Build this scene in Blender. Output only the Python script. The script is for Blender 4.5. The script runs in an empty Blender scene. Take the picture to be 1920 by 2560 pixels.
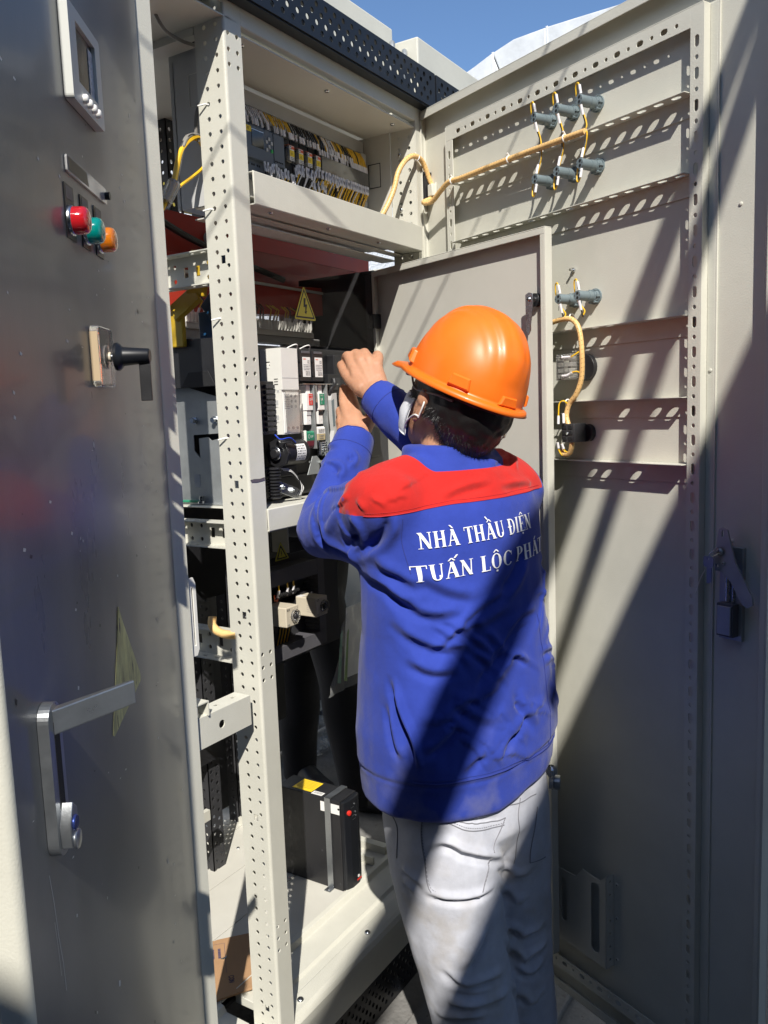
import bpy, bmesh, math, random
import numpy as np
from mathutils import Vector, Matrix, noise
from mathutils.bvhtree import BVHTree
R_ = math.radians
sc = bpy.context.scene
COL = sc.collection

# ------------------------------------------------------------ camera, sky, sun, exposure
cam = bpy.data.cameras.new('camera'); cob = bpy.data.objects.new('camera', cam); COL.objects.link(cob)
cam.sensor_fit = 'VERTICAL'; cam.sensor_height = 36.0; cam.lens = 2074.2 / 2560 * 36.0
cam.clip_start = 0.02; cam.clip_end = 400
_r = Vector((0.53037479, -0.84697854, -0.03646836)); _u = Vector((0.1243156, 0.03514978, 0.99161995)); _f = Vector((0.83859896, 0.53046381, -0.1239352))
m = Matrix((_r, _u, -_f)).transposed().to_4x4(); m.translation = Vector((0, -1.15, 1.55)); cob.matrix_world = m
sc.camera = cob
SUN_AZ, SUN_EL = 214.3, 43.0
S = Vector((math.cos(R_(SUN_AZ)) * math.cos(R_(SUN_EL)), math.sin(R_(SUN_AZ)) * math.cos(R_(SUN_EL)), math.sin(R_(SUN_EL))))
w = bpy.data.worlds.new('World'); sc.world = w; w.use_nodes = True
nt = w.node_tree; nt.nodes.clear()
sky = nt.nodes.new('ShaderNodeTexSky'); sky.sky_type = 'NISHITA'; sky.sun_disc = False
sky.sun_elevation = R_(SUN_EL); sky.sun_rotation = R_(90 - SUN_AZ); sky.air_density = 1.0; sky.dust_density = 0.3; sky.ozone_density = 6.0
bg = nt.nodes.new('ShaderNodeBackground'); bg.inputs[1].default_value = 0.11
wo = nt.nodes.new('ShaderNodeOutputWorld'); nt.links.new(sky.outputs[0], bg.inputs[0]); nt.links.new(bg.outputs[0], wo.inputs[0])
sl = bpy.data.lights.new('sun', 'SUN'); sl.energy = 5.0; sl.angle = R_(0.53); sl.color = (1.0, 0.955, 0.88)
so = bpy.data.objects.new('sun', sl); COL.objects.link(so); so.rotation_euler = S.to_track_quat('Z', 'Y').to_euler()
sc.view_settings.view_transform = 'Standard'; sc.view_settings.look = 'None'; sc.view_settings.exposure = 0.43; sc.view_settings.gamma = 1.0
sc.view_settings.use_curve_mapping = False

# ------------------------------------------------------------ materials
def mat(name, col, rough=0.5, metal=0.0, bump=0.0, bscale=300.0, var=0.0, vscale=6.0, trans=0.0, alpha=1.0, coat=0.0, ior=1.5, speck=None, stretch=None, spec=0.5, bdist=0.001, sss=0.0, sheen=0.0):
    M = bpy.data.materials.new(name); M.use_nodes = True; n = M.node_tree; b = n.nodes['Principled BSDF']
    c = (*col, 1.0); b.inputs['Base Color'].default_value = c; b.inputs['Roughness'].default_value = rough; b.inputs['Metallic'].default_value = metal
    b.inputs['IOR'].default_value = ior; b.inputs['Transmission Weight'].default_value = trans; b.inputs['Alpha'].default_value = alpha
    b.inputs['Coat Weight'].default_value = coat; b.inputs['Coat Roughness'].default_value = 0.08; b.inputs['Specular IOR Level'].default_value = spec
    if sss: b.inputs['Subsurface Weight'].default_value = sss; b.inputs['Subsurface Radius'].default_value = (0.02, 0.008, 0.004); b.inputs['Subsurface Scale'].default_value = 0.4
    if sheen: b.inputs['Sheen Weight'].default_value = sheen; b.inputs['Sheen Roughness'].default_value = 0.5
    tc = n.nodes.new('ShaderNodeTexCoord'); mp = n.nodes.new('ShaderNodeMapping'); n.links.new(tc.outputs['Object'], mp.inputs[0])
    if stretch: mp.inputs['Scale'].default_value = stretch
    last = None
    if var:
        t = n.nodes.new('ShaderNodeTexNoise'); t.inputs['Scale'].default_value = vscale; t.inputs['Detail'].default_value = 6; t.inputs['Roughness'].default_value = 0.65
        n.links.new(mp.outputs[0], t.inputs['Vector'])
        r = n.nodes.new('ShaderNodeValToRGB'); r.color_ramp.elements[0].position = 0.3; r.color_ramp.elements[1].position = 0.7
        r.color_ramp.elements[0].color = (*[max(0, k * (1 - var)) for k in col], 1); r.color_ramp.elements[1].color = (*[min(1, k * (1 + var * 0.6)) for k in col], 1)
        n.links.new(t.outputs['Fac'], r.inputs['Fac']); n.links.new(r.outputs['Color'], b.inputs['Base Color']); last = r.outputs['Color']
        ma = n.nodes.new('ShaderNodeMapRange'); ma.inputs['From Min'].default_value = 0.3; ma.inputs['From Max'].default_value = 0.7
        ma.inputs['To Min'].default_value = max(0.02, rough - 0.07); ma.inputs['To Max'].default_value = min(1, rough + 0.07)
        n.links.new(t.outputs['Fac'], ma.inputs['Value']); n.links.new(ma.outputs[0], b.inputs['Roughness'])
    if speck:
        sccol, ssc, thr = speck
        t = n.nodes.new('ShaderNodeTexNoise'); t.inputs['Scale'].default_value = ssc; t.inputs['Detail'].default_value = 4; n.links.new(mp.outputs[0], t.inputs['Vector'])
        r = n.nodes.new('ShaderNodeValToRGB'); r.color_ramp.elements[0].position = thr; r.color_ramp.elements[1].position = thr + 0.03
        n.links.new(t.outputs['Fac'], r.inputs['Fac'])
        mx = n.nodes.new('ShaderNodeMix'); mx.data_type = 'RGBA'; mx.inputs[7].default_value = (*sccol, 1)
        n.links.new(r.outputs['Color'], mx.inputs[0])
        if last: n.links.new(last, mx.inputs[6])
        else: mx.inputs[6].default_value = c
        n.links.new(mx.outputs[2], b.inputs['Base Color'])
    if bump:
        t = n.nodes.new('ShaderNodeTexNoise'); t.inputs['Scale'].default_value = bscale; t.inputs['Detail'].default_value = 3; n.links.new(mp.outputs[0], t.inputs['Vector'])
        bp = n.nodes.new('ShaderNodeBump'); bp.inputs['Strength'].default_value = bump; bp.inputs['Distance'].default_value = bdist
        n.links.new(t.outputs['Fac'], bp.inputs['Height']); n.links.new(bp.outputs[0], b.inputs['Normal'])
    return M
CR = (0.585, 0.575, 0.50)
PAINT = mat('cream_powder_coat', CR, 0.42, bump=0.45, bscale=330, var=0.09, vscale=4, bdist=0.0008, speck=((0.30, 0.28, 0.23), 38, 0.775))
PAINT2 = mat('cream_painted_sheet', (0.555, 0.54, 0.48), 0.38, bump=0.18, bscale=500, var=0.06, vscale=5, bdist=0.0006, speck=((0.25, 0.23, 0.19), 60, 0.80))
DOORP = mat('shade_darkened_door_paint', (0.16, 0.16, 0.16), 0.32, bump=0.25, bscale=520, var=0.34, vscale=3.2, coat=0.15, stretch=(1, 1, 0.35), bdist=0.0005, speck=((0.7, 0.7, 0.68), 75, 0.765))  # cream door paint with its shade put into a darker base colour
BLK = mat('black_gloss_paint', (0.009, 0.010, 0.013), 0.38, coat=0.05, spec=0.35, bump=0.1, bscale=60)
BLKM = mat('black_plastic', (0.016, 0.016, 0.018), 0.42, bump=0.15, bscale=400, var=0.2, vscale=20)
BLKD = mat('black_recess', (0.01, 0.01, 0.011), 0.7)
DGREY = mat('charcoal_plastic', (0.035, 0.035, 0.038), 0.5, var=0.15, vscale=20)
GREYP = mat('grey_blue_plastic', (0.15, 0.19, 0.205), 0.42, var=0.1, vscale=30)
DUCT = mat('grey_pvc_duct', (0.48, 0.48, 0.47), 0.5, var=0.08, vscale=10)
DUCTD = mat('dark_pvc_duct', (0.09, 0.088, 0.098), 0.5, var=0.1, vscale=10)
WHT = mat('white_plastic', (0.78, 0.77, 0.74), 0.35, var=0.03, vscale=20)
WHT2 = mat('off_white_plastic', (0.72, 0.71, 0.66), 0.38, var=0.04, vscale=20)
PAPER = mat('white_marker_sleeve', (0.75, 0.73, 0.74), 0.5)
INK = mat('black_ink', (0.02, 0.02, 0.025), 0.5)
INKG = mat('grey_ink', (0.18, 0.18, 0.2), 0.6)
BEIGE = mat('beige_plastic', (0.55, 0.49, 0.38), 0.42, var=0.04, vscale=20)
ZINC = mat('galvanised_steel', (0.38, 0.40, 0.40), 0.45, metal=0.6, var=0.22, vscale=9, bump=0.1, bscale=50)
STEEL = mat('bright_steel', (0.62, 0.64, 0.66), 0.25, metal=1.0, var=0.08, vscale=20)
SATIN = mat('satin_zinc_handle', (0.40, 0.42, 0.44), 0.33, metal=0.9, var=0.1, vscale=30, bump=0.1, bscale=300)
YEL = mat('yellow_wire', (0.80, 0.48, 0.02), 0.35, spec=0.6)
YELD = mat('yellow_plastic', (0.72, 0.47, 0.02), 0.45)
WIREB = mat('black_wire', (0.012, 0.012, 0.014), 0.35)
WIREG = mat('grey_cable', (0.20, 0.19, 0.17), 0.45)
CONDUIT = mat('tan_spiral_sleeve', (0.78, 0.50, 0.20), 0.4, var=0.12, vscale=60)
REDP = mat('red_plastic', (0.62, 0.03, 0.02), 0.35)
ORP = mat('orange_red_print', (0.75, 0.13, 0.05), 0.5)
GRNP = mat('green_plastic', (0.02, 0.22, 0.12), 0.35)
MAR = mat('maroon_plastic', (0.16, 0.015, 0.03), 0.35)
BUSR = mat('red_insulated_busbar', (0.42, 0.035, 0.018), 0.4, var=0.15, vscale=8)
BUSY = mat('yellow_insulated_busbar', (0.50, 0.33, 0.02), 0.4, var=0.1, vscale=8)
BUSB = mat('blue_insulated_busbar', (0.012, 0.07, 0.17), 0.4)
LENSR = mat('red_lens', (0.75, 0.02, 0.03), 0.08, trans=0.45, coat=1.0)
LENSG = mat('green_lens', (0.0, 0.36, 0.32), 0.08, trans=0.45, coat=1.0)
LENSO = mat('amber_lens', (0.9, 0.26, 0.01), 0.08, trans=0.45, coat=1.0)
SCREEN = mat('dark_display_glass', (0.05, 0.052, 0.045), 0.12, var=0.3, vscale=30, coat=0.5)
GLASSC = mat('clear_plastic_cover', (0.92, 0.90, 0.86), 0.06, trans=0.92, ior=1.45)
CARD = mat('brown_cardboard', (0.40, 0.235, 0.12), 0.75, var=0.08, vscale=12, bump=0.2, bscale=150)
CONC = mat('rough_concrete', (0.19, 0.185, 0.175), 0.85, var=0.3, vscale=7, bump=0.9, bscale=60, bdist=0.004, speck=((0.12, 0.11, 0.10), 40, 0.66))
WALLM = mat('white_stucco', (0.74, 0.75, 0.76), 0.9, bump=1.0, bscale=45, bdist=0.01)
YWOOL = mat('yellow_panel', (0.32, 0.27, 0.05), 0.8, var=0.2, vscale=6)
GALV = mat('weathered_aluminium_cladding', (0.62, 0.64, 0.65), 0.5, metal=0.25, var=0.2, vscale=5, bump=0.4, bscale=12, bdist=0.01)
LABELY = mat('yellow_label', (0.85, 0.60, 0.02), 0.45)
WARN = mat('warning_yellow', (0.62, 0.56, 0.05), 0.4)
TAPE = mat('adhesive_tape_roll', (0.45, 0.38, 0.22), 0.4)

# ------------------------------------------------------------ mesh helpers
def link(ob, parent=None):
    COL.objects.link(ob)
    if parent: ob.parent = parent
    return ob
def tag(o, label=None, cat=None, group=None, kind=None):
    if label: o['label'] = label
    if cat: o['category'] = cat
    if group: o['group'] = group
    if kind: o['kind'] = kind
    return o
def empty(name, loc=(0, 0, 0), rz=0.0, label=None, cat=None, group=None, parent=None):
    o = bpy.data.objects.new(name, None); o.empty_display_size = 0.05; o.location = loc; o.rotation_euler = (0, 0, R_(rz)); link(o, parent)
    return tag(o, label, cat, group)
def circ(cx, cy, r, n=14, ry=None, a0=0.13):
    ry = ry or r
    return [(cx + r * math.cos(a0 + 2 * math.pi * i / n), cy + ry * math.sin(a0 + 2 * math.pi * i / n)) for i in range(n)]
def slot(cx, cy, L, W, n=7, vert=True):
    pts = []
    for sgn, a0 in ((1, 0), (-1, math.pi)):
        for i in range(n): 
            a = a0 + math.pi * i / (n - 1); pts.append((W / 2 * math.cos(a), sgn * (L - W) / 2 + W / 2 * math.sin(a)))
    return [(cx + p[0], cy + p[1]) if vert else (cx - p[1], cy + p[0]) for p in pts]
def rect(x0, y0, x1, y1): return [(x0, y0), (x1, y0), (x1, y1), (x0, y1)]
def rrect(x0, y0, x1, y1, r, n=5):
    pts = []
    for cx, cy, a in ((x1 - r, y0 + r, -90), (x1 - r, y1 - r, 0), (x0 + r, y1 - r, 90), (x0 + r, y0 + r, 180)):
        for i in range(n): 
            t = R_(a + 90 * i / (n - 1)); pts.append((cx + r * math.cos(t), cy + r * math.sin(t)))
    return pts
# frames for 2D plates: columns (u axis, v axis, normal)
def FR(u, v, o=(0, 0, 0)):
    u = Vector(u).normalized(); v = Vector(v).normalized(); nrm = u.cross(v)
    M4 = Matrix((u, v, nrm)).transposed().to_4x4(); M4.translation = Vector(o); return M4
XZ = lambda y=0: FR((1, 0, 0), (0, 0, 1), (0, y, 0))       # normal -y
YZ = lambda x=0: FR((0, 1, 0), (0, 0, 1), (x, 0, 0))       # normal +x
XY = lambda z=0: FR((1, 0, 0), (0, 1, 0), (0, 0, z))       # normal +z
class B:
    def __init__(s): s.v = []; s.f = []; s.mi = []; s.mats = []; s.sm = []
    def m(s, M):
        if M not in s.mats: s.mats.append(M)
        return s.mats.index(M)
    def add(s, vs, fs, M, smooth=False):
        o = len(s.v); s.v += [tuple(x) for x in vs]; k = s.m(M)
        for f in fs: s.f.append([o + i for i in f]); s.mi.append(k); s.sm.append(smooth)
        return s
    def box(s, x0, x1, y0, y1, z0, z1, M, T=None):
        x0, x1 = sorted((x0, x1)); y0, y1 = sorted((y0, y1)); z0, z1 = sorted((z0, z1))
        v = [(x, y, z) for x in (x0, x1) for y in (y0, y1) for z in (z0, z1)]
        if T: v = [T @ Vector(p) for p in v]
        return s.add(v, [(0, 1, 3, 2), (4, 6, 7, 5), (0, 4, 5, 1), (2, 3, 7, 6), (0, 2, 6, 4), (1, 5, 7, 3)], M)
    def prism(s, poly, T, d0, d1, M, smooth=False):
        n = len(poly); v = [T @ Vector((p[0], p[1], d)) for d in (d0, d1) for p in poly]
        f = [tuple(reversed(range(n))), tuple(range(n, 2 * n))]; s.add(v, f, M)
        return s.add(v, [(i, (i + 1) % n, n + (i + 1) % n, n + i) for i in range(n)], M, smooth)
    def plate(s, outer, holes, T, d0, d1, M):
        if len(holes) > 7 and len(outer) == 4 and len({round(p[0], 7) for p in outer}) == 2:      # tall perforated strips are filled in short runs
            ax = 0 if abs(outer[2][0] - outer[0][0]) > abs(outer[2][1] - outer[0][1]) else 1
            iv = sorted((min(p[ax] for p in h), max(p[ax] for p in h), i) for i, h in enumerate(holes)); runs = []; cur = []; hi = None
            lo = outer[0][ax]; end = outer[2][ax]
            for a, b_, i in iv:
                if cur and a > hi + 1e-4 and len(cur) >= 6: runs.append((cur, (hi + a) / 2)); cur = []
                cur.append(i); hi = b_ if not cur[:-1] else max(hi, b_)
            runs.append((cur, end))
            for ids, e in runs:
                o = [list(p) for p in outer]
                for p in o: p[ax] = lo if abs(p[ax] - outer[0][ax]) < 1e-7 else e
                s._plate([tuple(p) for p in o], [holes[i] for i in ids], T, d0, d1, M); lo = e
            return s
        return s._plate(outer, holes, T, d0, d1, M)
    def _plate(s, outer, holes, T, d0, d1, M):
        cu = bpy.data.curves.new('tmp', 'CURVE'); cu.dimensions = '2D'; cu.fill_mode = 'BOTH'; cu.extrude = abs(d1 - d0) / 2 * 10
        for poly in [outer] + list(holes):
            sp = cu.splines.new('POLY'); sp.points.add(len(poly) - 1); sp.use_cyclic_u = True
            for i, p in enumerate(poly): sp.points[i].co = (p[0] * 10, p[1] * 10, 0, 1)
        ob = bpy.data.objects.new('tmp', cu); COL.objects.link(ob); bpy.context.view_layer.update()
        me = bpy.data.meshes.new_from_object(ob.evaluated_get(bpy.context.evaluated_depsgraph_get()))
        c = (d0 + d1) / 2; vs = [T @ Vector((q.co[0] / 10, q.co[1] / 10, q.co[2] / 10 + c)) for q in me.vertices]
        s.add(vs, [tuple(p.vertices) for p in me.polygons], M)
        bpy.data.objects.remove(ob); bpy.data.curves.remove(cu); bpy.data.meshes.remove(me); return s
    def cyl(s, p0, p1, r0, M, r1=None, n=16, cap=True):
        r1 = r0 if r1 is None else r1; p0 = Vector(p0); p1 = Vector(p1); q = (p1 - p0).to_track_quat('Z', 'Y')
        v = []
        for p, r in ((p0, r0), (p1, r1)):
            for i in range(n): a = 2 * math.pi * i / n; v.append(p + q @ Vector((r * math.cos(a), r * math.sin(a), 0)))
        s.add(v, [(i, (i + 1) % n, n + (i + 1) % n, n + i) for i in range(n)], M, True)
        if cap: s.add(v[:n], [tuple(reversed(range(n)))], M); s.add(v[n:], [tuple(range(n))], M)
        return s
    def lathe(s, p0, ax, prof, M, n=20):
        p0 = Vector(p0); q = Vector(ax).normalized().to_track_quat('Z', 'Y'); v = []
        for (h, r) in prof:
            for i in range(n): a = 2 * math.pi * i / n; v.append(p0 + q @ Vector((r * math.cos(a), r * math.sin(a), h)))
        k = len(prof); f = [(j * n + i, j * n + (i + 1) % n, (j + 1) * n + (i + 1) % n, (j + 1) * n + i) for j in range(k - 1) for i in range(n)]
        f += [tuple(range((k - 1) * n, k * n))]; return s.add(v, f, M, True)
    def tube(s, pts, r, M, n=8, rr=None):
        P = [Vector(p) for p in pts]; v = []; up = None
        for i, p in enumerate(P):
            t = (P[min(i + 1, len(P) - 1)] - P[max(i - 1, 0)]).normalized()
            if up is None:
                up = Vector((0, 0, 1)) if abs(t.z) < 0.9 else Vector((1, 0, 0))
            a = (up - t * up.dot(t)).normalized(); b = t.cross(a); up = a
            rad = rr[i] if rr else r
            for k in range(n): an = 2 * math.pi * k / n; v.append(p + (a * math.cos(an) + b * math.sin(an)) * rad)
        L = len(P); f = [(j * n + i, j * n + (i + 1) % n, (j + 1) * n + (i + 1) % n, (j + 1) * n + i) for j in range(L - 1) for i in range(n)]
        f += [tuple(reversed(range(n))), tuple(range((L - 1) * n, L * n))]; return s.add(v, f, M, True)
    def build(s, name, parent=None, bevel=0.0, seg=2, rz=None):
        me = bpy.data.meshes.new(name); me.from_pydata(s.v, [], s.f)
        for M in s.mats: me.materials.append(M)
        me.polygons.foreach_set('material_index', s.mi); me.polygons.foreach_set('use_smooth', s.sm); me.update()
        if bevel or any(s.sm):
            bm = bmesh.new(); bm.from_mesh(me); bmesh.ops.remove_doubles(bm, verts=bm.verts, dist=1e-6); bmesh.ops.recalc_face_normals(bm, faces=bm.faces)
            bm.to_mesh(me); bm.free()
            if any(s.sm): me.set_sharp_from_angle(angle=R_(42))
        o = bpy.data.objects.new(name, me); link(o, parent)
        if bevel:
            bv = o.modifiers.new('bevel', 'BEVEL'); bv.width = bevel; bv.segments = seg; bv.limit_method = 'ANGLE'; bv.angle_limit = R_(50); bv.harden_normals = False
        return o
def spl(pts, n=8):
    P = [Vector(p) for p in pts]; P = [P[0] * 2 - P[1]] + P + [P[-1] * 2 - P[-2]]; out = []
    for i in range(1, len(P) - 2):
        for k in range(n):
            t = k / n; a, b, c, d = P[i - 1:i + 3]
            out.append(0.5 * ((2 * b) + (c - a) * t + (2 * a - 5 * b + 4 * c - d) * t * t + (3 * b - a - 3 * c + d) * t ** 3))
    out.append(P[-2]); return out
rnd = random.Random(7)
def screw(parent, p, nrm, r=0.006, name='screw', M=None):
    b = B(); n = Vector(nrm).normalized(); p = Vector(p)
    b.lathe(p, n, [(0, r), (r * 0.35, r * 0.98), (r * 0.6, r * 0.75), (r * 0.68, r * 0.3)], M or STEEL, 12)
    q = n.to_track_quat('Z', 'Y')
    b.box(-r * .6, r * .6, -r * .12, r * .12, r * .6, r * .72, BLKD, Matrix.Translation(p) @ q.to_matrix().to_4x4())
    b.box(-r * .12, r * .12, -r * .6, r * .6, r * .6, r * .715, BLKD, Matrix.Translation(p) @ q.to_matrix().to_4x4())
    return b.build(name, parent)

# ------------------------------------------------------------ setting: ground, wall, things outside
GZ = -0.10
b = B(); 
b.add([(-60, -60, GZ), (60, -60, GZ), (60, 60, GZ), (-60, 60, GZ)], [(0, 1, 2, 3)], CONC)
tag(b.build('ground'), kind='structure')
b = B(); b.box(1.0, 3.2, -0.42, -0.075, GZ + 0.004, GZ + 0.03, CONC); tag(b.build('concrete_plinth', bevel=0.006), kind='structure')
b = B(); b.box(-2.5, 9, 2.6, 2.8, GZ, 4.2, WALLM); tag(b.build('white_wall'), 'white stucco wall sunlit behind the open switchboard', 'wall')
exec_parts = []
# overhead steel bars and canopy behind the camera (they cast the diagonal bands of shade)
def obar(x0, y0, x1, y1, wd, z, th):
    a = math.atan2(y1 - y0, x1 - x0); L = math.hypot(x1 - x0, y1 - y0); b_ = B()
    T = Matrix.Translation((x0, y0, z)) @ Matrix.Rotation(a, 4, 'Z'); b_.box(0, L, -wd / 2, wd / 2, -th / 2, th / 2, ZINC, T); return b_
can = empty('canopy', (-1.5, -3.4, GZ), 0, 'flat roofed steel canopy standing behind the photographer', 'canopy')
b = B(); T = Matrix.Translation((0, -1.965, 3.33)) @ Matrix.Rotation(R_(10.7), 4, 'Z'); b.box(-5.5, 0.9, -3.4, 0.0, -0.04, 0.04, GALV, T); o = b.build('roof'); o.parent = can; o.matrix_parent_inverse = can.matrix_basis.inverted()
for (px_, py_) in ((-4.6, -3.1), (-4.2, -5.6), (0.4, -5.0)):
    b = B(); b.box(px_ - .05, px_ + .05, py_ - .05, py_ + .05, GZ, 3.29, ZINC); o = b.build('post'); o.parent = can; o.matrix_parent_inverse = can.matrix_basis.inverted()
def bar4(name, x0, x1, yl, yr, z, th, label):      # bar given by the two lines of its edges, y = a + k (x - 0.2)
    b_ = B(); b_.prism([(x, a_ + k_ * (x - .2)) for x, (a_, k_) in ((x0, yr), (x1, yr), (x1, yl), (x0, yl))], XY(z), 0, th, ZINC); return tag(b_.build(name), label, 'bar', 'overhead bars behind the photographer')
bar4('overhead_bar', -4.5, 1.3, (-1.622, .19), (-1.683, .245), 3.28, .02, 'widest overhead steel bar, tapering, beside the canopy edge')
bar4('overhead_bar', -.5, 1.1, (-1.730, .32), (-1.766, .31), 3.28, .02, 'short overhead steel bar between the widest bar and the canopy')
bar4('overhead_bar', -3.0, 1.3, (-.698, -.4), (-.7025, -.4), 3.30, .004, 'thin overhead steel strip closest to the cabinet')
bar4('overhead_bar', -3.0, 1.2, (-.815, -.4), (-.8195, -.4), 3.30, .004, 'second thin overhead steel strip from the cabinet')
b = B(); b.box(-2.6, -2.4, -5.5, 5.0, GZ, 4.2, DGREY); tag(b.build('sky_block_wall'), 'dark wall added out of view to the left to block sky light', 'wall')  # unseen wall added to block the low sky and deepen the shade
b = B(); b.box(-9, 1.5, -6.4, -6.2, GZ, 3.2, DGREY); tag(b.build('rear_sky_blocker'), 'dark unseen wall added behind the canopy to cut sky light', 'wall')  # added out of view to shut out the sky behind the canopy

# ------------------------------------------------------------ the cabinet
CAB = empty('electrical_cabinet', (1.7, 0, GZ), 0, 'tall cream steel switchboard cabinet with its doors standing open', 'electrical cabinet')
CAB.matrix_world = Matrix.Translation((0, 0, 0)); CAB.location = (0, 0, 0)
TH = 0.0025
def arc_corner(b, x0, y0, r, a0, a1, z0, z1, M, n=5):
    pts = [(x0 + r * math.cos(R_(a0 + (a1 - a0) * i / n)), y0 + r * math.sin(R_(a0 + (a1 - a0) * i / n))) for i in range(n + 1)]
    v = [(p[0], p[1], z) for z in (z0, z1) for p in pts]; k = n + 1
    b.add(v, [(i, i + 1, k + i + 1, k + i) for i in range(n)], M, True)
SP = 0.0286
def perf_z(y, z0, z1, ph, r=0.0052, skip=()):
    out = []; k = math.ceil((z0 - ph) / SP)
    while ph + k * SP < z1:
        z = ph + k * SP
        if not any(abs(z - s_) < 0.012 for s_ in skip): out.append(circ(y, z, r, 12))
        k += 1
    return out
# perforated corner post between the two bays
b = B(); SQ = [1.861, 1.403, 1.122, 0.665, 0.207]
holes = perf_z(0.021, -0.05, 2.34, 2.134, 0.0043) + perf_z(0.0505, -0.05, 2.34, 2.134, 0.0047)
holes += [rect(0.029, z - 0.008, 0.041, z + 0.008) for z in SQ]
b.plate(rect(0.006, -0.06, 0.077, 2.40), holes, YZ(1.30), 0, TH, PAINT)
fh = []
for zs in ((2.288, 2.258, 2.230), (1.660, 1.631, 1.603), (1.037, 1.008, 0.980), (0.412, 0.383, 0.354)):
    for z in zs: fh += [circ(1.312, z, 0.0046, 12), circ(1.338, z, 0.0046, 12)]
b.plate(rect(1.306, -0.06, 1.351, 2.40), fh, XZ(0), 0, -TH, PAINT)
arc_corner(b, 1.306, 0.006, 0.006, 180, 270, -0.06, 2.40, PAINT)
b.box(1.3485, 1.351, TH, 0.02, -0.06, 2.40, PAINT); b.box(1.302, 1.332, 0.0745, 0.077, -0.06, 2.40, PAINT)
post = b.build('corner_post', CAB)
b = B(); T = FR((1, 0, 0.015), (0, 0, 1), (1.3035, -0.0006, 1.409))
b.prism([(0, 0.0035), (0.012, 0.0045), (0.03, 0.003), (0.0455, 0.005), (0.0455, -0.002), (0.02, -0.0035), (0.004, -0.002)], T, 0, 0.0004, mat('marker_pen', (0.10, 0.085, 0.10), 0.6)); b.build('marker_line', post)
# cable tie stubs poking out of the post
for i, (y, z) in enumerate([(0.052, 2.163), (0.055, 1.962), (0.05, 1.745), (0.052, 1.50)]):
    b = B(); b.tube([(1.303, y, z), (1.296, y + 0.004, z), (1.288, y + 0.016, z - 0.003)], 0.0018, WHT, 6); b.build('cable_tie', post)
# left (door hinge) post
b = B()
b.plate(rect(1.081, -0.06, 1.112, 2.40), [], XZ(0), 0, -TH, PAINT)
b.box(1.1095, 1.112, TH, 0.03, -0.06, 2.40, PAINT)
b.plate(rect(0.006, -0.06, 0.045, 2.40), [rect(0.006 + .008, z, 0.028, z + 0.014) for z in (1.31, 1.19, 1.06, 0.93, 0.62)], YZ(1.075), 0, TH, PAINT)
arc_corner(b, 1.081, 0.006, 0.006, 180, 270, -0.06, 2.40, PAINT)
lp = b.build('hinge_post', CAB)
b = B(); b.plate([(0, 0), (0.018, 0.0), (0.024, 0.012), (0.024, 0.142), (0.018, 0.155), (0, 0.155)], [slot(0.014, 0.078, 0.115, 0.004)], FR((1, 0, 0), (0, 0, 1), (1.112, 0.006, 1.085)), 0, -0.003, WHT2); b.build('slotted_lug', lp, 0.0006)
# right post beside the door hinge
b = B()
b.plate(rect(2.047, -0.06, 2.090, 2.35), [], XZ(0), 0, -TH, PAINT)
b.plate(rect(0.003, -0.06, 0.080, 2.35), perf_z(0.022, 0.2, 2.32, 2.134, 0.0047) + perf_z(0.052, 0.2, 2.32, 2.134, 0.0047), YZ(2.047), 0, TH, PAINT)
b.box(2.0875, 2.0905, TH, 0.05, -0.06, 2.35, PAINT)
rp = b.build('corner_post', CAB)
for z in (2.09, 2.235): screw(rp, (2.0465, 0.052, z), (-1, 0, 0), 0.005)
# top frame: header beam, ceiling sheet
b = B(); b.box(1.351, 2.047, 0.0, TH, 2.314, 2.40, PAINT); b.box(1.351, 2.047, TH, 0.02, 2.314, 2.3165, PAINT); hb = b.build('header_beam', CAB, 0.001)
b = B(); b.box(1.362, 2.046, 0.004, 0.165, 2.297, 2.2995, PAINT2); cs = b.build('ceiling_sheet', CAB)
for x, y in ((1.386, 0.03), (1.69, 0.035), (1.985, 0.035)): screw(cs, (x, y, 2.297), (0, 0, -1), 0.0065)
# shelf: front beam with folded lips, floor, underside
b = B(); b.box(1.353, 2.045, -0.012, -0.0095, 1.972, 2.037, PAINT); b.box(1.353, 2.045, -0.0095, 0.006, 2.0345, 2.037, PAINT); b.box(1.353, 2.045, -0.0095, 0.05, 1.972, 1.9745, PAINT)
sb = b.build('shelf_beam', CAB, 0.0015)
b = B(); b.box(1.362, 2.046, 0.006, 0.165, 1.99, 1.9925, PAINT2); b.box(1.362, 2.046, 0.05, 0.075, 1.966, 1.9685, PAINT2); b.box(1.362, 2.046, 0.075, 0.12, 1.955, 1.9575, PAINT2); b.box(1.362, 2.046, 0.12, 0.165, 1.966, 1.9685, PAINT2); b.build('shelf_floor', CAB)
for x in (1.43, 1.64, 1.86): screw(sb, (x, 0.012, 1.972), (0, 0, -1), 0.0055)
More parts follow.
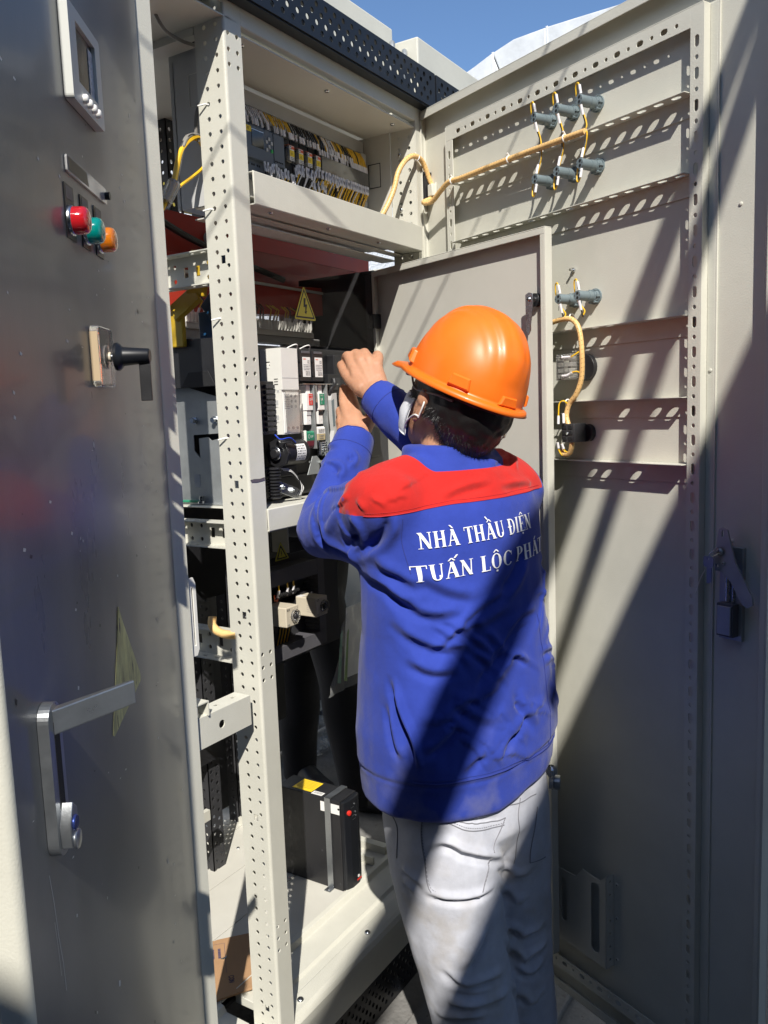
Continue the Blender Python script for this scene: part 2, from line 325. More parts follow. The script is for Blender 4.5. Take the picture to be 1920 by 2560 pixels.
# side walls and back of the upper box
b = B(); b.plate([(0.08, 1.992), (0.212, 1.992), (0.212, 2.31), (0.08, 2.36)], [], YZ(1.36), 0, TH, DUCT)
for r_ in (rect(0.105, 2.195, 0.106, 2.26), rect(0.157, 2.195, 0.158, 2.26), rect(0.105, 2.195, 0.158, 2.1962), rect(0.105, 2.2590, 0.158, 2.26)): b.prism(r_, YZ(1.36), 0, -0.0008, WHT2)
b.build('side_panel', CAB)
b = B(); b.box(2.042, 2.0445, 0.08, 0.205, 1.992, 2.297, PAINT2)
for r_ in (rect(0.112, 2.16, 0.114, 2.225), rect(0.150, 2.16, 0.152, 2.225), rect(0.112, 2.160, 0.152, 2.162), rect(0.112, 2.223, 0.152, 2.225)): b.prism(r_, YZ(2.042), 0, -0.0006, BLKD)
b.prism(rect(0.098, 2.03, 0.148, 2.09), YZ(2.042), 0, -0.0006, BLKD)
b.build('side_panel', CAB)
b = B(); b.box(1.36, 2.045, 0.200, 0.2025, 1.992, 2.297, DUCT); b.build('mounting_plate', CAB)
# breaker sill beam
b = B(); b.box(1.351, 2.047, -0.004, -0.0015, 1.298, 1.345, PAINT); b.box(1.351, 2.047, -0.0015, 0.35, 1.3425, 1.345, PAINT); b.box(1.351, 2.047, -0.0015, 0.02, 1.298, 1.3005, PAINT); b.build('breaker_shelf_beam', CAB, 0.0012)
# depth-wise C rails behind the post
def crail(x, y0, y1, z0, z1, seed, par=CAB):
    r = random.Random(seed); b_ = B(); h_ = []
    y = y0 + 0.03
    while y < y1 - 0.03:
        c = (z0 + z1) / 2
        k = r.random()
        if k < .45: h_ += [circ(y, c + 0.014, 0.005, 10), circ(y, c - 0.016, 0.005, 10)]; y += 0.03
        else: h_ += [rect(y - 0.006, c - 0.011, y + 0.006, c + 0.011)]; y += 0.034
    b_.plate(rect(y0, z0, y1, z1), h_, YZ(x + 0.03), 0, TH, PAINT)
    for z in (z0, z1 - TH):
        hh = [slot(yy, x + 0.014, 0.02, 0.007, 5, True) if False else rect(x + 0.010, yy, x + 0.017, yy + 0.014) for yy in np.arange(y0 + 0.02, y1 - 0.03, 0.034)]
        b_.plate(rect(x, y0, x + 0.03, y1), hh, XY(z), 0, TH, PAINT)
    return b_.build('side_rail', par)
for z0, z1, sd in ((1.819, 1.889, 1), (1.263, 1.320, 2), (1.010, 1.078, 3)):
    crail(1.302, 0.078, 0.74, z0, z1, sd)
crail(2.06, 0.1, 0.72, 1.30, 1.36, 5)
# lower cross rail of the left bay
b = B(); b.plate(rect(1.112, 0.893, 1.276, 0.957), [circ(1.188, 0.925, 0.0085, 18)], XZ(0.010), 0, -TH, PAINT); b.plate(rect(1.112, 0.0125, 1.276, 0.055), [slot(x, 0.035, 0.014, 0.007, 6, False) for x in (1.15, 1.2, 1.25)], XY(0.957), 0, -TH, PAINT)
b.box(1.112, 1.276, 0.0125, 0.03, 0.893, 0.8955, PAINT); b.build('cross_rail', CAB)
b = B(); b.box(1.115, 1.150, 0.005, 0.055, 0.985, 0.9875, PAINT); b.box(1.1475, 1.150, 0.005, 0.055, 0.957, 0.985, PAINT); b.cyl((1.128, 0.02, 0.93), (1.128, 0.02, 0.985), 0.004, STEEL); b.build('bracket', CAB)
# rear posts, dark grey standing in for the shade on cream steel
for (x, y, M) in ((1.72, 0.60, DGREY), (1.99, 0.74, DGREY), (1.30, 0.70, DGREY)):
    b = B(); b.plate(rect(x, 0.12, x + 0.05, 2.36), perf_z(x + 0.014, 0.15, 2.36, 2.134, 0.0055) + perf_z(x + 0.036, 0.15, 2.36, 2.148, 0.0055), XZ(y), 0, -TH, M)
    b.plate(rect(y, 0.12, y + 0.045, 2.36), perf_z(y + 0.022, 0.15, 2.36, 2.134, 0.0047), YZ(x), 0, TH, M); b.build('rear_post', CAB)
b = B(); b.box(1.35, 2.06, 0.74, 0.79, 2.32, 2.36, PAINT); b.box(1.30, 1.345, 0.08, 0.70, 2.30, 2.36, PAINT); b.build('rear_beam', CAB)
b = B(); b.plate(rect(1.10, 0.03, 1.30, 0.09), [circ(1.12 + 0.028 * i, 0.047 + 0.02 * (i % 2), 0.0035, 8) for i in range(6)], XY(2.36), 0, -TH, PAINT); b.box(1.10, 1.30, 0.0, TH, 2.34, 2.42, PAINT); b.build('top_rail', CAB)
# floor of the cabinet: panels laid side to side, each one a piece
fl = B(); fl.box(1.08, 2.10, 0.185, 0.74, 0.135, 0.145, BLKD); flo = fl.build('floor_pan', CAB)
seams = [0.186, 0.368, 0.543, 0.721, 0.90]
for i in range(4):
    b = B(); b.box(1.10, 2.075, seams[i] + 0.0012, seams[i + 1] - 0.0012, 0.156, 0.160, PAINT2); p_ = b.build('floor_panel', flo, 0.0008)
for x, y in ((1.99, 0.70), (1.86, 0.63), (1.52, 0.50), (1.34, 0.34), (2.0, 0.60)): screw(flo, (x, y, 0.160), (0, 0, 1), 0.0055)
b = B(); b.box(1.10, 2.075, 0.905, 0.935, 0.10, 0.20, PAINT); b.box(2.05, 2.075, 0.19, 0.905, 0.15, 0.185, PAINT); b.box(1.98, 1.99, 0.19, 0.735, 0.160, 0.185, PAINT); b.build('floor_bar', CAB)
# sill profile at the front, extruded along x
prof = [(-0.004, 0.045), (-0.006, 0.120), (-0.004, 0.138), (0.004, 0.147), (0.016, 0.150), (0.055, 0.150), (0.060, 0.143), (0.085, 0.143), (0.092, 0.150), (0.160, 0.152), (0.168, 0.166), (0.182, 0.168), (0.184, 0.150), (0.184, 0.13), (0.05, 0.13), (0.01, 0.045)]
b = B(); b.prism(prof, Matrix(((0, 0, 1, 0), (1, 0, 0, 0), (0, 1, 0, 0), (0, 0, 0, 1))), 1.353, 2.10, PAINT); sill = b.build('sill', CAB, 0.0015)
b = B(); b.prism(prof, Matrix(((0, 0, 1, 0), (1, 0, 0, 0), (0, 1, 0, 0), (0, 0, 0, 1))), 1.112, 1.298, PAINT); b.build('sill', CAB, 0.0015)
for x in (1.417, 1.71, 1.99): screw(sill, (x, 0.034, 0.150), (0, 0, 1), 0.0085)
# perforated black base and black top trim
def perfblack(name, x0, x1, z0, z1, y, rows, pitch, r, par=CAB, depth=0.05, zr=None, m1=BLK):
    b_ = B(); h_ = []
    for j, z in enumerate(rows):
        x = x0 + 0.016 + (pitch / 2 if j % 2 else 0)
        while x < x1 - 0.012: h_.append(circ(x, z, r, 12)); x += pitch
    b_.plate(rect(x0, z0, x1, z1), h_, XZ(y), 0, -TH, m1)
    b_.box(x0, x1, y + TH, y + depth, z0, z0 + TH, m1); b_.box(x0, x1, y + TH, y + depth, z1 - TH, z1, m1)
    b_.box(x0, x0 + TH, y + TH, y + depth, z0 + TH, z1 - TH, m1); b_.box(x1 - TH, x1, y + TH, y + depth, z0 + TH, z1 - TH, m1)
    return b_.build(name, par)
perfblack('perforated_base', 1.10, 2.10, -0.095, 0.042, 0.012, [-0.075 + 0.017 * i for i in range(6)], 0.032, 0.0065)
perfblack('perforated_base', 2.12, 2.9, -0.095, 0.042, 0.012, [-0.075 + 0.017 * i for i in range(6)], 0.032, 0.0065)
perfblack('perforated_top_trim', 1.02, 2.098, 2.350, 2.440, -0.036, [2.367 + 0.0185 * i for i in range(4)], 0.034, 0.0063)
perfblack('perforated_top_trim', 2.106, 2.9, 2.350, 2.440, -0.036, [2.367 + 0.0185 * i for i in range(4)], 0.034, 0.0063)
b = B(); b.box(1.02, 2.098, -0.032, -0.0025, 2.3468, 2.3493, BLK); b.build('trim_lip', CAB)
b = B(); b.box(0.9, 2.095, 0.09, 0.75, 2.36, 2.585, PAINT); b.build('roof_box', CAB, 0.004)
b = B(); b.box(2.11, 3.4, 0.02, 0.75, 2.40, 2.555, PAINT); b.build('roof_box', CAB, 0.004)
for x in (2.02, 2.085):
    b = B(); b.tube(spl([(x, 0.06, 2.42), (x, 0.05, 2.485), (x + .012, 0.055, 2.515), (x + .028, 0.065, 2.525), (x + .044, 0.075, 2.515), (x + .052, 0.08, 2.485), (x + .052, 0.08, 2.42)], 6), 0.008, ZINC, 10); b.build('lifting_hook', CAB)
# neighbouring bay to the right
b = B(); b.box(2.10, 2.9, 0.001, 0.02, 0.05, 2.345, PAINT); b.build('neighbour_front', CAB, 0.004)
b = B(); b.box(2.092, 2.10, 0.004, 0.09, -0.06, 2.35, PAINT); b.build('hinge_strip', CAB)
# inner wall of the neighbouring bay seen through the acrylic
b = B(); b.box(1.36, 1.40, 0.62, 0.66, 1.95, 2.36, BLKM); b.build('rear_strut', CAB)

# ------------------------------------------------------------ the wide right-hand door, seen from inside (local x runs from the hinge, inner side is -y)
BD = empty('door', (2.10, 0.0, 0), 245.6, parent=CAB)
BD['label'] = 'wide right-hand door swung open, inner face with slotted rails'
Q = 0.022
b = B(); b.box(0, 1.045, 0, 0.002, 0.062, 2.343, PAINT); door_panel = b.build('door_panel', BD)
b = B()
for (x0, x1, z0, z1) in ((0.0, 1.045, 2.3405, 2.343), (0.0, 1.045, 0.062, 0.0645)): b.box(x0, x1, -0.026, 0, z0, z1, PAINT)
b.box(0.0, 0.0025, -0.026, 0, 0.0645, 2.3405, PAINT); b.box(1.0425, 1.045, -0.026, 0, 0.0645, 2.3405, PAINT)
b.box(0.0025, 1.0425, -0.026, -0.0235, 2.321, 2.3405, PAINT); b.box(0.0025, 1.0425, -0.026, -0.0235, 0.0645, 0.084, PAINT)
b.box(0.0025, 0.016, -0.026, -0.0235, 0.084, 2.321, PAINT); b.box(1.031, 1.0425, -0.026, -0.0235, 0.084, 2.321, PAINT)
b.build('door_lip', BD, 0.0012)
PO = FR((1, 0, 0), (0, 0, 1), (0, 0, 0))   # normal -y
def doorplate(x0, x1, z0, z1, holes, q, th=0.002, b_=None, M=PAINT):
    b_ = b_ or B(); b_.plate(rect(x0, z0, x1, z1), holes, PO, q, q - th, M); return b_
SLP = 0.0572
# slotted frame: right upright, left upright, top and bottom bars
h_ = []; z = 2.209
while z > 0.18:
    h_.append(slot(0.880, z, 0.0215, 0.0098, 6)); h_.append(circ(0.880, z - SLP / 2, 0.0042, 10)); z -= SLP
b = doorplate(0.866, 0.893, 0.150, 2.272, h_, Q)
b.box(0.893, 0.8955, -Q, 0, 0.150, 2.272, PAINT); b.box(0.913, 0.9165, -0.004, -0.0002, 0.09, 2.31, PAINT); b.build('slotted_upright', BD, 0.0008)
b = B(); b.box(0.8956, 0.9130, -0.004, -0.0002, 0.09, 2.272, PAINT); b.build('edge_fold', BD, 0.0015)
h_ = []; z = 2.2005
while z > 0.18:
    h_.append(slot(0.131, z, 0.020, 0.0092, 6)); h_.append(circ(0.131, z - SLP / 2, 0.0030, 10)); z -= SLP
b = doorplate(0.118, 0.146, 0.150, 2.236, h_, Q); b.box(0.1155, 0.118, -Q, 0, 0.15, 2.272, PAINT); b.build('slotted_upright', BD, 0.0008)
h_ = []; x = 0.170
while x < 0.86: h_ += [slot(x, 2.251, 0.0165, 0.0105, 6, False), circ(x + 0.0289, 2.251, 0.0038, 10)]; x += 0.0578
b = doorplate(0.118, 0.866, 2.236, 2.272, h_, Q); b.box(0.118, 0.893, -Q, 0, 2.272, 2.2745, PAINT); b.build('slotted_bar', BD, 0.0008)
h_ = []; x = 0.170
while x < 0.86: h_ += [slot(x, 0.135, 0.0165, 0.0100, 6, False), circ(x + 0.0289, 0.135, 0.0038, 10)]; x += 0.0578
b = doorplate(0.118, 0.893, 0.118, 0.149, h_, Q); b.box(0.118, 0.893, -Q, 0, 0.1155, 0.118, PAINT); b.build('slotted_bar', BD, 0.0008)
# horizontal L rails with slotted ledges
for k, z in enumerate((2.121, 1.974, 1.708, 1.549, 1.415)):
    b = B(); h_ = []; x = 0.175 + (k % 2) * 0.01
    rr_ = random.Random(k)
    while x < 0.85:
        if k < 2 or rr_.random() < 0.72: h_.append(slot(x, -0.020, 0.021, 0.0125, 6, False))
        x += 0.0412
    b.plate(rect(0.148, -0.036, 0.864, -0.0005), h_, XY(z), 0, 0.0018, PAINT)
    b.box(0.148, 0.864, -0.0030, -0.0008, z - 0.038, z, PAINT)
    ra = b.build('slotted_rail', BD, 0.0004)
# adhesive haze, bolts and rivets on the door skin
for (x, z) in ((0.547, 1.845),): 
    b = B(); b.cyl((x, 0, z), (x, -0.014, z), 0.003, STEEL, n=8); b.cyl((x, -0.001, z), (x, -0.005, z), 0.0055, STEEL, n=6); b.build('stud', BD)
for (x, z) in ((0.962, 1.90), (0.955, 1.27), (0.905, 1.60), (0.903, 1.18)):
    b = B(); b.lathe((x, -0.0042 if x < .92 else 0, z), (0, -1, 0), [(0, 0.004), (0.0015, 0.0036), (0.0025, 0.0015)], PAINT, 10); b.build('rivet', BD)
# indicator blocks
def indicator(x, z, tilt=0.0):
    b_ = B(); p = Vector((x, 0, z)); ax = (0, -1, 0)
    b_.lathe(p, ax, [(0.0, 0.0175), (0.004, 0.0175), (0.004, 0.0145), (0.011, 0.0145), (0.012, 0.0125), (0.016, 0.0125), (0.016, 0.0115), (0.030, 0.0115), (0.030, 0.0108), (0.058, 0.0108), (0.0595, 0.010)], GREYP, 22)
    for a in range(0, 360, 60):
        T = Matrix.Translation(p) @ Matrix.Rotation(R_(a), 4, 'Y'); b_.box(0.0120, 0.0165, -0.014, -0.004, -0.002, 0.002, GREYP, T)
    for i in range(5): b_.box(x - 0.0116, x - 0.0095, -0.022 - i * 0.0035, -0.0203 - i * 0.0035, z - 0.008, z + 0.0035, DGREY)
    for s_ in (-1, 1): b_.cyl((x + 0.0015, -0.0585, z + s_ * 0.0048), (x + 0.0015, -0.0601, z + s_ * 0.0048), 0.0031, BLKD, n=12)
    for s_ in (-1, 1): b_.cyl((x - s_ * 0.0072, -0.0585, z), (x - s_ * 0.0072, -0.0599, z), 0.0012, DGREY, n=8)
    return b_.build('indicator_block', BD)
CYL = [(0.484, 2.184), (0.553, 2.182), (0.620, 2.180), (0.485, 2.051), (0.553, 2.051), (0.621, 2.051), (0.554, 1.778), (0.611, 1.778)]
for c in CYL: indicator(*c)
# switch bodies lower down
b = B(); b.cyl((0.585, 0, 1.625), (0.585, -0.012, 1.625), 0.030, BLKM, n=24); b.box(0.545, 0.590, -0.058, -0.012, 1.598, 1.655, GLASSC)
for i in range(4):
    for j in range(2): b.box(0.548 + j * 0.02, 0.563 + j * 0.02, -0.054, -0.02, 1.602 + i * 0.013, 1.611 + i * 0.013, mat('clear_switch_%d%d' % (i, j), (0.75, 0.76, 0.72), 0.2, trans=0.5) if i + j == 0 else bpy.data.materials['clear_switch_00'])
for z in (1.604, 1.650): b.cyl((0.562, -0.060, z), (0.562, -0.057, z), 0.004, STEEL, n=10)
b.build('rotary_switch_body', BD, 0.0008)
b = B(); b.cyl((0.59, 0, 1.478), (0.59, -0.014, 1.478), 0.020, BLKM, n=24); b.box(0.555, 0.592, -0.052, -0.014, 1.458, 1.500, DGREY)
for i in range(3):
    for j in range(2): b.box(0.558 + j * 0.017, 0.570 + j * 0.017, -0.0535, -0.050, 1.462 + i * 0.013, 1.471 + i * 0.013, BLKD)
b.cyl((0.573, -0.0525, 1.478), (0.573, -0.055, 1.478), 0.0035, STEEL, n=10)
b.build('key_switch_body', BD, 0.0008)
# document pocket
T = FR((1, 0, 0), (0, 0, 1), (0, -0.026, 0))
b = B(); b.plate([(0.38, 0.205), (0.657, 0.205), (0.657, 0.438), (0.640, 0.422), (0.586, 0.426), (0.563, 0.397), (0.50, 0.394), (0.44, 0.42), (0.38, 0.44)], [slot(0.522, 0.318, 0.115, 0.020), slot(0.625, 0.320, 0.178, 0.026), slot(0.43, 0.318, 0.115, 0.02)], T, 0, 0.002, PAINT)
b.plate(rect(-0.026, 0.205, -0.001, 0.438), [circ(-0.014, 0.225 + 0.033 * i, 0.0035, 10) for i in range(7)], YZ(0.6572), 0, 0.002, PAINT)
b.box(0.38, 0.6572, -0.026, -0.001, 0.203, 0.205, PAINT)
pk = b.build('document_pocket', BD, 0.0006)
for z in (0.225, 0.33, 0.415): screw(BD, (0.668, 0, z), (0, -1, 0), 0.004, 'rivet', PAINT)
for z in (0.347, 0.352): b = B(); b.cyl((0.565 + (z - .347) * 3, -0.0262, z), (0.565 + (z - .347) * 3, -0.0275, z), 0.003, DGREY, n=10); b.build('rivet', pk)
# door latch with cam arm and keys
LG = FR((1, 0, 0), (0, 0, 1), (0, 0, 0))
b = B()
b.box(0.935, 0.985, -0.010, -0.0002, 1.075, 1.26, ZINC)
b.box(0.943, 0.978, -0.030, -0.010, 1.085, 1.150, DUCTD); b.box(0.946, 0.975, -0.033, -0.030, 1.089, 1.146, ZINC)
b.cyl((0.955, -0.012, 1.15), (0.955, -0.012, 1.225), 0.005, STEEL, n=10); b.cyl((0.967, -0.012, 1.15), (0.967, -0.012, 1.215), 0.003, STEEL, n=10)
b.cyl((0.953, -0.005, 1.252), (0.953, -0.034, 1.252), 0.012, ZINC, n=20)
lt = b.build('latch', BD, 0.001)
b = B(); b.plate([(0.955, 1.300), (0.967, 1.296), (0.975, 1.268), (0.985, 1.235), (1.012, 1.188), (1.021, 1.172), (1.022, 1.158), (1.010, 1.150), (1.0, 1.156), (0.975, 1.196), (0.955, 1.213), (0.940, 1.214), (0.938, 1.240), (0.944, 1.27), (0.948, 1.296)], [slot(0.957, 1.288, 0.012, 0.004), circ(0.946, 1.224, 0.003, 10)], LG, 0.030, 0.034, ZINC); b.build('cam_arm', BD, 0.0008)
for p_, r_ in (((0.953, -0.036, 1.252), 0.0075), ((0.961, -0.036, 1.231), 0.003)): screw(BD, p_, (0, -1, 0), r_, 'bolt', ZINC)
b = B(); T = FR((1, 0, 0.0), (0, 0, 1), (0, -0.047, 0)); b.plate(rrect(0.926, 1.222, 0.948, 1.243, 0.004), [circ(0.937, 1.2385, 0.0022, 8)], T, 0, 0.002, SATIN); b.box(0.933, 0.939, -0.048, -0.0465, 1.190, 1.222, SATIN); b.box(0.940, 0.945, -0.050, -0.0485, 1.193, 1.222, SATIN)
b.tube([(0.937, -0.047, 1.2385), (0.940, -0.050, 1.249), (0.953, -0.044, 1.262), (0.957, -0.040, 1.252), (0.945, -0.045, 1.243), (0.937, -0.047, 1.2385)], 0.0008, STEEL, 6); b.build('keys', BD)
b = B(); b.tube(spl([(0.928, -0.046, 1.215), (0.915, -0.04, 1.198), (0.90, -0.03, 1.175), (0.889, -0.023, 1.158)], 4), 0.0007, WHT, 5); b.build('key_string', BD)
# hinge block and welded tab
b = B(); b.box(-0.016, 0.022, -0.022, 0.012, 2.105, 2.185, BLKM); b.box(-0.004, 0.010, -0.030, -0.022, 2.105, 2.180, BLKM); b.box(-0.018, 0.024, -0.024, 0.012, 2.178, 2.186, BLKM); b.build('hinge', BD, 0.0015)
b = B(); b.box(0.028, 0.048, -0.018, -0.001, 2.118, 2.150, PAINT); b.tube([(0.046, -0.003, 2.118), (0.046, -0.004, 2.13), (0.046, -0.003, 2.154)], 0.0028, PAINT, 8); b.build('welded_tab', BD, 0.002)

# ------------------------------------------------------------ inner swing panel
ID = empty('inner_door', (2.043, 0.137, 0), 248.5, parent=CAB)
b = B(); b.box(0, 0.651, 0, 0.002, 0.213, 1.930, PAINT2); b.build('panel', ID)
b = B()
for (x0, x1, z0, z1) in ((0, 0.653, 1.9305, 1.933), (0, 0.653, 0.210, 0.2125)): b.box(x0, x1, -0.020, 0.002, z0, z1, PAINT)
b.box(0.6512, 0.6535, -0.020, 0.002, 0.2126, 1.9304, PAINT); b.box(0.0, 0.0022, -0.020, -0.0001, 0.2126, 1.9304, PAINT)
b.box(0.0023, 0.6511, -0.020, -0.018, 1.917, 1.9304, PAINT); b.box(0.0023, 0.6511, -0.020, -0.018, 0.2126, 0.226, PAINT)
b.box(0.638, 0.6511, -0.020, -0.018, 0.226, 1.917, PAINT); b.box(0.0023, 0.012, -0.020, -0.018, 0.226, 1.917, PAINT)
b.build('panel_lip', ID, 0.001)
def camlock(z):
    b_ = B(); b_.cyl((0.611, 0, z), (0.611, -0.012, z), 0.015, BLKM, n=20); b_.cyl((0.611, -0.012, z), (0.611, -0.026, z), 0.0085, STEEL, n=16)
    T_ = FR((1, 0, -0.0), (0, 0, 1), (0, -0.026, 0)); b_.plate([(0.600, z + 0.012), (0.611, z + 0.016), (0.622, z + 0.012), (0.623, z - 0.01), (0.615, z - 0.055), (0.615, z - 0.068), (0.608, z - 0.078), (0.601, z - 0.068), (0.600, z - 0.02)], [], T_, 0, 0.0025, STEEL)
    o_ = b_.build('cam_lock', ID, 0.0006); screw(ID, (0.611, -0.0288, z), (0, -1, 0), 0.006, 'bolt'); return o_
for z in (1.780, 0.53, 1.13): camlock(z)
b = B(); b.box(0.53, 0.533, -0.0015, 0.0, 1.66, 1.69, BLKD); b.build('slot', ID)
b = B(); b.box(-0.012, 0.012, -0.026, 0.006, 1.775, 1.815, BLKM); b.build('hinge', ID, 0.001)

# ------------------------------------------------------------ narrow left door, outer face turned away from the sun (local +y is its outer side)
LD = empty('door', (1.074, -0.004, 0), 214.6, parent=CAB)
LD['label'] = 'left door half open, worn outer face darkened for shade, with lights, meter and handles'
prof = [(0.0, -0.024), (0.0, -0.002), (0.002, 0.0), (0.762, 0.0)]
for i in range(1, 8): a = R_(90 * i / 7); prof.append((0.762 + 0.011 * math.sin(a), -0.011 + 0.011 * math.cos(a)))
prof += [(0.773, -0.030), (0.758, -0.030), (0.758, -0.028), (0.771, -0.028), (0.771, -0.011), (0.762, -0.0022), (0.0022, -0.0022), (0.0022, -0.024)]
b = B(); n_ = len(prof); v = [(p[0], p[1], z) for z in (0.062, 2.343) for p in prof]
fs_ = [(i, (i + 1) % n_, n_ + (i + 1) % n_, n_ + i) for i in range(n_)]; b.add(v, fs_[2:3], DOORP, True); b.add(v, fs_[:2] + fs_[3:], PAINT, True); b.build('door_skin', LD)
b = B(); b.box(0.0022, 0.7580, -0.024, -0.0022, 0.0622, 0.0644, PAINT); b.build('door_lip', LD)
# torn cable / dark gasket line at the hinge side
b = B(); b.box(-0.0035, -0.0003, -0.02, -0.003, 0.064, 2.341, BLKM); b.build('door_gasket', LD)
# display meter
MG = mat('light_grey_meter_housing', (0.52, 0.53, 0.50), 0.35)
b = B(); b.plate(rrect(0.303, 1.946, 0.436, 2.064, 0.005), [rect(0.326, 1.975, 0.408, 2.048)], FR((-1, 0, 0), (0, 0, 1), (0, 0.0125, 0)) @ Matrix.Scale(-1, 4, (1, 0, 0)), 0, -0.012, MG)
b.v = [(p[0], p[1], p[2]) for p in b.v]
mt = b.build('meter', LD, 0.0015)
b = B(); b.box(0.3265, 0.4075, 0.001, 0.0075, 1.9755, 2.0475, SCREEN); b.build('meter_screen', LD)
b = B(); b.box(0.3268, 0.345, 0.0076, 0.0084, 1.978, 2.040, mat('peeling_film', (0.5, 0.55, 0.62), 0.15, var=0.5, vscale=120)); b.build('screen_film', LD)
for i in range(4): b = B(); b.lathe((0.395 - i * 0.0185, 0.0125, 1.9585), (0, 1, 0), [(0, 0.0058), (0.004, 0.0058), (0.0058, 0.0045), (0.0065, 0.002)], WHT, 14); b.build('meter_button', LD)
# clear label strip
b = B(); b.plate(rrect(0.286, 1.853, 0.457, 1.874, 0.004), [], FR((1, 0, 0), (0, 0, 1), (0, 0.0005, 0)), 0, -0.003, mat('clear_label_strip', (0.42, 0.42, 0.41), 0.15, coat=1)); ls = b.build('label_strip', LD)
b = B(); b.prism([(0.372, 1.856), (0.378, 1.872), (0.452, 1.872), (0.452, 1.856)], FR((1, 0, 0), (0, 0, 1), (0, 0.0036, 0)), 0, -0.0004, BLK); b.cyl((0.293, 0.0035, 1.8635), (0.293, 0.010, 1.8635), 0.0052, BLK, n=14); b.build('label_print', LD)
# pilot lights
for x, M in ((0.452, LENSR), (0.392, LENSG), (0.333, LENSO)):
    b = B(); b.box(x - 0.017, x + 0.017, 0.0004, 0.0016, 1.772, 1.838, BLKM); b.box(x - 0.012, x + 0.012, 0.0016, 0.0021, 1.820, 1.835, DUCTD); b.build('name_plate', LD, 0.0004)
    b = B(); b.lathe((x, 0.0016, 1.795), (0, 1, 0), [(0, 0.0185), (0.003, 0.0185), (0.0045, 0.0172)], STEEL, 28); b.lathe((x, 0.005, 1.795), (0, 1, 0), [(0, 0.0170), (0.013, 0.0168), (0.017, 0.0150), (0.0190, 0.011), (0.0197, 0.004)], M, 28)
    b.lathe((x, 0.0058, 1.795), (0, 1, 0), [(0, 0.006), (0.008, 0.006), (0.010, 0.003)], M, 12); b.build('pilot_light', LD)
# rotary isolator: clear escutcheon, shaft, black cone knob with lever blade
b = B(); b.prism(rrect(0.345, 1.592, 0.413, 1.672, 0.007), FR((1, 0, 0), (0, 0, 1), (0, 0.0004, 0)), 0, -0.0125, GLASSC); es = b.build('escutcheon', LD, 0.002)
b = B(); b.box(0.4132, 0.4137, 0.001, 0.0115, 1.600, 1.664, mat('aged_tan_edge', (0.42, 0.32, 0.2), 0.5)); b.lathe((0.385, 0.0132, 1.632), (0, 1, 0), [(0, 0.016), (0.002, 0.016), (0.003, 0.0135)], GLASSC, 20); b.cyl((0.385, 0.013, 1.632), (0.385, 0.028, 1.632), 0.0042, STEEL, n=14); b.cyl((0.385, 0.017, 1.632), (0.385, 0.020, 1.632), 0.0065, BEIGE, n=14); b.build('escutcheon_shaft', LD)
b = B(); b.lathe((0.385, 0.026, 1.632), (0, 1, 0), [(0, 0.0185), (0.004, 0.019), (0.007, 0.0165), (0.009, 0.0135), (0.012, 0.0125), (0.044, 0.0098), (0.0455, 0.0088), (0.0455, 0.004)], BLK, 28)
b.box(0.3825, 0.3875, 0.056, 0.071, 1.572, 1.632, BLKM); b.build('rotary_handle', LD, 0.0008)
# warning triangle, mostly scraped off
TRI = mat('scraped_warning_sticker', (0.62, 0.60, 0.24), 0.4, var=0.8, vscale=14, stretch=(2.5, 1, 0.7), speck=((0.02, 0.02, 0.02), 30, 0.62))
b = B(); b.prism([(0.375, 1.286), (0.380, 1.287), (0.291, 1.165), (0.287, 1.155), (0.292, 1.150), (0.440, 1.122), (0.447, 1.126), (0.444, 1.135)][::1], FR((1, 0, 0), (0, 0, 1), (0, 0.0006, 0)), 0, -0.0004, TRI); b.build('warning_sticker', LD)
# swing handle
b = B(); b.prism(rrect(0.660, 1.088, 0.697, 1.256, 0.0178, 8), FR((1, 0, 0), (0, 0, 1), (0, 0.0003, 0)), 0, -0.012, SATIN)
b.box(0.669, 0.684, 0.0122, 0.0127, 1.128, 1.236, BLKD)
b.build('handle_plate', LD, 0.003, 3)
b = B(); p0 = Vector((0.680, 0.008, 1.235)); p1 = Vector((0.617, 0.080, 1.243)); d = (p1 - p0).normalized(); up = Vector((0, 0, 1)); sd = d.cross(up)
v = []
for t, hh, tt in ((0, 0.0135, 0.006), (1, 0.0135, 0.003)):
    c = p0.lerp(p1, t)
    for a_, c_ in ((-1, -1), (1, -1), (1, 1), (-1, 1)): v.append(c + sd * a_ * tt + up * c_ * hh)
b.add(v, [(0, 1, 2, 3), (7, 6, 5, 4), (0, 4, 5, 1), (1, 5, 6, 2), (2, 6, 7, 3), (3, 7, 4, 0)], SATIN); b.build('handle_lever', LD, 0.0015, 3)
b = B(); b.prism([(0.666, 1.098), (0.690, 1.098), (0.692, 1.125), (0.680, 1.146), (0.668, 1.135)], FR((1, 0, 0), (0, 0, 1), (0, 0.012, 0)), 0, -0.012, SATIN); b.lathe((0.678, 0.024, 1.122), (0, 1, 0), [(0, 0.0085), (0.002, 0.008)], mat('blue_steel_lock', (0.05, 0.08, 0.3), 0.25, metal=0.7), 18)
b.lathe((0.676, 0.024, 1.102), (0, 1, 0), [(0, 0.011), (0.0015, 0.011), (0.002, 0.010)], SATIN, 18); b.build('handle_lock', LD, 0.001)
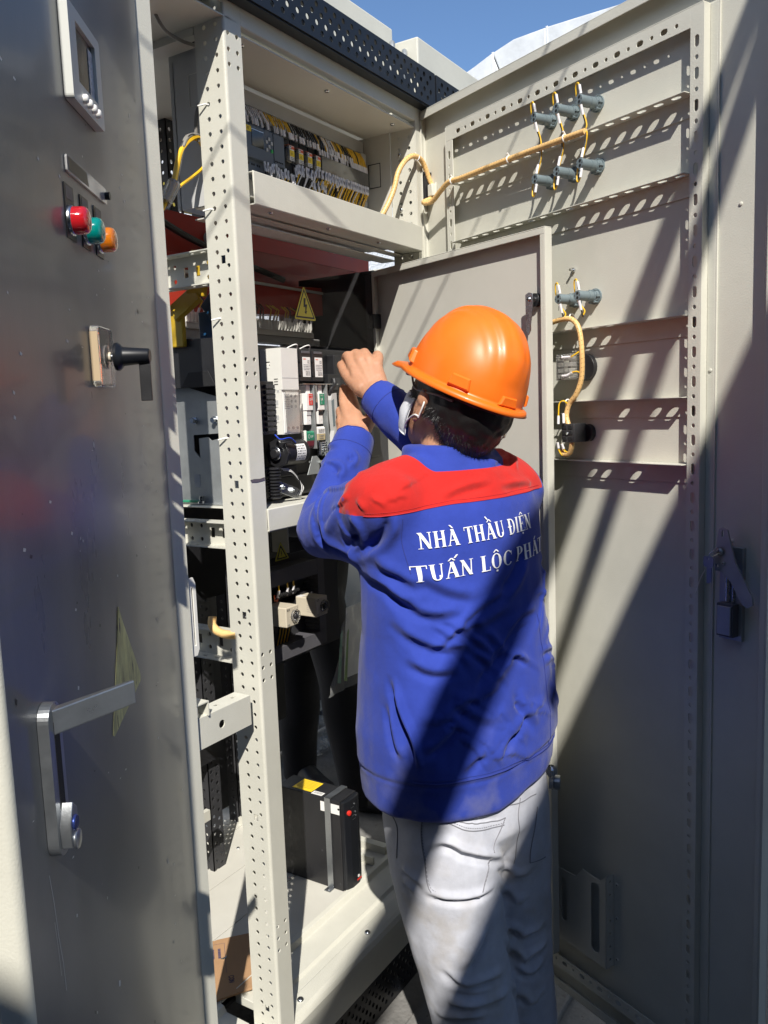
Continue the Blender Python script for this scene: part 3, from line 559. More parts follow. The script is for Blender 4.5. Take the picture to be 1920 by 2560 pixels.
# chips and scratches in the paint
rr_ = random.Random(11); b = B(); CH = mat('chipped_paint_white', (0.7, 0.7, 0.68), 0.6)
for i in range(120):
    x = rr_.uniform(0.03, 0.74); z = 1.15 - abs(rr_.gauss(0, 0.45)) if i < 34 else rr_.uniform(1.2, 2.2)
    if z < 0.3: z = rr_.uniform(.3, 1.0)
    w_, h2 = rr_.uniform(0.0015, 0.0060), rr_.uniform(0.001, 0.0055)
    if i % 4 == 0: h2 *= 2
    b.add([(x, 0.0004, z), (x + w_, 0.0004, z + h2 * .3), (x + w_ * .7, 0.0004, z + h2), (x - w_ * .4, 0.0004, z + h2 * .6)], [(0, 1, 2, 3)], CH if i % 5 else BLKM)
def scratch(pts, r): 
    for i in range(len(pts) - 1):
        (x0, z0), (x1, z1) = pts[i], pts[i + 1]; b.add([(x0 - r, 0.0004, z0), (x0 + r, 0.0004, z0), (x1 + r, 0.0004, z1), (x1 - r, 0.0004, z1)], [(0, 1, 2, 3)], CH)
scratch([(0.700, 1.075), (0.694, 1.04), (0.690, 1.00), (0.684, 0.965), (0.682, 0.93)], 0.0006)
scratch([(0.697, 1.02), (0.694, 0.99), (0.692, 0.955)], 0.0004)
tag(b.build('paint_chips', LD), kind='stuff')

# ------------------------------------------------------------ flat lettering helper (strokes as thin boxes)
SEG = {'C': [((.9, .8), (.6, 1), (.3, 1), (0, .7), (0, .3), (.3, 0), (.6, 0), (.9, .2))], 'E': [((.85, 1), (0, 1), (0, 0), (.85, 0)), ((0, .5), (.7, .5))], 'O': [((.3, 1), (.6, 1), (.9, .7), (.9, .3), (.6, 0), (.3, 0), (0, .3), (0, .7), (.3, 1))],
 'F': [((.85, 1), (0, 1), (0, 0)), ((0, .5), (.7, .5))], 'N': [((0, 0), (0, 1), (.85, 0), (.85, 1))], 'I': [((.1, 0), (.1, 1))], 'P': [((0, 0), (0, 1), (.6, 1), (.85, .8), (.85, .65), (.6, .48), (0, .48))],
 'U': [((0, 1), (0, .3), (.3, 0), (.55, 0), (.85, .3), (.85, 1))], 'S': [((.85, .85), (.6, 1), (.25, 1), (0, .8), (.15, .55), (.7, .45), (.85, .2), (.6, 0), (.25, 0), (0, .15))], 'H': [((0, 0), (0, 1)), ((.85, 0), (.85, 1)), ((0, .5), (.85, .5))],
 'T': [((0, 1), (.9, 1)), ((.45, 1), (.45, 0))], 'M': [((0, 0), (0, 1), (.45, .4), (.9, 1), (.9, 0))], 'W': [((0, 1), (.2, 0), (.45, .7), (.7, 0), (.9, 1))], 'R': [((0, 0), (0, 1), (.6, 1), (.85, .8), (.85, .65), (.6, .48), (0, .48)), ((.4, .48), (.85, 0))],
 'A': [((0, 0), (.45, 1), (.9, 0)), ((.2, .38), (.7, .38))], 'L': [((0, 1), (0, 0), (.8, 0))], 'D': [((0, 0), (0, 1), (.5, 1), (.85, .7), (.85, .3), (.5, 0), (0, 0))], 'G': [((.85, .85), (.6, 1), (.3, 1), (0, .7), (0, .3), (.3, 0), (.6, 0), (.85, .2), (.85, .5), (.5, .5))], 'B': [((0, 0), (0, 1), (.6, 1), (.8, .8), (.8, .65), (.6, .52), (0, .52)), ((.6, .52), (.85, .35), (.85, .2), (.6, 0), (0, 0))],
 'V': [((0, 1), (.45, 0), (.9, 1))], '1': [((.2, .8), (.5, 1), (.5, 0))], '2': [((0, .8), (.3, 1), (.6, 1), (.85, .75), (0, 0), (.85, 0))], '0': [((.3, 1), (.6, 1), (.85, .7), (.85, .3), (.6, 0), (.3, 0), (0, .3), (0, .7), (.3, 1))], '4': [((.7, 0), (.7, 1), (0, .35), (.9, .35))], ' ': []}
def letters(b_, txt, T, x, y, h, M, wd=0.13, adv=0.78, aspect=0.62, d=0.0003):
    for ch in txt:
        for st in SEG.get(ch, []):
            for (a0, b0), (a1, b1) in zip(st[:-1], st[1:]):
                p0 = Vector((x + a0 * h * aspect, y + b0 * h)); p1 = Vector((x + a1 * h * aspect, y + b1 * h)); dd = (p1 - p0)
                if dd.length < 1e-9: continue
                n_ = Vector((-dd.y, dd.x)).normalized() * h * wd / 2; e = dd.normalized() * h * wd / 2
                q_ = [p0 - n_ - e, p1 - n_ + e, p1 + n_ + e, p0 + n_ - e]
                b_.add([T @ Vector((k.x, k.y, d)) for k in q_], [(0, 1, 2, 3)], M)
        x += h * adv if ch != 'I' else h * adv * 0.45
def fake_lines(b_, T, x0, y0, x1, y1, n, M, seed=0, d=0.0003):      # rows of tiny print too small to read in the photo
    r = random.Random(seed); hh = (y1 - y0) / n
    for i in range(n):
        x = x0
        while x < x1 - 0.001:
            L = r.uniform(0.001, 0.004); xe = min(x1, x + L); yy = y1 - (i + 0.75) * hh
            b_.add([T @ Vector(k) for k in ((x, yy, d), (xe, yy, d), (xe, yy + hh * .42, d), (x, yy + hh * .42, d))], [(0, 1, 2, 3)], M); x = xe + r.uniform(0.0005, 0.0012)
def front(x, y, z): return FR((1, 0, 0), (0, 0, 1), (x, y, z))

# ------------------------------------------------------------ circuit breaker
CBK = empty('circuit_breaker', (1.72, 0.25, 1.345), 0, 'large black air circuit breaker with white control unit behind the worker\'s hands', 'circuit breaker')
def P_(b_, name, bevel=0.0, seg=2, par=CBK):
    o = b_.build(name, None, bevel, seg)
    o.parent = par; o.matrix_parent_inverse = par.matrix_basis.inverted() if par.parent is None else Matrix.Identity(4); return o
bpy.context.view_layer.update()
for o_ in (CBK,): pass
b = B(); b.box(1.415, 2.02, 0.115, 0.42, 1.350, 1.705, BLKM); P_(b, 'body', 0.004)
b = B(); b.box(1.44, 1.70, 0.085, 0.115, 1.352, 1.40, BLKM); b.box(1.44, 1.56, 0.075, 0.115, 1.40, 1.425, DGREY); b.box(1.70, 1.99, 0.085, 0.115, 1.36, 1.56, DGREY); b.box(1.80, 1.93, 0.072, 0.085, 1.42, 1.50, BLKM); b.box(1.75, 1.96, 0.09, 0.115, 1.58, 1.69, BLKM); P_(b, 'front_cover', 0.003)
# galvanised side chassis with punched features
b = B(); b.plate([(0.095, 1.346), (0.42, 1.346), (0.42, 1.668), (0.252, 1.668), (0.252, 1.615), (0.12, 1.580), (0.095, 1.572)], [circ(0.235, 1.640, 0.006, 12), [(0.235, 1.505), (0.235, 1.47), (0.218, 1.452), (0.218, 1.497), (0.19, 1.50), (0.18, 1.492), (0.15, 1.497), (0.15, 1.508)]], YZ(1.385), 0, 0.002, ZINC)
b.prism(rect(0.222, 1.385, 0.24, 1.415), YZ(1.385), 0, -0.0006, SATIN); b.prism(rect(0.12, 1.38, 0.128, 1.41), YZ(1.385), 0, -0.0006, STEEL)
for y in (0.225, 0.162): b.cyl((1.385, y, 1.538), (1.372, y, 1.538), 0.006, STEEL, n=10); b.cyl((1.385, y, 1.538), (1.380, y, 1.538), 0.009, STEEL, n=6)
b.box(1.378, 1.385, 0.095, 0.40, 1.346, 1.350, ZINC); ch = P_(b, 'side_chassis')
b = B(); b.cyl((1.378, 0.215, 1.349), (1.378, 0.215, 1.365), 0.006, STEEL, n=6); b.cyl((1.378, 0.215, 1.349), (1.378, 0.215, 1.354), 0.009, STEEL, n=12); P_(b, 'earth_bolt')
b = B(); b.tube(spl([(1.375, 0.30, 1.352), (1.376, 0.25, 1.353), (1.378, 0.22, 1.353)], 4), 0.003, GRNP, 6); P_(b, 'earth_wire')
b = B(); b.plate([(0.10, 1.612), (0.255, 1.612), (0.40, 1.612), (0.40, 1.72), (0.10, 1.715)], [], YZ(1.378), 0, -0.02, BLKM); b.prism([(0.13, 1.612), (0.235, 1.612), (0.21, 1.645), (0.15, 1.645)], YZ(1.358), 0, -0.0015, BLKD); P_(b, 'arc_chute', 0.001)
# control unit
b = B(); b.box(1.487, 1.547, 0.050, 0.112, 1.600, 1.694, WHT2); b.box(1.487, 1.547, 0.054, 0.112, 1.499, 1.5995, WHT2)
b.box(1.4862, 1.487, 0.060, 0.066, 1.595, 1.6, DUCT)
for z in (1.663, 1.656): b.box(1.4860, 1.4870, 0.083, 0.094, z, z + 0.0018, BLKD)
b.box(1.4858, 1.4870, 0.085, 0.092, 1.650, 1.6605, WHT)
for z in (1.612, 1.618, 1.624): b.box(1.4862, 1.4870, 0.062, 0.073, z, z + 0.0016, BLKD)
for z in (1.562, 1.528): b.box(1.4862, 1.4870, 0.064, 0.078, z, z + 0.015, DUCT); b.box(1.4858, 1.4872, 0.064, 0.078, z, z + 0.003, WHT)
b.box(1.487, 1.547, 0.0494, 0.050, 1.6265, 1.6275, DUCT); P_(b, 'control_unit', 0.002)
b = B(); b.box(1.491, 1.546, 0.052, 0.0538, 1.503, 1.594, WHT)
for z in (1.586, 1.574, 1.562):
    for x in (1.518, 1.533): b.cyl((x, 0.052, z), (x, 0.0505, z), 0.0035, DUCT, n=12); b.box(x - .0004, x + .0004, 0.0500, 0.0505, z - .003, z + .003, BLKM)
fake_lines(b, front(0, 0.0518, 0), 1.494, 1.556, 1.512, 1.592, 9, INKG, 3)
for x in (1.501, 1.520, 1.536): b.cyl((x, 0.052, 1.513), (x, 0.0495, 1.513), 0.0035, SATIN, n=12)
P_(b, 'control_panel')
b = B(); b.box(1.489, 1.5485, 0.0440, 0.0455, 1.501, 1.5985, GLASSC); P_(b, 'clear_cover', 0.001)
# left terminal stack
b = B(); b.box(1.435, 1.486, 0.075, 0.115, 1.50, 1.62, BLKM)
for i in range(9): b.box(1.452, 1.480, 0.066, 0.075, 1.508 + i * .012, 1.516 + i * .012, DGREY)
P_(b, 'terminal_stack', 0.0008)
# coils with labels
for x0 in (1.558, 1.606):
    b = B(); b.box(x0, x0 + 0.043, 0.052, 0.115, 1.620, 1.692, BLKM); b.box(x0 - .002, x0 + .002, 0.050, 0.08, 1.632, 1.640, BLKM); b.box(x0 - .002, x0 + .002, 0.050, 0.08, 1.664, 1.672, BLKM); b.box(x0 + .006, x0 + .038, 0.050, 0.052, 1.684, 1.690, DUCTD)
    o = P_(b, 'coil', 0.0015)
    b = B(); b.box(x0 + 0.010, x0 + 0.039, 0.0512, 0.052, 1.630, 1.676, WHT); T = front(0, 0.0511, 0)
    letters(b, 'CE', T, x0 + 0.028, 1.662, 0.006, INK); fake_lines(b, T, x0 + 0.012, 1.645, x0 + 0.037, 1.660, 4, INKG, 5); fake_lines(b, T, x0 + .02, 1.633, x0 + .037, 1.644, 4, INK, 6); fake_lines(b, T, x0 + 0.012, 1.669, x0 + 0.024, 1.674, 1, ORP, 7)
    P_(b, 'coil_label')
    b = B(); b.tube(spl([(x0 + .012, 0.07, 1.69), (x0 + .004, 0.06, 1.703), (x0 - 0.006, 0.062, 1.704), (x0 - 0.016, 0.075, 1.697)], 5), 0.0014, WHT, 6); P_(b, 'coil_wire')
# push buttons
for x0, M, t1 in ((1.574, REDP, 'OFF'), (1.621, GRNP, 'ON')):
    b = B(); b.box(x0 + 0.006, x0 + 0.021, 0.054, 0.09, 1.588, 1.611, WHT); b.box(x0 + .001, x0 + .024, 0.050, 0.09, 1.552, 1.592, WHT); b.box(x0 + .003, x0 + .020, 0.054, 0.09, 1.518, 1.552, WHT); b.box(x0 + .003, x0 + .020, 0.0525, 0.054, 1.540, 1.549, DUCT if t1 == 'OFF' else BLKD); b.cyl((x0 + .013, .0545, 1.602), (x0 + .013, .0535, 1.602), 0.0015, DUCT, n=8); b.cyl((x0 + .013, .0545, 1.528), (x0 + .013, .0535, 1.528), 0.0015, DUCT, n=8)
    P_(b, 'push_button', 0.0012)
    b = B(); b.box(x0 + (.009 if t1 == 'OFF' else .005), x0 + .0235, 0.0490, 0.0499, 1.564, 1.5905, M); T = front(0, 0.0489, 0); xx = x0 + (.0105 if t1 == 'OFF' else .0075)
    letters(b, t1, T, xx, 1.574, 0.0065, WHT, 0.14, 0.74); letters(b, 'PUSH', T, xx, 1.5845, 0.0034, WHT, 0.14, 0.8); letters(b, 'O' if t1 == 'OFF' else 'I', T, xx + .0035, 1.566, 0.0055, WHT, 0.14, 0.74, 0.8); P_(b, 'button_face')
# status flags
b = B(); T = Matrix(((0, 0, 1, 0), (1, 0, 0, 0), (0, 1, 0, 0), (0, 0, 0, 1)))
b.prism([(0.052, 1.503), (0.049, 1.499), (0.0485, 1.488), (0.0495, 1.4805), (0.052, 1.4805)], T, 1.563, 1.597, GRNP); b.prism([(0.0520, 1.4803), (0.0495, 1.4803), (0.0515, 1.468), (0.056, 1.462), (0.058, 1.462), (0.053, 1.4803)], T, 1.563, 1.597, MAR)
b.box(1.5625, 1.564, 0.047, 0.06, 1.462, 1.505, WHT2); TT = front(0, 0.0483, 0); letters(b, 'O', TT, 1.572, 1.486, 0.009, WHT, 0.13, .7, 0.85); letters(b, 'OFF', TT, 1.582, 1.4875, 0.0048, WHT, .15, .72); P_(b, 'position_flag')
b = B(); b.prism([(0.052, 1.512), (0.0485, 1.508), (0.048, 1.495), (0.052, 1.495)], T, 1.611, 1.640, WHT); b.prism([(0.052, 1.4948), (0.048, 1.4948), (0.049, 1.480), (0.052, 1.479)], T, 1.611, 1.640, mat('tan_flag', (0.55, 0.45, 0.25), 0.4)); fake_lines(b, front(0, 0.0478, 0), 1.614, 1.497, 1.637, 1.506, 3, INK, 9); fake_lines(b, front(0, 0.0478, 0), 1.616, 1.482, 1.634, 1.493, 2, INKG, 8); P_(b, 'spring_flag')
# linkage plates, coil spring, brackets
b = B(); b.box(1.558, 1.70, 0.045, 0.075, 1.612, 1.6145, STEEL); b.box(1.600, 1.603, 0.046, 0.08, 1.46, 1.612, ZINC); b.box(1.648, 1.652, 0.044, 0.08, 1.44, 1.612, ZINC); b.box(1.604, 1.611, 0.045, 0.06, 1.570, 1.61, STEEL); P_(b, 'linkage', 0.0006)
b = B(); b.tube([(1.640 + 0.010 * math.cos(i * .8), 0.058 + 0.010 * math.sin(i * .8), 1.448 + i * .0007) for i in range(40)], 0.0016, STEEL, 6); P_(b, 'spring')
b = B(); b.lathe((1.655, 0.06, 1.452), (0.3, -1, 0.1), [(0, 0.014), (0.004, 0.014), (0.006, 0.010), (0.016, 0.010), (0.018, 0.006)], STEEL, 20); b.cyl((1.618, 0.05, 1.445), (1.618, 0.05, 1.475), 0.004, STEEL, n=10); P_(b, 'roller')
b = B(); b.plate([(1.560, 1.400), (1.605, 1.400), (1.612, 1.432), (1.60, 1.443), (1.582, 1.443)], [], front(0, 0.046, 0), 0, -0.002, ZINC); b.box(1.603, 1.64, 0.04, 0.075, 1.425, 1.43, ZINC); P_(b, 'bracket', 0.0006)
# charging motor
b = B(); b.cyl((1.478, 0.062, 1.457), (1.556, 0.062, 1.457), 0.030, BLKM, n=32); b.cyl((1.470, 0.062, 1.457), (1.478, 0.062, 1.457), 0.034, BLKM, n=8); b.cyl((1.462, 0.062, 1.457), (1.470, 0.062, 1.457), 0.016, STEEL, n=20); b.cyl((1.458, 0.062, 1.457), (1.463, 0.062, 1.457), 0.011, BLKM, n=16); P_(b, 'charging_motor', 0.0015)
b = B(); n_ = 8
vs = [(x, 0.062 - 0.0306 * math.cos(R_(a)), 1.457 + 0.0306 * math.sin(R_(a))) for x in (1.506, 1.541) for a in [-38 + 76 * i / n_ for i in range(n_ + 1)]]
b.add(vs, [(i, n_ + 1 + i, n_ + 2 + i, i + 1) for i in range(n_)], WHT, True)
for j in range(6):
    for k in range(5):
        a = R_(-30 + j * 11); x = 1.509 + k * .006; L = 0.002 + 0.003 * ((j * 7 + k * 3) % 5) / 5
        b.add([(x, 0.062 - 0.0309 * math.cos(a), 1.457 + 0.0309 * math.sin(a)), (x + L, 0.062 - 0.0309 * math.cos(a), 1.457 + 0.0309 * math.sin(a)), (x + L, 0.062 - 0.0309 * math.cos(a + .07), 1.457 + 0.0309 * math.sin(a + .07)), (x, 0.062 - 0.0309 * math.cos(a + .07), 1.457 + 0.0309 * math.sin(a + .07))], [(0, 1, 2, 3)], INK if j else INKG)
P_(b, 'motor_label')
# ribbed hose, wires and mounting plate below
b = B()
for i in range(10): b.lathe((1.448, 0.055, 1.356 + i * .0072), (0, 0, 1), [(0, 0.012), (0.002, 0.0155), (0.004, 0.0155), (0.006, 0.012)], BLKM, 16)
P_(b, 'ribbed_hose')
b = B(); b.plate([(1.448, 1.372), (1.453, 1.396), (1.520, 1.373), (1.535, 1.355), (1.51, 1.350)], [], front(0, 0.045, 0), 0, -0.002, STEEL); o = P_(b, 'mounting_plate', 0.0005)
for p_ in ((1.466, 0.045, 1.381), (1.497, 0.045, 1.371)): b = B(); b.cyl(p_, (p_[0], 0.036, p_[2]), 0.003, STEEL, n=10); b.cyl(p_, (p_[0], 0.040, p_[2]), 0.006, STEEL, n=6); P_(b, 'stud')
for i in range(5): b = B(); b.tube(spl([(1.478 + i * .003, 0.06, 1.424 - i * .002), (1.50, 0.05 - i * .001, 1.418 - i * .002), (1.522 + i * .002, 0.045, 1.395 - i * .003), (1.527 + i * .003, 0.043, 1.372), (1.516 + i * .002, 0.042, 1.357)], 6), 0.0017, WHT if i % 2 else WIREB, 6); P_(b, 'wire')
for i in range(3): b = B(); b.tube(spl([(1.452 + i * .002, 0.05, 1.500), (1.452, 0.035, 1.49 - i * .004), (1.475, 0.026, 1.492 - i * .005), (1.50, 0.03, 1.480 - i * .004)], 6), 0.0014, WIREB if i else mat('blue_wire', (0.02, 0.06, 0.5), 0.4), 6); P_(b, 'wire')
# operating handle
b = B(); b.plate([(1.667, 1.575), (1.672, 1.590), (1.692, 1.592), (1.695, 1.50), (1.672, 1.440), (1.655, 1.448), (1.676, 1.500)], [], front(0, 0.046, 0), 0, -0.012, DUCT); b.plate([(1.668, 1.573), (1.679, 1.578), (1.679, 1.512), (1.672, 1.512)], [], front(0, 0.045, 0), 0, -0.001, GREYP); P_(b, 'charging_handle', 0.0015)
b = B(); b.tube(spl([(1.668, 0.05, 1.592), (1.672, 0.045, 1.603), (1.684, 0.045, 1.612), (1.690, 0.05, 1.625)], 5), 0.005, BLKM, 8); P_(b, 'hook')
b = B(); b.box(1.70, 1.76, 0.075, 0.115, 1.59, 1.64, BLKM); b.box(1.715, 1.745, 0.07, 0.075, 1.60, 1.63, DGREY); P_(b, 'auxiliary_block', 0.001)

# ------------------------------------------------------------ acrylic shield with the warning sticker
ACR = mat('clear_acrylic', (0.66, 0.65, 0.64), 0.03, trans=1.0, ior=1.12, spec=0.35)
b = B(); b.box(1.352, 1.985, 0.119, 0.123, 1.712, 1.916, ACR); ac = b.build('acrylic_shield'); tag(ac, 'clear acrylic shield above the breaker carrying a shock warning triangle', 'shield')
b = B(); T = front(0, 0.1185, 0)
def roundtri(A, Bp, Cp, r=0.004):
    out = []
    P3 = [Vector(A), Vector(Bp), Vector(Cp)]
    for i in range(3):
        p, pa, pb = P3[i], P3[i - 1], P3[(i + 1) % 3]; u = (pa - p).normalized(); v = (pb - p).normalized()
        for t in (0, .25, .5, .75, 1): out.append(tuple((p + u * r * 2 * (1 - t) ** 2 + v * r * 2 * t ** 2)))
    return out
b.prism(roundtri((1.6305, 1.7735), (1.7195, 1.7735), (1.673, 1.856)), T, 0, 0.0006, WARN)
for A_, B_, C_, D_ in (((1.637, 1.7775), (1.7135, 1.7775), (1.7070, 1.7815), (1.6435, 1.7815)), ((1.637, 1.7775), (1.6435, 1.7815), (1.6735, 1.842), (1.6733, 1.850)), ((1.7135, 1.7775), (1.6733, 1.850), (1.6735, 1.842), (1.7070, 1.7815))):
    b.add([T @ Vector((k[0], k[1], 0.0007)) for k in (A_, B_, C_, D_)], [(0, 1, 2, 3)], INK)
bolt = [(1.671, 1.826), (1.679, 1.826), (1.6765, 1.811), (1.684, 1.812), (1.6795, 1.795), (1.6825, 1.796), (1.678, 1.787), (1.672, 1.793), (1.6755, 1.794), (1.676, 1.805), (1.669, 1.804)]
b.plate(bolt, [], T, 0.0007, 0.0009, INK); b.build('warning_triangle', ac)
# ------------------------------------------------------------ wiring behind the acrylic and busbars
TS = empty('terminal_strip', (1.55, 0.3, 1.75), 0, 'pale terminal strip with ferruled wires behind the acrylic shield', 'terminal strip')
b = B(); b.box(1.45, 1.95, 0.300, 0.315, 1.755, 1.768, WHT2); b.box(1.45, 1.945, 0.298, 0.302, 1.768, 1.771, WHT); b.box(1.45, 1.99, 0.31, 0.34, 1.735, 1.755, DUCT); o = P_(b, 'strip', 0.0008, par=TS)
b = B(); r2 = random.Random(3)
for i in range(38):
    x = 1.46 + i * 0.0128; b.box(x, x + .0022, 0.295, 0.315, 1.770, 1.795, WHT2)
    if r2.random() < .8:
        M = YEL if r2.random() < .35 else PAPER; dx = r2.uniform(-.01, .012)
        b.tube([(x + .006, 0.305, 1.785), (x + .006 + dx * .5, 0.300, 1.805)], 0.0030, PAPER, 6); b.tube([(x + .006 + dx * .5, 0.300, 1.805), (x + .006 + dx, 0.295, 1.822), (x + .002, 0.31, 1.835)], 0.0018, YELD if r2.random() < .5 else WIREB, 6)
tag(P_(b, 'terminals', par=TS), kind='stuff')
def bus(name, pts, wd, th, M, label, grp=None):
    b_ = B()
    for i in range(len(pts) - 1):
        p, q_ = Vector(pts[i]), Vector(pts[i + 1])
        d_ = (q_ - p).normalized(); s_ = Vector((0, 1, 0)) if abs(d_.y) < .8 else Vector((1, 0, 0)); s_ = (s_ - d_ * s_.dot(d_)).normalized(); n_ = d_.cross(s_)
        vv = [c + s_ * a_ * wd / 2 + n_ * c2 * th / 2 for c in (p - d_ * th * .3, q_ + d_ * th * .3) for a_, c2 in ((-1, -1), (1, -1), (1, 1), (-1, 1))]
        b_.add(vv, [(3, 2, 1, 0), (4, 5, 6, 7), (0, 1, 5, 4), (1, 2, 6, 5), (2, 3, 7, 6), (3, 0, 4, 7)], M)
    o_ = b_.build(name, None, 0.002); tag(o_, label, 'busbar', grp); return o_
bus('busbar', [(1.352, 0.235, 1.705), (1.352, 0.235, 1.775), (1.372, 0.185, 1.815), (1.374, 0.165, 1.90)], 0.052, 0.012, BUSY, 'yellow insulated busbar bent beside the perforated post', 'busbars')
bus('busbar', [(1.402, 0.180, 1.70), (1.402, 0.180, 1.775), (1.41, 0.14, 1.82), (1.412, 0.12, 1.92)], 0.055, 0.012, BUSB, 'blue insulated busbar right behind the yellow one', 'busbars')
bus('busbar', [(1.50, 0.50, 2.0), (2.45, 0.50, 2.0)], 0.10, 0.135, BUSR, 'upper red busbar crossing behind the shelf', 'busbars')
bus('busbar', [(1.34, 0.36, 1.83), (2.05, 0.36, 1.87)], 0.05, 0.08, BUSR, 'lower red busbar running behind the acrylic shield', 'busbars')
bus('busbar', [(1.5, 0.44, 1.93), (2.2, 0.44, 1.93)], 0.02, 0.06, BUSR, 'flat red busbar between the other two behind the shield', 'busbars')
b = B(); b.lathe((1.70, 0.44, 2.015), (-0.5, -1, 0), [(0, 0.02), (0.004, 0.02), (0.004, 0.015), (0.008, 0.015), (0.012, 0.011), (0.02, 0.011), (0.021, 0.007)], SATIN, 24); tag(b.build('busbar_bolt'), 'round bolt head with washers on the upper red busbar', 'bolt')
b = B(); b.tube(spl([(1.46, 0.40, 2.03), (1.60, 0.42, 2.00), (1.78, 0.42, 1.965), (1.95, 0.40, 1.93)], 6), 0.009, WIREB, 8); tag(b.build('black_cable'), 'black cable crossing in front of the red busbars', 'cable')
b = B(); b.box(1.42, 2.05, 0.33, 0.36, 1.89, 1.897, PAINT); b.plate(rect(1.42, 1.85, 2.05, 1.89), [rect(1.45 + i * .05, 1.862, 1.468 + i * .05, 1.876) for i in range(11)], XZ(0.36), 0, -TH, PAINT); b.build('cross_rail', CAB)
b = B(); b.box(1.95, 2.25, 0.42, 0.425, 1.66, 1.90, DUCT); b.box(2.03, 2.07, 0.40, 0.42, 1.76, 1.80, WHT); b.build('rear_panel', CAB)
# ------------------------------------------------------------ upper control box
TD = empty('wire_duct', (1.8, 0.185, 2.25), 0, 'wide grey wire duct along the top of the control shelf', 'wire duct')
b = B(); b.box(1.363, 2.040, 0.165, 0.169, 2.256, 2.288, DUCT); P_(b, 'duct_cover', 0.0012, par=TD)
b = B()
for i in range(84): b.box(1.366 + i * .008, 1.3705 + i * .008, 0.168, 0.172, 2.232, 2.256, DUCT)
b.box(1.363, 2.04, 0.1695, 0.196, 2.275, 2.2775, DUCT)
tag(P_(b, 'duct_fingers', par=TD), kind='stuff')
b = B(); b.box(2.005, 2.028, 0.150, 0.196, 1.995, 2.250, DUCT); b.box(2.028, 2.0405, 0.165, 0.196, 1.995, 2.255, DUCT); tag(b.build('wire_duct', None, 0.001), 'short upright grey wire duct at the right end of the control shelf', 'wire duct')
PLC = empty('logic_controller', (1.55, 0.16, 2.15), 0, 'grey logic controller with small screen and green button', 'controller')
PLCM = mat('blue_grey_plastic', (0.105, 0.125, 0.15), 0.4, var=0.06, vscale=20)
b = B(); b.box(1.400, 1.636, 0.128, 0.185, 2.125, 2.196, PLCM); b.box(1.400, 1.636, 0.138, 0.185, 2.098, 2.125, PLCM); b.box(1.400, 1.636, 0.138, 0.185, 2.196, 2.208, PLCM); b.box(1.595, 1.5965, 0.1270, 0.128, 2.125, 2.196, BLKM)
for i in range(5): b.cyl((1.602 + i * .006, .1375, 2.134), (1.602 + i * .006, .1265, 2.134), 0.0018, BLKD, n=8)
for x in (1.508, 1.515, 1.527, 1.534, 1.546, 1.553): b.cyl((x, .138, 2.114), (x, .1372, 2.114), 0.0028, BLKD, n=8)
P_(b, 'housing', 0.002, par=PLC)
b = B(); b.box(1.519, 1.560, 0.1268, 0.128, 2.151, 2.186, SCREEN); b.box(1.5185, 1.5605, 0.1262, 0.1275, 2.1865, 2.188, STEEL); P_(b, 'screen', par=PLC)
b = B(); b.box(1.497, 1.5175, 0.1268, 0.1279, 2.180, 2.192, LABELY); letters(b, 'A2', front(0, 0.1266, 0), 1.503, 2.184, 0.005, INK); P_(b, 'yellow_tag', par=PLC)
for (x, z) in ((1.579, 2.1785), (1.570, 2.1705), (1.588, 2.1705), (1.579, 2.1615), (1.570, 2.153), (1.588, 2.153)):
    b = B(); M = GRNP if (x, z) == (1.588, 2.153) else DUCT
    if M is GRNP: M = mat('bright_green_key', (0.02, 0.40, 0.08), 0.4)
    b.box(x - .0036, x + .0036, 0.1255, 0.128, z - .0036, z + .0036, M); P_(b, 'key', 0.0005, par=PLC)
REL = []
relay_lbl = ['first relay from the controller', 'second relay from the controller', 'third relay from the controller', 'relay nearest the terminal cover']
for i, x in enumerate((1.650, 1.686, 1.722, 1.757)):
    RT = empty('relay', (x, 0.15, 2.14), 0, 'clear plug-in relay with yellow label, ' + relay_lbl[i], 'relay', 'plug-in relays on the control shelf')
    b = B(); b.box(x, x + .024, 0.128, 0.160, 2.146, 2.184, GLASSC); b.box(x + .004, x + .020, 0.137, 0.160, 2.150, 2.178, DUCTD); b.box(x + .007, x + .018, 0.133, 0.137, 2.150, 2.16, BEIGE); P_(b, 'relay_body', 0.0008, par=RT)
    b = B(); b.box(x + .006, x + .0235, 0.1272, 0.128, 2.150, 2.1835, WHT); b.box(x + .006, x + .0235, 0.1268, 0.1273, 2.159, 2.173, LABELY); b.box(x + .013, x + .0235, 0.1268, 0.1273, 2.176, 2.182, ORP); b.box(x, x + .024, 0.128, 0.150, 2.1840, 2.1846, ORP)
    T = front(0, 0.1266, 0); letters(b, ('A1', 'A2', 'F1', 'F2')[i], T, x + .011, 2.163, 0.0045, INK); fake_lines(b, T, x + .009, 2.1505, x + .022, 2.158, 2, INKG, i); fake_lines(b, T, x + .007, 2.174, x + .012, 2.183, 2, INK, i + 9); P_(b, 'relay_label', par=RT)
    b = B(); b.box(x - .004, x + .029, 0.140, 0.185, 2.10, 2.146, BLKM); b.box(x - .004, x + .029, 0.145, 0.185, 2.185, 2.205, BLKM)
    for k in range(4): b.cyl((x + .0 + k * .008, .1395, 2.118), (x + .0 + k * .008, .1385, 2.118), 0.0028, DGREY, n=8)
    P_(b, 'relay_socket', 0.0006, par=RT)
TB = empty('terminal_block', (1.9, 0.15, 2.14), 0, 'long row of terminals under a smoked cover on the control shelf', 'terminal block')
b = B(); b.box(1.788, 2.004, 0.128, 0.130, 2.151, 2.189, mat('smoked_cover', (0.11, 0.105, 0.095), 0.2, coat=0.6, var=0.25, vscale=14)); b.box(1.788, 2.004, 0.130, 0.15, 2.150, 2.1515, BLKM); P_(b, 'smoked_cover', par=TB)
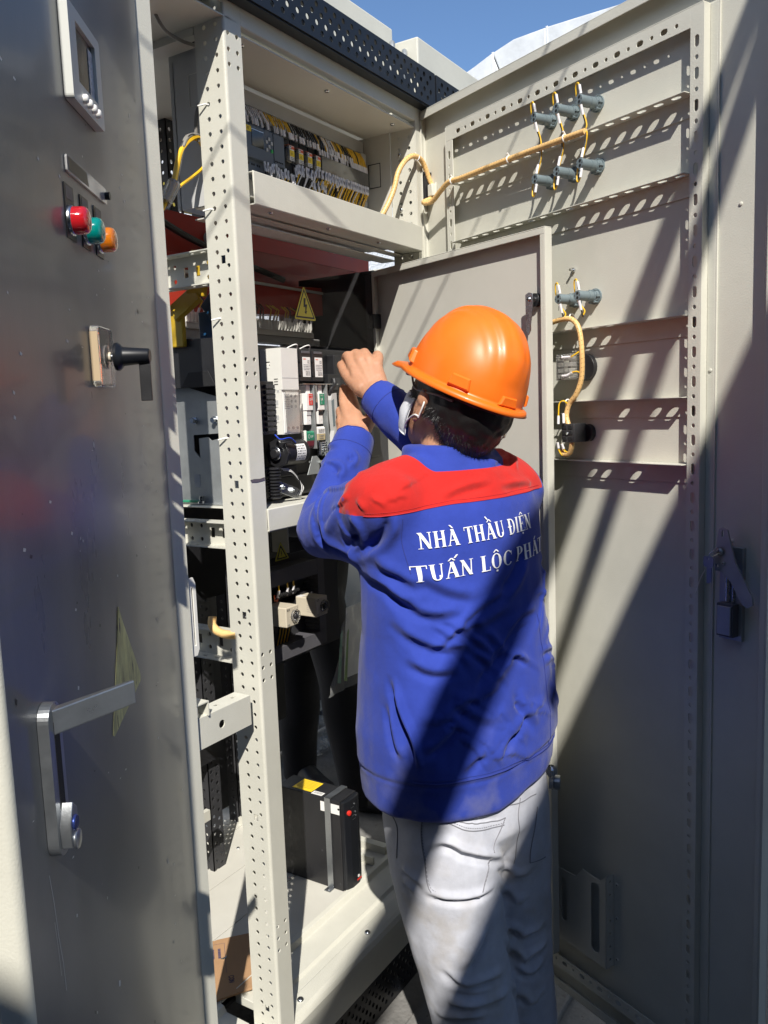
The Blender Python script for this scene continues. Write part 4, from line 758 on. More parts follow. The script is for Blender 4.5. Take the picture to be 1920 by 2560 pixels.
b = B(); b.box(1.785, 2.005, 0.140, 0.185, 2.125, 2.205, BLKM); P_(b, 'terminal_body', par=TB)
# the small wires: too many and too thin to tell apart, one mesh for each bank
def wires(name, n, x0, x1, f, par, seed):
    r = random.Random(seed); b_ = B()
    for i in range(n):
        x = x0 + (x1 - x0) * (i + r.uniform(-.25, .25)) / n; f(b_, x, r, i / n)
    return tag(P_(b_, name, par=par), kind='stuff')
def lower(b_, x, r, t):
    ang = r.uniform(-.004, .004) + (0.004 if t > .4 else 0); yel = (t < .3 and r.random() < .3) or (t >= .42 and r.random() < .72)
    z0 = 2.146 + (0.004 if t > .45 else -0.012 * r.random()) - (.02 if t < .25 else 0); L = 0.022
    p = Vector((x, 0.128 - r.uniform(0, .006), z0)); q_ = p + Vector((-ang - .003, -0.003, -L)); e = q_ + Vector((-0.006 - ang, 0.006, -0.022)); e2 = e + Vector((-.004, .01, -0.03))
    b_.tube([p, q_], 0.0027, PAPER, 6); b_.tube([q_, e, e2], 0.0015, YEL if yel else (WIREB if r.random() < .7 else PAPER), 5)
    m_ = p.lerp(q_, .5); b_.box(m_.x - .0008, m_.x + .0010, m_.y - .0029, m_.y - .0026, m_.z - .005, m_.z + .004, INKG)
def upper(b_, x, r, t):
    M = PAPER if t < .25 else (YEL if (t < .42 or t > .62) and r.random() < .8 else WIREB)
    z1 = 2.196 if t > .62 else 2.206; s_ = r.uniform(.002, .014)
    p = Vector((x, 0.140, 2.240)); m_ = Vector((x + s_ * .4, 0.131, 2.222)); q_ = Vector((x + s_, 0.130, z1 + .008)); e = Vector((x + s_ + .003, 0.130, z1 - .006))
    b_.tube([p, m_, q_], 0.0016, M, 5); b_.tube([q_, e], 0.0026, PAPER, 6)
TB2 = TB
wires('lower_wires', 62, 1.56, 1.998, lower, TB, 4); wires('upper_wires', 66, 1.44, 1.985, upper, TB, 5); wires('rear_wires', 30, 1.80, 1.99, upper, TB, 8); wires('rear_lower_wires', 36, 1.74, 1.995, lower, TB, 12)

# ------------------------------------------------------------ lower relay panel
MP = empty('mounting_panel', (1.6, 0.15, 0.95), 0, 'dark mounting panel framed by slotted ducts in the lower bay', 'relay panel')
b = B(); b.plate([(1.37, 0.93), (1.80, 0.93), (1.80, 1.198), (1.37, 1.198)], [], front(0, 0.146, 0), 0, -0.002, DGREY); P_(b, 'plate', par=MP)
def duct(x0, x1, z0, z1, vert, M=DUCTD):
    b_ = B(); b_.box(x0, x1, 0.098, 0.101, z0, z1, M)
    if vert:
        k = int((z1 - z0) / .0095)
        for i in range(k):
            for xx in (x0, x1 - .0016): b_.box(xx, xx + .0016, 0.101, 0.145, z0 + i * .0095, z0 + i * .0095 + .0062, M)
    else:
        k = int((x1 - x0) / .0095)
        for i in range(k):
            for zz in (z0, z1 - .0016): b_.box(x0 + i * .0095, x0 + i * .0095 + .0062, 0.101, 0.145, zz, zz + .0016, M)
    return P_(b_, 'slotted_duct', par=MP)
duct(1.37, 1.648, 1.142, 1.180, False); duct(1.37, 1.676, 0.958, 0.992, False); duct(1.649, 1.676, 0.993, 1.180, True); duct(1.392, 1.418, 0.993, 1.141, True, DUCT)
b = B(); b.box(1.385, 1.64, 0.125, 0.144, 1.050, 1.085, STEEL); P_(b, 'din_rail', par=MP)
def timer(x, y, z, M, lab, second=False):
    Tm = empty('timer_relay', (x, y + .04, z), 0, lab, 'timer relay', 'dial timer relays in the lower bay')
    b_ = B(); b_.box(x, x + .047, y, y + .062, z, z + .047, M); b_.box(x + .003, x + .044, y + .062, y + .085, z - .004, z + .051, BLKM)
    P_(b_, 'housing', 0.0022, par=Tm)
    b_ = B(); b_.lathe((x + .031, y, z + .023), (0, -1, 0), [(0, 0.0155), (0.006, 0.0155), (0.0065, 0.0145), (0.0065, .0135), (0.002, .013)], GLASSC, 28); P_(b_, 'dial_bezel', par=Tm)
    b_ = B(); b_.lathe((x + .031, y - .0005, z + .023), (0, -1, 0), [(0, 0.0125), (0.002, 0.0125), (0.002, .006), (0.006, .0052), (0.0065, .002)], DGREY, 24)
    for a in range(0, 360, 30): b_.box(x + .031 + .0095 * math.cos(R_(a)) - .0005, x + .031 + .0095 * math.cos(R_(a)) + .0005, y - .003, y - .0024, z + .023 + .0095 * math.sin(R_(a)) - .0012, z + .023 + .0095 * math.sin(R_(a)) + .0012, WHT)
    P_(b_, 'dial', par=Tm)
    b_ = B(); T = front(0, y - .0004, 0); fake_lines(b_, T, x + .003, z + .038, x + .014, z + .044, 2, INK, 2); fake_lines(b_, T, x + .003, z + .003, x + .012, z + .008, 2, INKG, 3); P_(b_, 'print', par=Tm)
    if not second:
        b_ = B(); b_.box(x + .034, x + .049, y + .063, y + .064, z + .030, z + .066, LABELY); b_.box(x + .034, x + .049, y + .0622, y + .063, z + .045, z + .066, ORP); P_(b_, 'sticker', par=Tm)
    else:
        b_ = B()
        for i in range(4): b_.box(x - .0004, x, y + .01, y + .028, z + .012 + i * .005, z + .0125 + i * .005, INKG)
        b_.box(x + .002, x + .020, y + .045, y + .0615, z + .0471, z + .0476, WHT); P_(b_, 'sticker', par=Tm)
    return Tm
timer(1.458, 0.050, 1.053, BEIGE, 'beige timer relay with round clear dial, the nearer of two')
timer(1.570, 0.048, 1.052, BEIGE, 'beige timer relay half in shade, the farther of two', True)
b = B()
for i in range(9):
    for j in range(2): b.cyl((1.50 + i * .009, 0.118 - j * .012, 1.108 + j * .009), (1.50 + i * .009, 0.112 - j * .012, 1.108 + j * .009), 0.004, BLKD, n=8); b.box(1.4965 + i * .009, 1.5035 + i * .009, 0.118 - j * .012, 0.14, 1.103 + j * .009, 1.113 + j * .009, BLKM)
tag(P_(b, 'terminal_row', par=MP), kind='stuff')
for i, x in enumerate((1.497, 1.530, 1.553)):
    b = B(); b.tube([(x, 0.105, 1.112), (x + .001, 0.101, 1.13)], 0.0035, PAPER, 6); b.tube(spl([(x + .001, 0.101, 1.128), (x - .001, 0.1, 1.145), (x + .008, 0.112, 1.16)], 4), 0.002, YEL, 6); P_(b, 'wire', par=MP)
b = B()
for i in range(9): b.tube([(1.505 + i * .006, 0.11, 1.048), (1.500 + i * .006, 0.112, 1.02), (1.498 + i * .006, 0.12, 0.99)], 0.0016, YEL if i % 2 else WIREB, 5)
tag(P_(b, 'hanging_wires', par=MP), kind='stuff')
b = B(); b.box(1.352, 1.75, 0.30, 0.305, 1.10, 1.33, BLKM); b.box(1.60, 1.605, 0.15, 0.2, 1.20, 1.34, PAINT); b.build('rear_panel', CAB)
b = B(); T = front(0, 0.14, 0); b.prism(roundtri((1.535, 1.19), (1.590, 1.19), (1.559, 1.236), .002), T, 0, 0.0006, WARN); b.prism(roundtri((1.542, 1.193), (1.583, 1.193), (1.559, 1.228), .001), T, .0006, 0.0008, INK); b.prism(roundtri((1.548, 1.196), (1.577, 1.196), (1.559, 1.221), .001), T, .0008, 0.001, WARN)
b.plate([(x_ * .34 + 1.5600 - 1.675 * .34, z_ * .34 + 1.206 - 1.805 * .34) for x_, z_ in bolt], [], T, 0.001, 0.0012, INK); tag(b.build('warning_sign'), 'small shock warning triangle half hidden above the slotted ducts', 'sign')
b = B(); b.box(1.352, 1.60, 0.40, 0.41, 1.12, 1.27, BUSR); tag(b.build('busbar', None, .002), 'dark red busbar low behind the left gap', 'busbar', 'busbars')
b = B(); b.box(1.352, 1.50, 0.39, 0.398, 1.165, 1.195, BUSY); tag(b.build('busbar', None, .002), 'narrow yellow busbar low behind the left gap', 'busbar', 'busbars')
b = B(); b.box(1.352, 1.50, 0.39, 0.398, 1.20, 1.225, BUSB); tag(b.build('busbar', None, .002), 'narrow blue busbar low behind the left gap', 'busbar', 'busbars')
# tan sleeved stub clamped to the rail left of the post
b = B(); b.tube(spl([(1.312, 0.14, 1.105), (1.305, 0.135, 1.088), (1.303, 0.115, 1.076), (1.303, 0.09, 1.073), (1.306, 0.065, 1.074)], 6), 0.0095, CONDUIT, 12); tag(b.build('sleeved_cable'), 'short tan sleeved cable bend clamped left of the post', 'cable')
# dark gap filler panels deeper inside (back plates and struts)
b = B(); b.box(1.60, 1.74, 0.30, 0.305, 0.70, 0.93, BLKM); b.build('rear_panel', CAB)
b = B()
b.box(1.36, 1.42, 0.56, 0.60, 0.16, 1.0, DGREY); b.box(1.44, 1.75, 0.58, 0.60, 0.52, 0.60, BLKM); b.box(1.40, 1.62, 0.50, 0.515, 0.40, 0.43, PAINT); b.build('rear_strut', CAB)
b = B(); b.tube(spl([(1.36, 0.50, 0.55), (1.34, 0.48, 0.40), (1.40, 0.47, 0.28), (1.38, 0.48, 0.20)], 6), 0.005, mat('green_yellow_wire', (0.35, 0.45, 0.03), 0.4), 6); tag(b.build('earth_wire'), 'green and yellow earth wire hanging by the left strut', 'wire')
b = B(); b.box(1.80, 2.6, 1.06, 1.10, 2.28, 2.36, YWOOL); b.build('rear_yellow_panel', CAB)

b = B(); b.box(1.10, 2.04, 0.80, 0.805, 0.20, 1.34, BLKM); b.build('shade_sheet', CAB)  # black sheet added in place of the shade at the bay's rear
b = B(); b.box(2.046, 2.052, 0.15, 0.42, 1.35, 1.94, DGREY); b.box(2.044, 2.046, 0.16, 0.18, 1.40, 1.93, DUCTD); b.build('inner_side_sheet', CAB)
# ------------------------------------------------------------ battery unit on the cabinet floor
UPS = empty('power_supply_unit', (1.86, 0.28, 0.16), 0, 'black uninterruptible power supply strapped to the cabinet floor', 'power supply')
b = B(); b.box(1.823, 1.905, 0.190, 0.420, 0.161, 0.436, BLKM); P_(b, 'casing', 0.002, par=UPS)
b = B(); prof = [(1.824, 0.1895), (1.904, 0.1895), (1.902, 0.178), (1.88, 0.171), (1.847, 0.171), (1.826, 0.178)]
n_ = len(prof); b.prism([(p[0], p[1]) for p in prof], XY(0), 0.163, 0.434, BLK); P_(b, 'front_panel', 0.003, par=UPS)
b = B(); b.lathe((1.842, 0.1725, 0.398), (-0.15, -1, 0), [(-0.003, 0.0075), (0.004, 0.0075), (0.0055, 0.005)], REDP, 20); P_(b, 'red_button', par=UPS)
for z, x in ((0.416, 1.868), (0.390, 1.872), (0.378, 1.874)): b = B(); b.cyl((x, 0.171, z), (x, 0.1695, z), 0.0026, SATIN, n=12); b.box(x - .018, x - .003, 0.1700, 0.1705, z - .007, z - .0062, SATIN); P_(b, 'indicator', par=UPS)
b = B(); b.box(1.868, 1.890, 0.1700, 0.1706, 0.177, 0.182, REDP); b.lathe((1.876, 0.171, 0.189), (0, -1, 0), [(0, 0.0045), (0.0005, 0.0045)], WHT, 14); P_(b, 'badge', par=UPS)
b = B()
b.box(1.8195, 1.8225, 0.222, 0.243, 0.164, 0.4400, SATIN); b.box(1.8195, 1.9085, 0.222, 0.243, 0.4372, 0.4400, SATIN); b.box(1.9056, 1.9085, 0.222, 0.243, 0.164, 0.4372, SATIN); b.box(1.800, 1.8195, 0.222, 0.243, 0.1612, 0.164, SATIN); b.box(1.9085, 1.925, 0.222, 0.243, 0.1612, 0.164, SATIN); st = P_(b, 'strap', 0.0008, par=UPS)
b = B(); b.lathe((1.810, 0.2325, 0.164), (0, 0, 1), [(0, 0.005), (0.002, 0.0045), (0.003, .002)], STEEL, 12); P_(b, 'strap_screw', par=UPS)
b = B(); b.box(1.835, 1.895, 0.30, 0.372, 0.4362, 0.4368, LABELY); fake_lines(b, FR((0, 1, 0), (-1, 0, 0), (0, 0, .4368)), 0.305, -1.89, 0.367, -1.845, 6, mat('faded_print', (0.5, 0.33, .03), .5), 3); P_(b, 'yellow_label', par=UPS)
b = B(); b.box(1.828, 1.846, 0.258, 0.296, 0.4362, 0.4368, WHT); fake_lines(b, FR((0, 1, 0), (-1, 0, 0), (0, 0, .4368)), 0.262, -1.843, 0.292, -1.832, 2, INK, 3); P_(b, 'white_label', par=UPS)
TL = FR((0, -1, 0), (0, 0, 1), (1.8228, 0, 0))
b = B(); b.box(1.8222, 1.8228, 0.192, 0.2215, 0.395, 0.424, WHT); b.box(1.8222, 1.8228, 0.2435, 0.259, 0.395, 0.424, WHT); fake_lines(b, TL, -0.2575, 0.398, -0.245, 0.422, 5, INKG, 2); P_(b, 'white_sticker', par=UPS)
for y, z in ((0.199, 0.182), (0.26, 0.27), (0.195, 0.412)): b = B(); b.cyl((1.8228, y, z), (1.8222, y, z), 0.0035, DGREY, n=10); P_(b, 'case_screw', par=UPS)
# cardboard sheet with print
b = B(); pts = [(1.20, 0.20), (1.300, 0.195), (1.385, 0.142), (1.541, 0.292), (1.475, 0.350), (1.33, 0.44), (1.24, 0.34)]
b.prism(pts, XY(0.1625), 0, 0.005, CARD); cb = b.build('cardboard_sheet', None, 0.0006); tag(cb, 'torn brown cardboard sheet lying behind the post', 'cardboard')
b = B(); u_ = Vector((-0.70, -0.72, 0)).normalized(); T = FR(u_, (0.72, -0.70, 0), (1.44, 0.355, 0.1677))
letters(b, 'CON', T, 0.135, 0.045, 0.012, mat('blue_print', (0.05, 0.05, 0.12), 0.6), .15); fake_lines(b, T, 0.02, -0.03, 0.06, 0.035, 4, bpy.data.materials['blue_print'], 3)
for (x0, y0, x1, y1) in ((0.0, 0.040, 0.12, 0.0408), (0.0, -0.03, 0.0008, 0.04), (0.0, 0.0, 0.12, 0.0008)): b.add([T @ Vector(k) for k in ((x0, y0, .0003), (x1, y0, .0003), (x1, y1, .0003), (x0, y1, .0003))], [(0, 1, 2, 3)], bpy.data.materials['blue_print'])
b.build('print', cb)
b = B(); b.tube(spl([(1.318, 0.27, 0.168), (1.326, 0.262, 0.172), (1.334, 0.27, 0.168), (1.326, 0.278, 0.166), (1.318, 0.27, 0.168)], 5), 0.003, STEEL, 8); ob_ = b.build('metal_clip'); ob_.location = (0.10, 0.02, -0.003); tag(ob_, 'small bright metal clip lying on the cabinet floor', 'clip')

# ------------------------------------------------------------ people: organic mesh helpers
def ring_loft(rings, n=28, pw=2.0):
    """rings: (centre, x axis vector (half width), y axis vector (half depth)); closed tube with caps"""
    v = []; f = []
    for c, ax, ay in rings:
        c = Vector(c); ax = Vector(ax); ay = Vector(ay)
        for i in range(n):
            t = 2 * math.pi * i / n; ct, st = math.cos(t), math.sin(t)
            v.append(c + ax * math.copysign(abs(ct) ** (2 / pw), ct) + ay * math.copysign(abs(st) ** (2 / pw), st))
    L = len(rings)
    for j in range(L - 1):
        for i in range(n): f.append((j * n + i, j * n + (i + 1) % n, (j + 1) * n + (i + 1) % n, (j + 1) * n + i))
    f += [tuple(reversed(range(n))), tuple(range((L - 1) * n, L * n))]
    return v, f
def limb(pts, rad, n=20, flat=None, up=(0, 0, 1), open_end=False):
    """tapered tube along a smooth path with rounded ends; flat = squash factor of the second axis"""
    P = [Vector(p) for p in pts]; S2 = spl(P, 6); m_ = len(S2); k = len(P) - 1; rings = []
    a = Vector(up)
    for i, p in enumerate(S2):
        t = (S2[min(i + 1, m_ - 1)] - S2[max(i - 1, 0)]).normalized(); s = i / (m_ - 1) * k; j = min(int(s), k - 1); r = rad[j] + (rad[j + 1] - rad[j]) * (s - j)
        a2 = (a - t * a.dot(t)); a2 = a2.normalized() if a2.length > 1e-4 else t.orthogonal().normalized(); b_ = t.cross(a2); a = a2
        fl = flat if flat else 1.0; rings.append((p, b_ * r, a2 * r * fl, t))
    c0, x0, y0, t0 = rings[0]; c1, x1, y1, t1 = rings[-1]; r0, r1 = x0.length, x1.length
    pre = [(c0 - t0 * r0 * q, x0 * math.sqrt(max(0.02, 1 - q * q)), y0 * math.sqrt(max(0.02, 1 - q * q))) for q in (0.97, 0.8, 0.45)]
    post_ = [(c1 + t1 * r1 * q, x1 * math.sqrt(max(0.02, 1 - q * q)), y1 * math.sqrt(max(0.02, 1 - q * q))) for q in (0.45, 0.8, 0.97)]
    return ring_loft(pre + [(c, x, y) for c, x, y, t in rings] + ([] if open_end else post_), n)
def ellipsoid(c, X, Y, Z, n=24, m_=14):
    c = Vector(c); X = Vector(X); Y = Vector(Y); Z = Vector(Z)
    return ring_loft([(c + Z * math.sin(e), X * math.cos(e), Y * math.cos(e)) for e in [-1.5 + 3.0 * i / m_ for i in range(m_ + 1)]], n)
def union(parts, voxel, smooth=4, name='tmp'):
    v = []; f = []
    for pv, pf in parts:
        o = len(v); v += [tuple(p) for p in pv]; f += [tuple(o + i for i in q) for q in pf]
    me = bpy.data.meshes.new(name); me.from_pydata(v, [], f)
    bm = bmesh.new(); bm.from_mesh(me); bmesh.ops.recalc_face_normals(bm, faces=bm.faces); bm.to_mesh(me); bm.free()
    ob = bpy.data.objects.new(name, me); COL.objects.link(ob)
    rm = ob.modifiers.new('r', 'REMESH'); rm.mode = 'VOXEL'; rm.voxel_size = voxel; rm.adaptivity = 0
    if smooth: s_ = ob.modifiers.new('s', 'SMOOTH'); s_.factor = 0.5; s_.iterations = smooth
    bpy.context.view_layer.update(); dg = bpy.context.evaluated_depsgraph_get()
    out = bpy.data.meshes.new_from_object(ob.evaluated_get(dg)); bpy.data.objects.remove(ob); bpy.data.meshes.remove(me); out.name = name; return out
def get_v(me):
    a = np.empty(len(me.vertices) * 3); me.vertices.foreach_get('co', a); return a.reshape(-1, 3)
def get_n(me):
    a = np.empty(len(me.vertices) * 3); me.vertices.foreach_get('normal', a); return a.reshape(-1, 3)
def set_v(me, a): me.vertices.foreach_set('co', a.ravel()); me.update()
def seg_dist(V, P, Nrm):
    """distance of vertices to a 3-D polyline and the signed side, plus parameter along it"""
    best = np.full(len(V), 1e9); side = np.zeros(len(V)); par = np.zeros(len(V)); tot = len(P) - 1
    for i in range(tot):
        a = np.array(P[i]); b_ = np.array(P[i + 1]); d = b_ - a; L = d @ d
        t = np.clip((V - a) @ d / L, 0, 1); q = a + t[:, None] * d; e = V - q; ds = np.sqrt((e * e).sum(1))
        sd = np.sign((np.cross(d[None, :], e) * Nrm).sum(1)); m_ = ds < best
        best[m_] = ds[m_]; side[m_] = sd[m_]; par[m_] = (i + t[m_]) / tot
    return best, side, par
def fold(V, N, pts, amp, wd, side=1):
    """a cloth fold: a groove with a soft ridge on one side"""
    P = [tuple(p) for p in spl(pts, 5)]; lo = np.min(P, 0) - wd * 5; hi = np.max(P, 0) + wd * 5
    idx = np.where(((V > lo) & (V < hi)).all(1))[0]
    if not len(idx): return V
    Vs = V[idx]; Ns = N[idx]; d, s, t = seg_dist(Vs, P, Ns); fade = np.clip(np.minimum(t, 1 - t) * 4 + 0.05, 0, 1); sd = d * s * side
    disp = amp * fade * (-np.exp(-(sd / wd) ** 2) * 1.0 + 0.75 * np.exp(-((sd - 1.9 * wd) / (1.15 * wd)) ** 2))
    V[idx] += Ns * disp[:, None]; return V
def noise_disp(V, N, amp, sc_, seed=0, ridged=False):
    out = np.empty(len(V))
    for i, p in enumerate(V):
        q = Vector((p[0] * sc_[0] + seed, p[1] * sc_[1], p[2] * sc_[2])); k = noise.noise(q)
        out[i] = (0.5 - abs(k)) * 1.2 if ridged else k
    return V + N * (out * amp)[:, None]
def clean(me):
    me.polygons.foreach_set('use_smooth', [True] * len(me.polygons)); me.update()
def cloth_mat(name, col, rough=0.85, weave=2200, var=0.12, vscale=7, bump=0.35, dirt=None, attr=None, col2=None, thr=0.0):
    M = bpy.data.materials.new(name); M.use_nodes = True; n = M.node_tree; b_ = n.nodes['Principled BSDF']; b_.inputs['Roughness'].default_value = rough
    b_.inputs['Specular IOR Level'].default_value = 0.25; b_.inputs['Sheen Weight'].default_value = 0.12; b_.inputs['Sheen Roughness'].default_value = 0.5
    tc = n.nodes.new('ShaderNodeTexCoord'); t = n.nodes.new('ShaderNodeTexNoise'); t.inputs['Scale'].default_value = vscale; t.inputs['Detail'].default_value = 8; t.inputs['Roughness'].default_value = 0.7; n.links.new(tc.outputs['Object'], t.inputs['Vector'])
    def tint(c):
        r = n.nodes.new('ShaderNodeValToRGB'); r.color_ramp.elements[0].position = 0.3; r.color_ramp.elements[1].position = 0.7
        r.color_ramp.elements[0].color = (*[k * (1 - var) for k in c], 1); r.color_ramp.elements[1].color = (*[min(1, k * (1 + var)) for k in c], 1); n.links.new(t.outputs['Fac'], r.inputs['Fac']); return r.outputs['Color']
    base = tint(col)
    if attr:
        at = n.nodes.new('ShaderNodeAttribute'); at.attribute_name = attr; mr = n.nodes.new('ShaderNodeMapRange'); mr.inputs['From Min'].default_value = thr - 0.0006; mr.inputs['From Max'].default_value = thr + 0.0006; n.links.new(at.outputs['Fac'], mr.inputs['Value'])
        mx = n.nodes.new('ShaderNodeMix'); mx.data_type = 'RGBA'; n.links.new(mr.outputs[0], mx.inputs[0]); n.links.new(base, mx.inputs[6]); n.links.new(tint(col2), mx.inputs[7]); base = mx.outputs[2]
    if dirt:
        dc, zlo, zhi = dirt; se = n.nodes.new('ShaderNodeSeparateXYZ'); n.links.new(tc.outputs['Object'], se.inputs[0]); mr = n.nodes.new('ShaderNodeMapRange'); mr.inputs['From Min'].default_value = zhi; mr.inputs['From Max'].default_value = zlo; n.links.new(se.outputs[2], mr.inputs['Value'])
        t2 = n.nodes.new('ShaderNodeTexNoise'); t2.inputs['Scale'].default_value = 14; t2.inputs['Detail'].default_value = 8; n.links.new(tc.outputs['Object'], t2.inputs['Vector']); r2 = n.nodes.new('ShaderNodeMapRange'); r2.inputs['From Min'].default_value = 0.50; r2.inputs['From Max'].default_value = 0.75; r2.inputs['To Max'].default_value = 0.55; n.links.new(t2.outputs['Fac'], r2.inputs['Value'])
        mu = n.nodes.new('ShaderNodeMath'); mu.operation = 'MULTIPLY'; mu.use_clamp = True; n.links.new(mr.outputs[0], mu.inputs[0]); n.links.new(r2.outputs[0], mu.inputs[1])
        mx = n.nodes.new('ShaderNodeMix'); mx.data_type = 'RGBA'; mx.inputs[7].default_value = (*dc, 1); n.links.new(mu.outputs[0], mx.inputs[0]); n.links.new(base, mx.inputs[6]); base = mx.outputs[2]
    n.links.new(base, b_.inputs['Base Color'])
    wv = n.nodes.new('ShaderNodeTexNoise'); wv.inputs['Scale'].default_value = weave; wv.inputs['Detail'].default_value = 1; n.links.new(tc.outputs['Object'], wv.inputs['Vector'])
    w2 = n.nodes.new('ShaderNodeTexNoise'); w2.inputs['Scale'].default_value = 45; w2.inputs['Detail'].default_value = 5; n.links.new(tc.outputs['Object'], w2.inputs['Vector'])
    b1 = n.nodes.new('ShaderNodeBump'); b1.inputs['Strength'].default_value = bump; b1.inputs['Distance'].default_value = 0.0006; n.links.new(wv.outputs['Fac'], b1.inputs['Height'])
    b2 = n.nodes.new('ShaderNodeBump'); b2.inputs['Strength'].default_value = 0.45; b2.inputs['Distance'].default_value = 0.003; n.links.new(w2.outputs['Fac'], b2.inputs['Height']); n.links.new(b1.outputs[0], b2.inputs['Normal']); n.links.new(b2.outputs[0], b_.inputs['Normal'])
    return M

# ------------------------------------------------------------ the worker
C0 = Vector((1.524, -0.353, 0)); ur = Vector((math.cos(R_(-20)), math.sin(R_(-20)), 0)); uf = Vector((-ur.y, ur.x, 0)); uz = Vector((0, 0, 1))
def TB_(u, w_, z): return C0 + ur * u + uf * w_ + uz * z
def spine(zr): return [(TB_(o, w_, z), ur * a, uf * d) for (z, a, d, w_, o) in zr]
# jacket body
jrings = [(0.755, .213, .155, 0, .005), (0.765, .222, .163, 0, .005), (0.82, .224, .165, 0, .005), (0.835, .230, .170, 0, .005), (0.90, .232, .168, 0, .003), (1.00, .222, .160, 0, 0), (1.10, .210, .150, 0, 0), (1.20, .206, .146, 0, -.002), (1.29, .212, .140, 0, -.003),
          (1.35, .218, .128, .002, -.003), (1.385, .205, .114, .004, -.003), (1.412, .165, .100, .006, 0), (1.432, .115, .088, .01, 0), (1.448, .090, .082, .014, 0), (1.468, .086, .080, .018, 0), (1.474, .078, .072, .02, 0)]
SL_, EL_, WL_ = TB_(-.180, .0, 1.360), Vector((1.442, -0.088, 1.298)), Vector((1.618, -0.051, 1.484))
SR_, ER_, WR_ = TB_(.168, .0, 1.365), Vector((1.612, -0.306, 1.424)), Vector((1.645, -0.100, 1.583))
def sleeve(S_, E_, W_, r0=.088, r1=.072, r2=.052):
    m1 = S_.lerp(E_, .5); m2 = E_.lerp(W_, .5)
    return limb([S_ - (E_ - S_) * .1, m1, E_, m2, W_], [r0, (r0 + r1) * .53, r1, (r1 + r2) * .52, r2], 24, open_end=True)
JP = [ring_loft(spine(jrings), 40, 2.35), sleeve(SL_, EL_, WL_, .072, .064, .047), sleeve(SR_, ER_, WR_, .070, .058, .046)]
JP.append(limb([TB_(-.12, 0, 1.40), TB_(-.185, .01, 1.365)], [.062, .074], 20)); JP.append(limb([TB_(.12, 0, 1.40), TB_(.172, .01, 1.375)], [.060, .070], 20))
JP.append(limb([EL_ + Vector((-.01, .0, -.015)), EL_.lerp(TB_(-.16, -.02, 1.27), .55), TB_(-.15, -.02, 1.26)], [.052, .058, .07], 20))
JACKET = union(JP, 0.0050, 6, 'jacket')
def lap(me, centres, iters=30):
    V = get_v(me); E = np.empty(len(me.edges) * 2, int); me.edges.foreach_get('vertices', E); E = E.reshape(-1, 2)
    w_ = np.zeros(len(V))
    for c, r in centres: w_ = np.maximum(w_, np.clip(1.6 - np.linalg.norm(V - np.array(c), axis=1) / r * 1.6, 0, 1))
    cnt = np.bincount(E.ravel(), minlength=len(V))[:, None]
    for _ in range(iters):
        s1 = np.zeros_like(V); np.add.at(s1, E[:, 0], V[E[:, 1]]); np.add.at(s1, E[:, 1], V[E[:, 0]]); V += (s1 / cnt - V) * .6 * w_[:, None]
    set_v(me, V)
lap(JACKET, [(TB_(-.19, -.05, 1.38), .16), (TB_(.19, -.05, 1.38), .15)], 45)
# trousers
def leg_r(pts): return ring_loft([(TB_(u, w_, z), ur * a, uf * d) for (u, w_, z, a, d) in pts], 32, 2.15)
TP = [leg_r([(0.01, -.02, .62, .10, .10), (0.01, -.015, .68, .170, .140), (0.005, -.01, .76, .180, .142), (0, 0, .86, .175, .135)]),
      leg_r([(-.01, -.10, -.07, .088, .090), (-.015, -.095, -.02, .086, .088), (-.03, -.085, .15, .088, .090), (-.05, -.065, .32, .093, .096), (-.066, -.045, .46, .102, .108), (-.074, -.03, .58, .108, .124), (-.075, -.018, .68, .105, .136), (-.075, -.006, .78, .10, .134)]),
      leg_r([(.122, -.05, -.07, .088, .088), (.121, -.05, -.02, .085, .087), (.116, -.05, .15, .086, .089), (.107, -.04, .32, .090, .095), (.098, -.032, .46, .098, .106), (.092, -.025, .58, .106, .122), (.084, -.018, .68, .104, .134), (.085, -.01, .78, .10, .132)])]
TROUS = union(TP, 0.0055, 5, 'trousers')
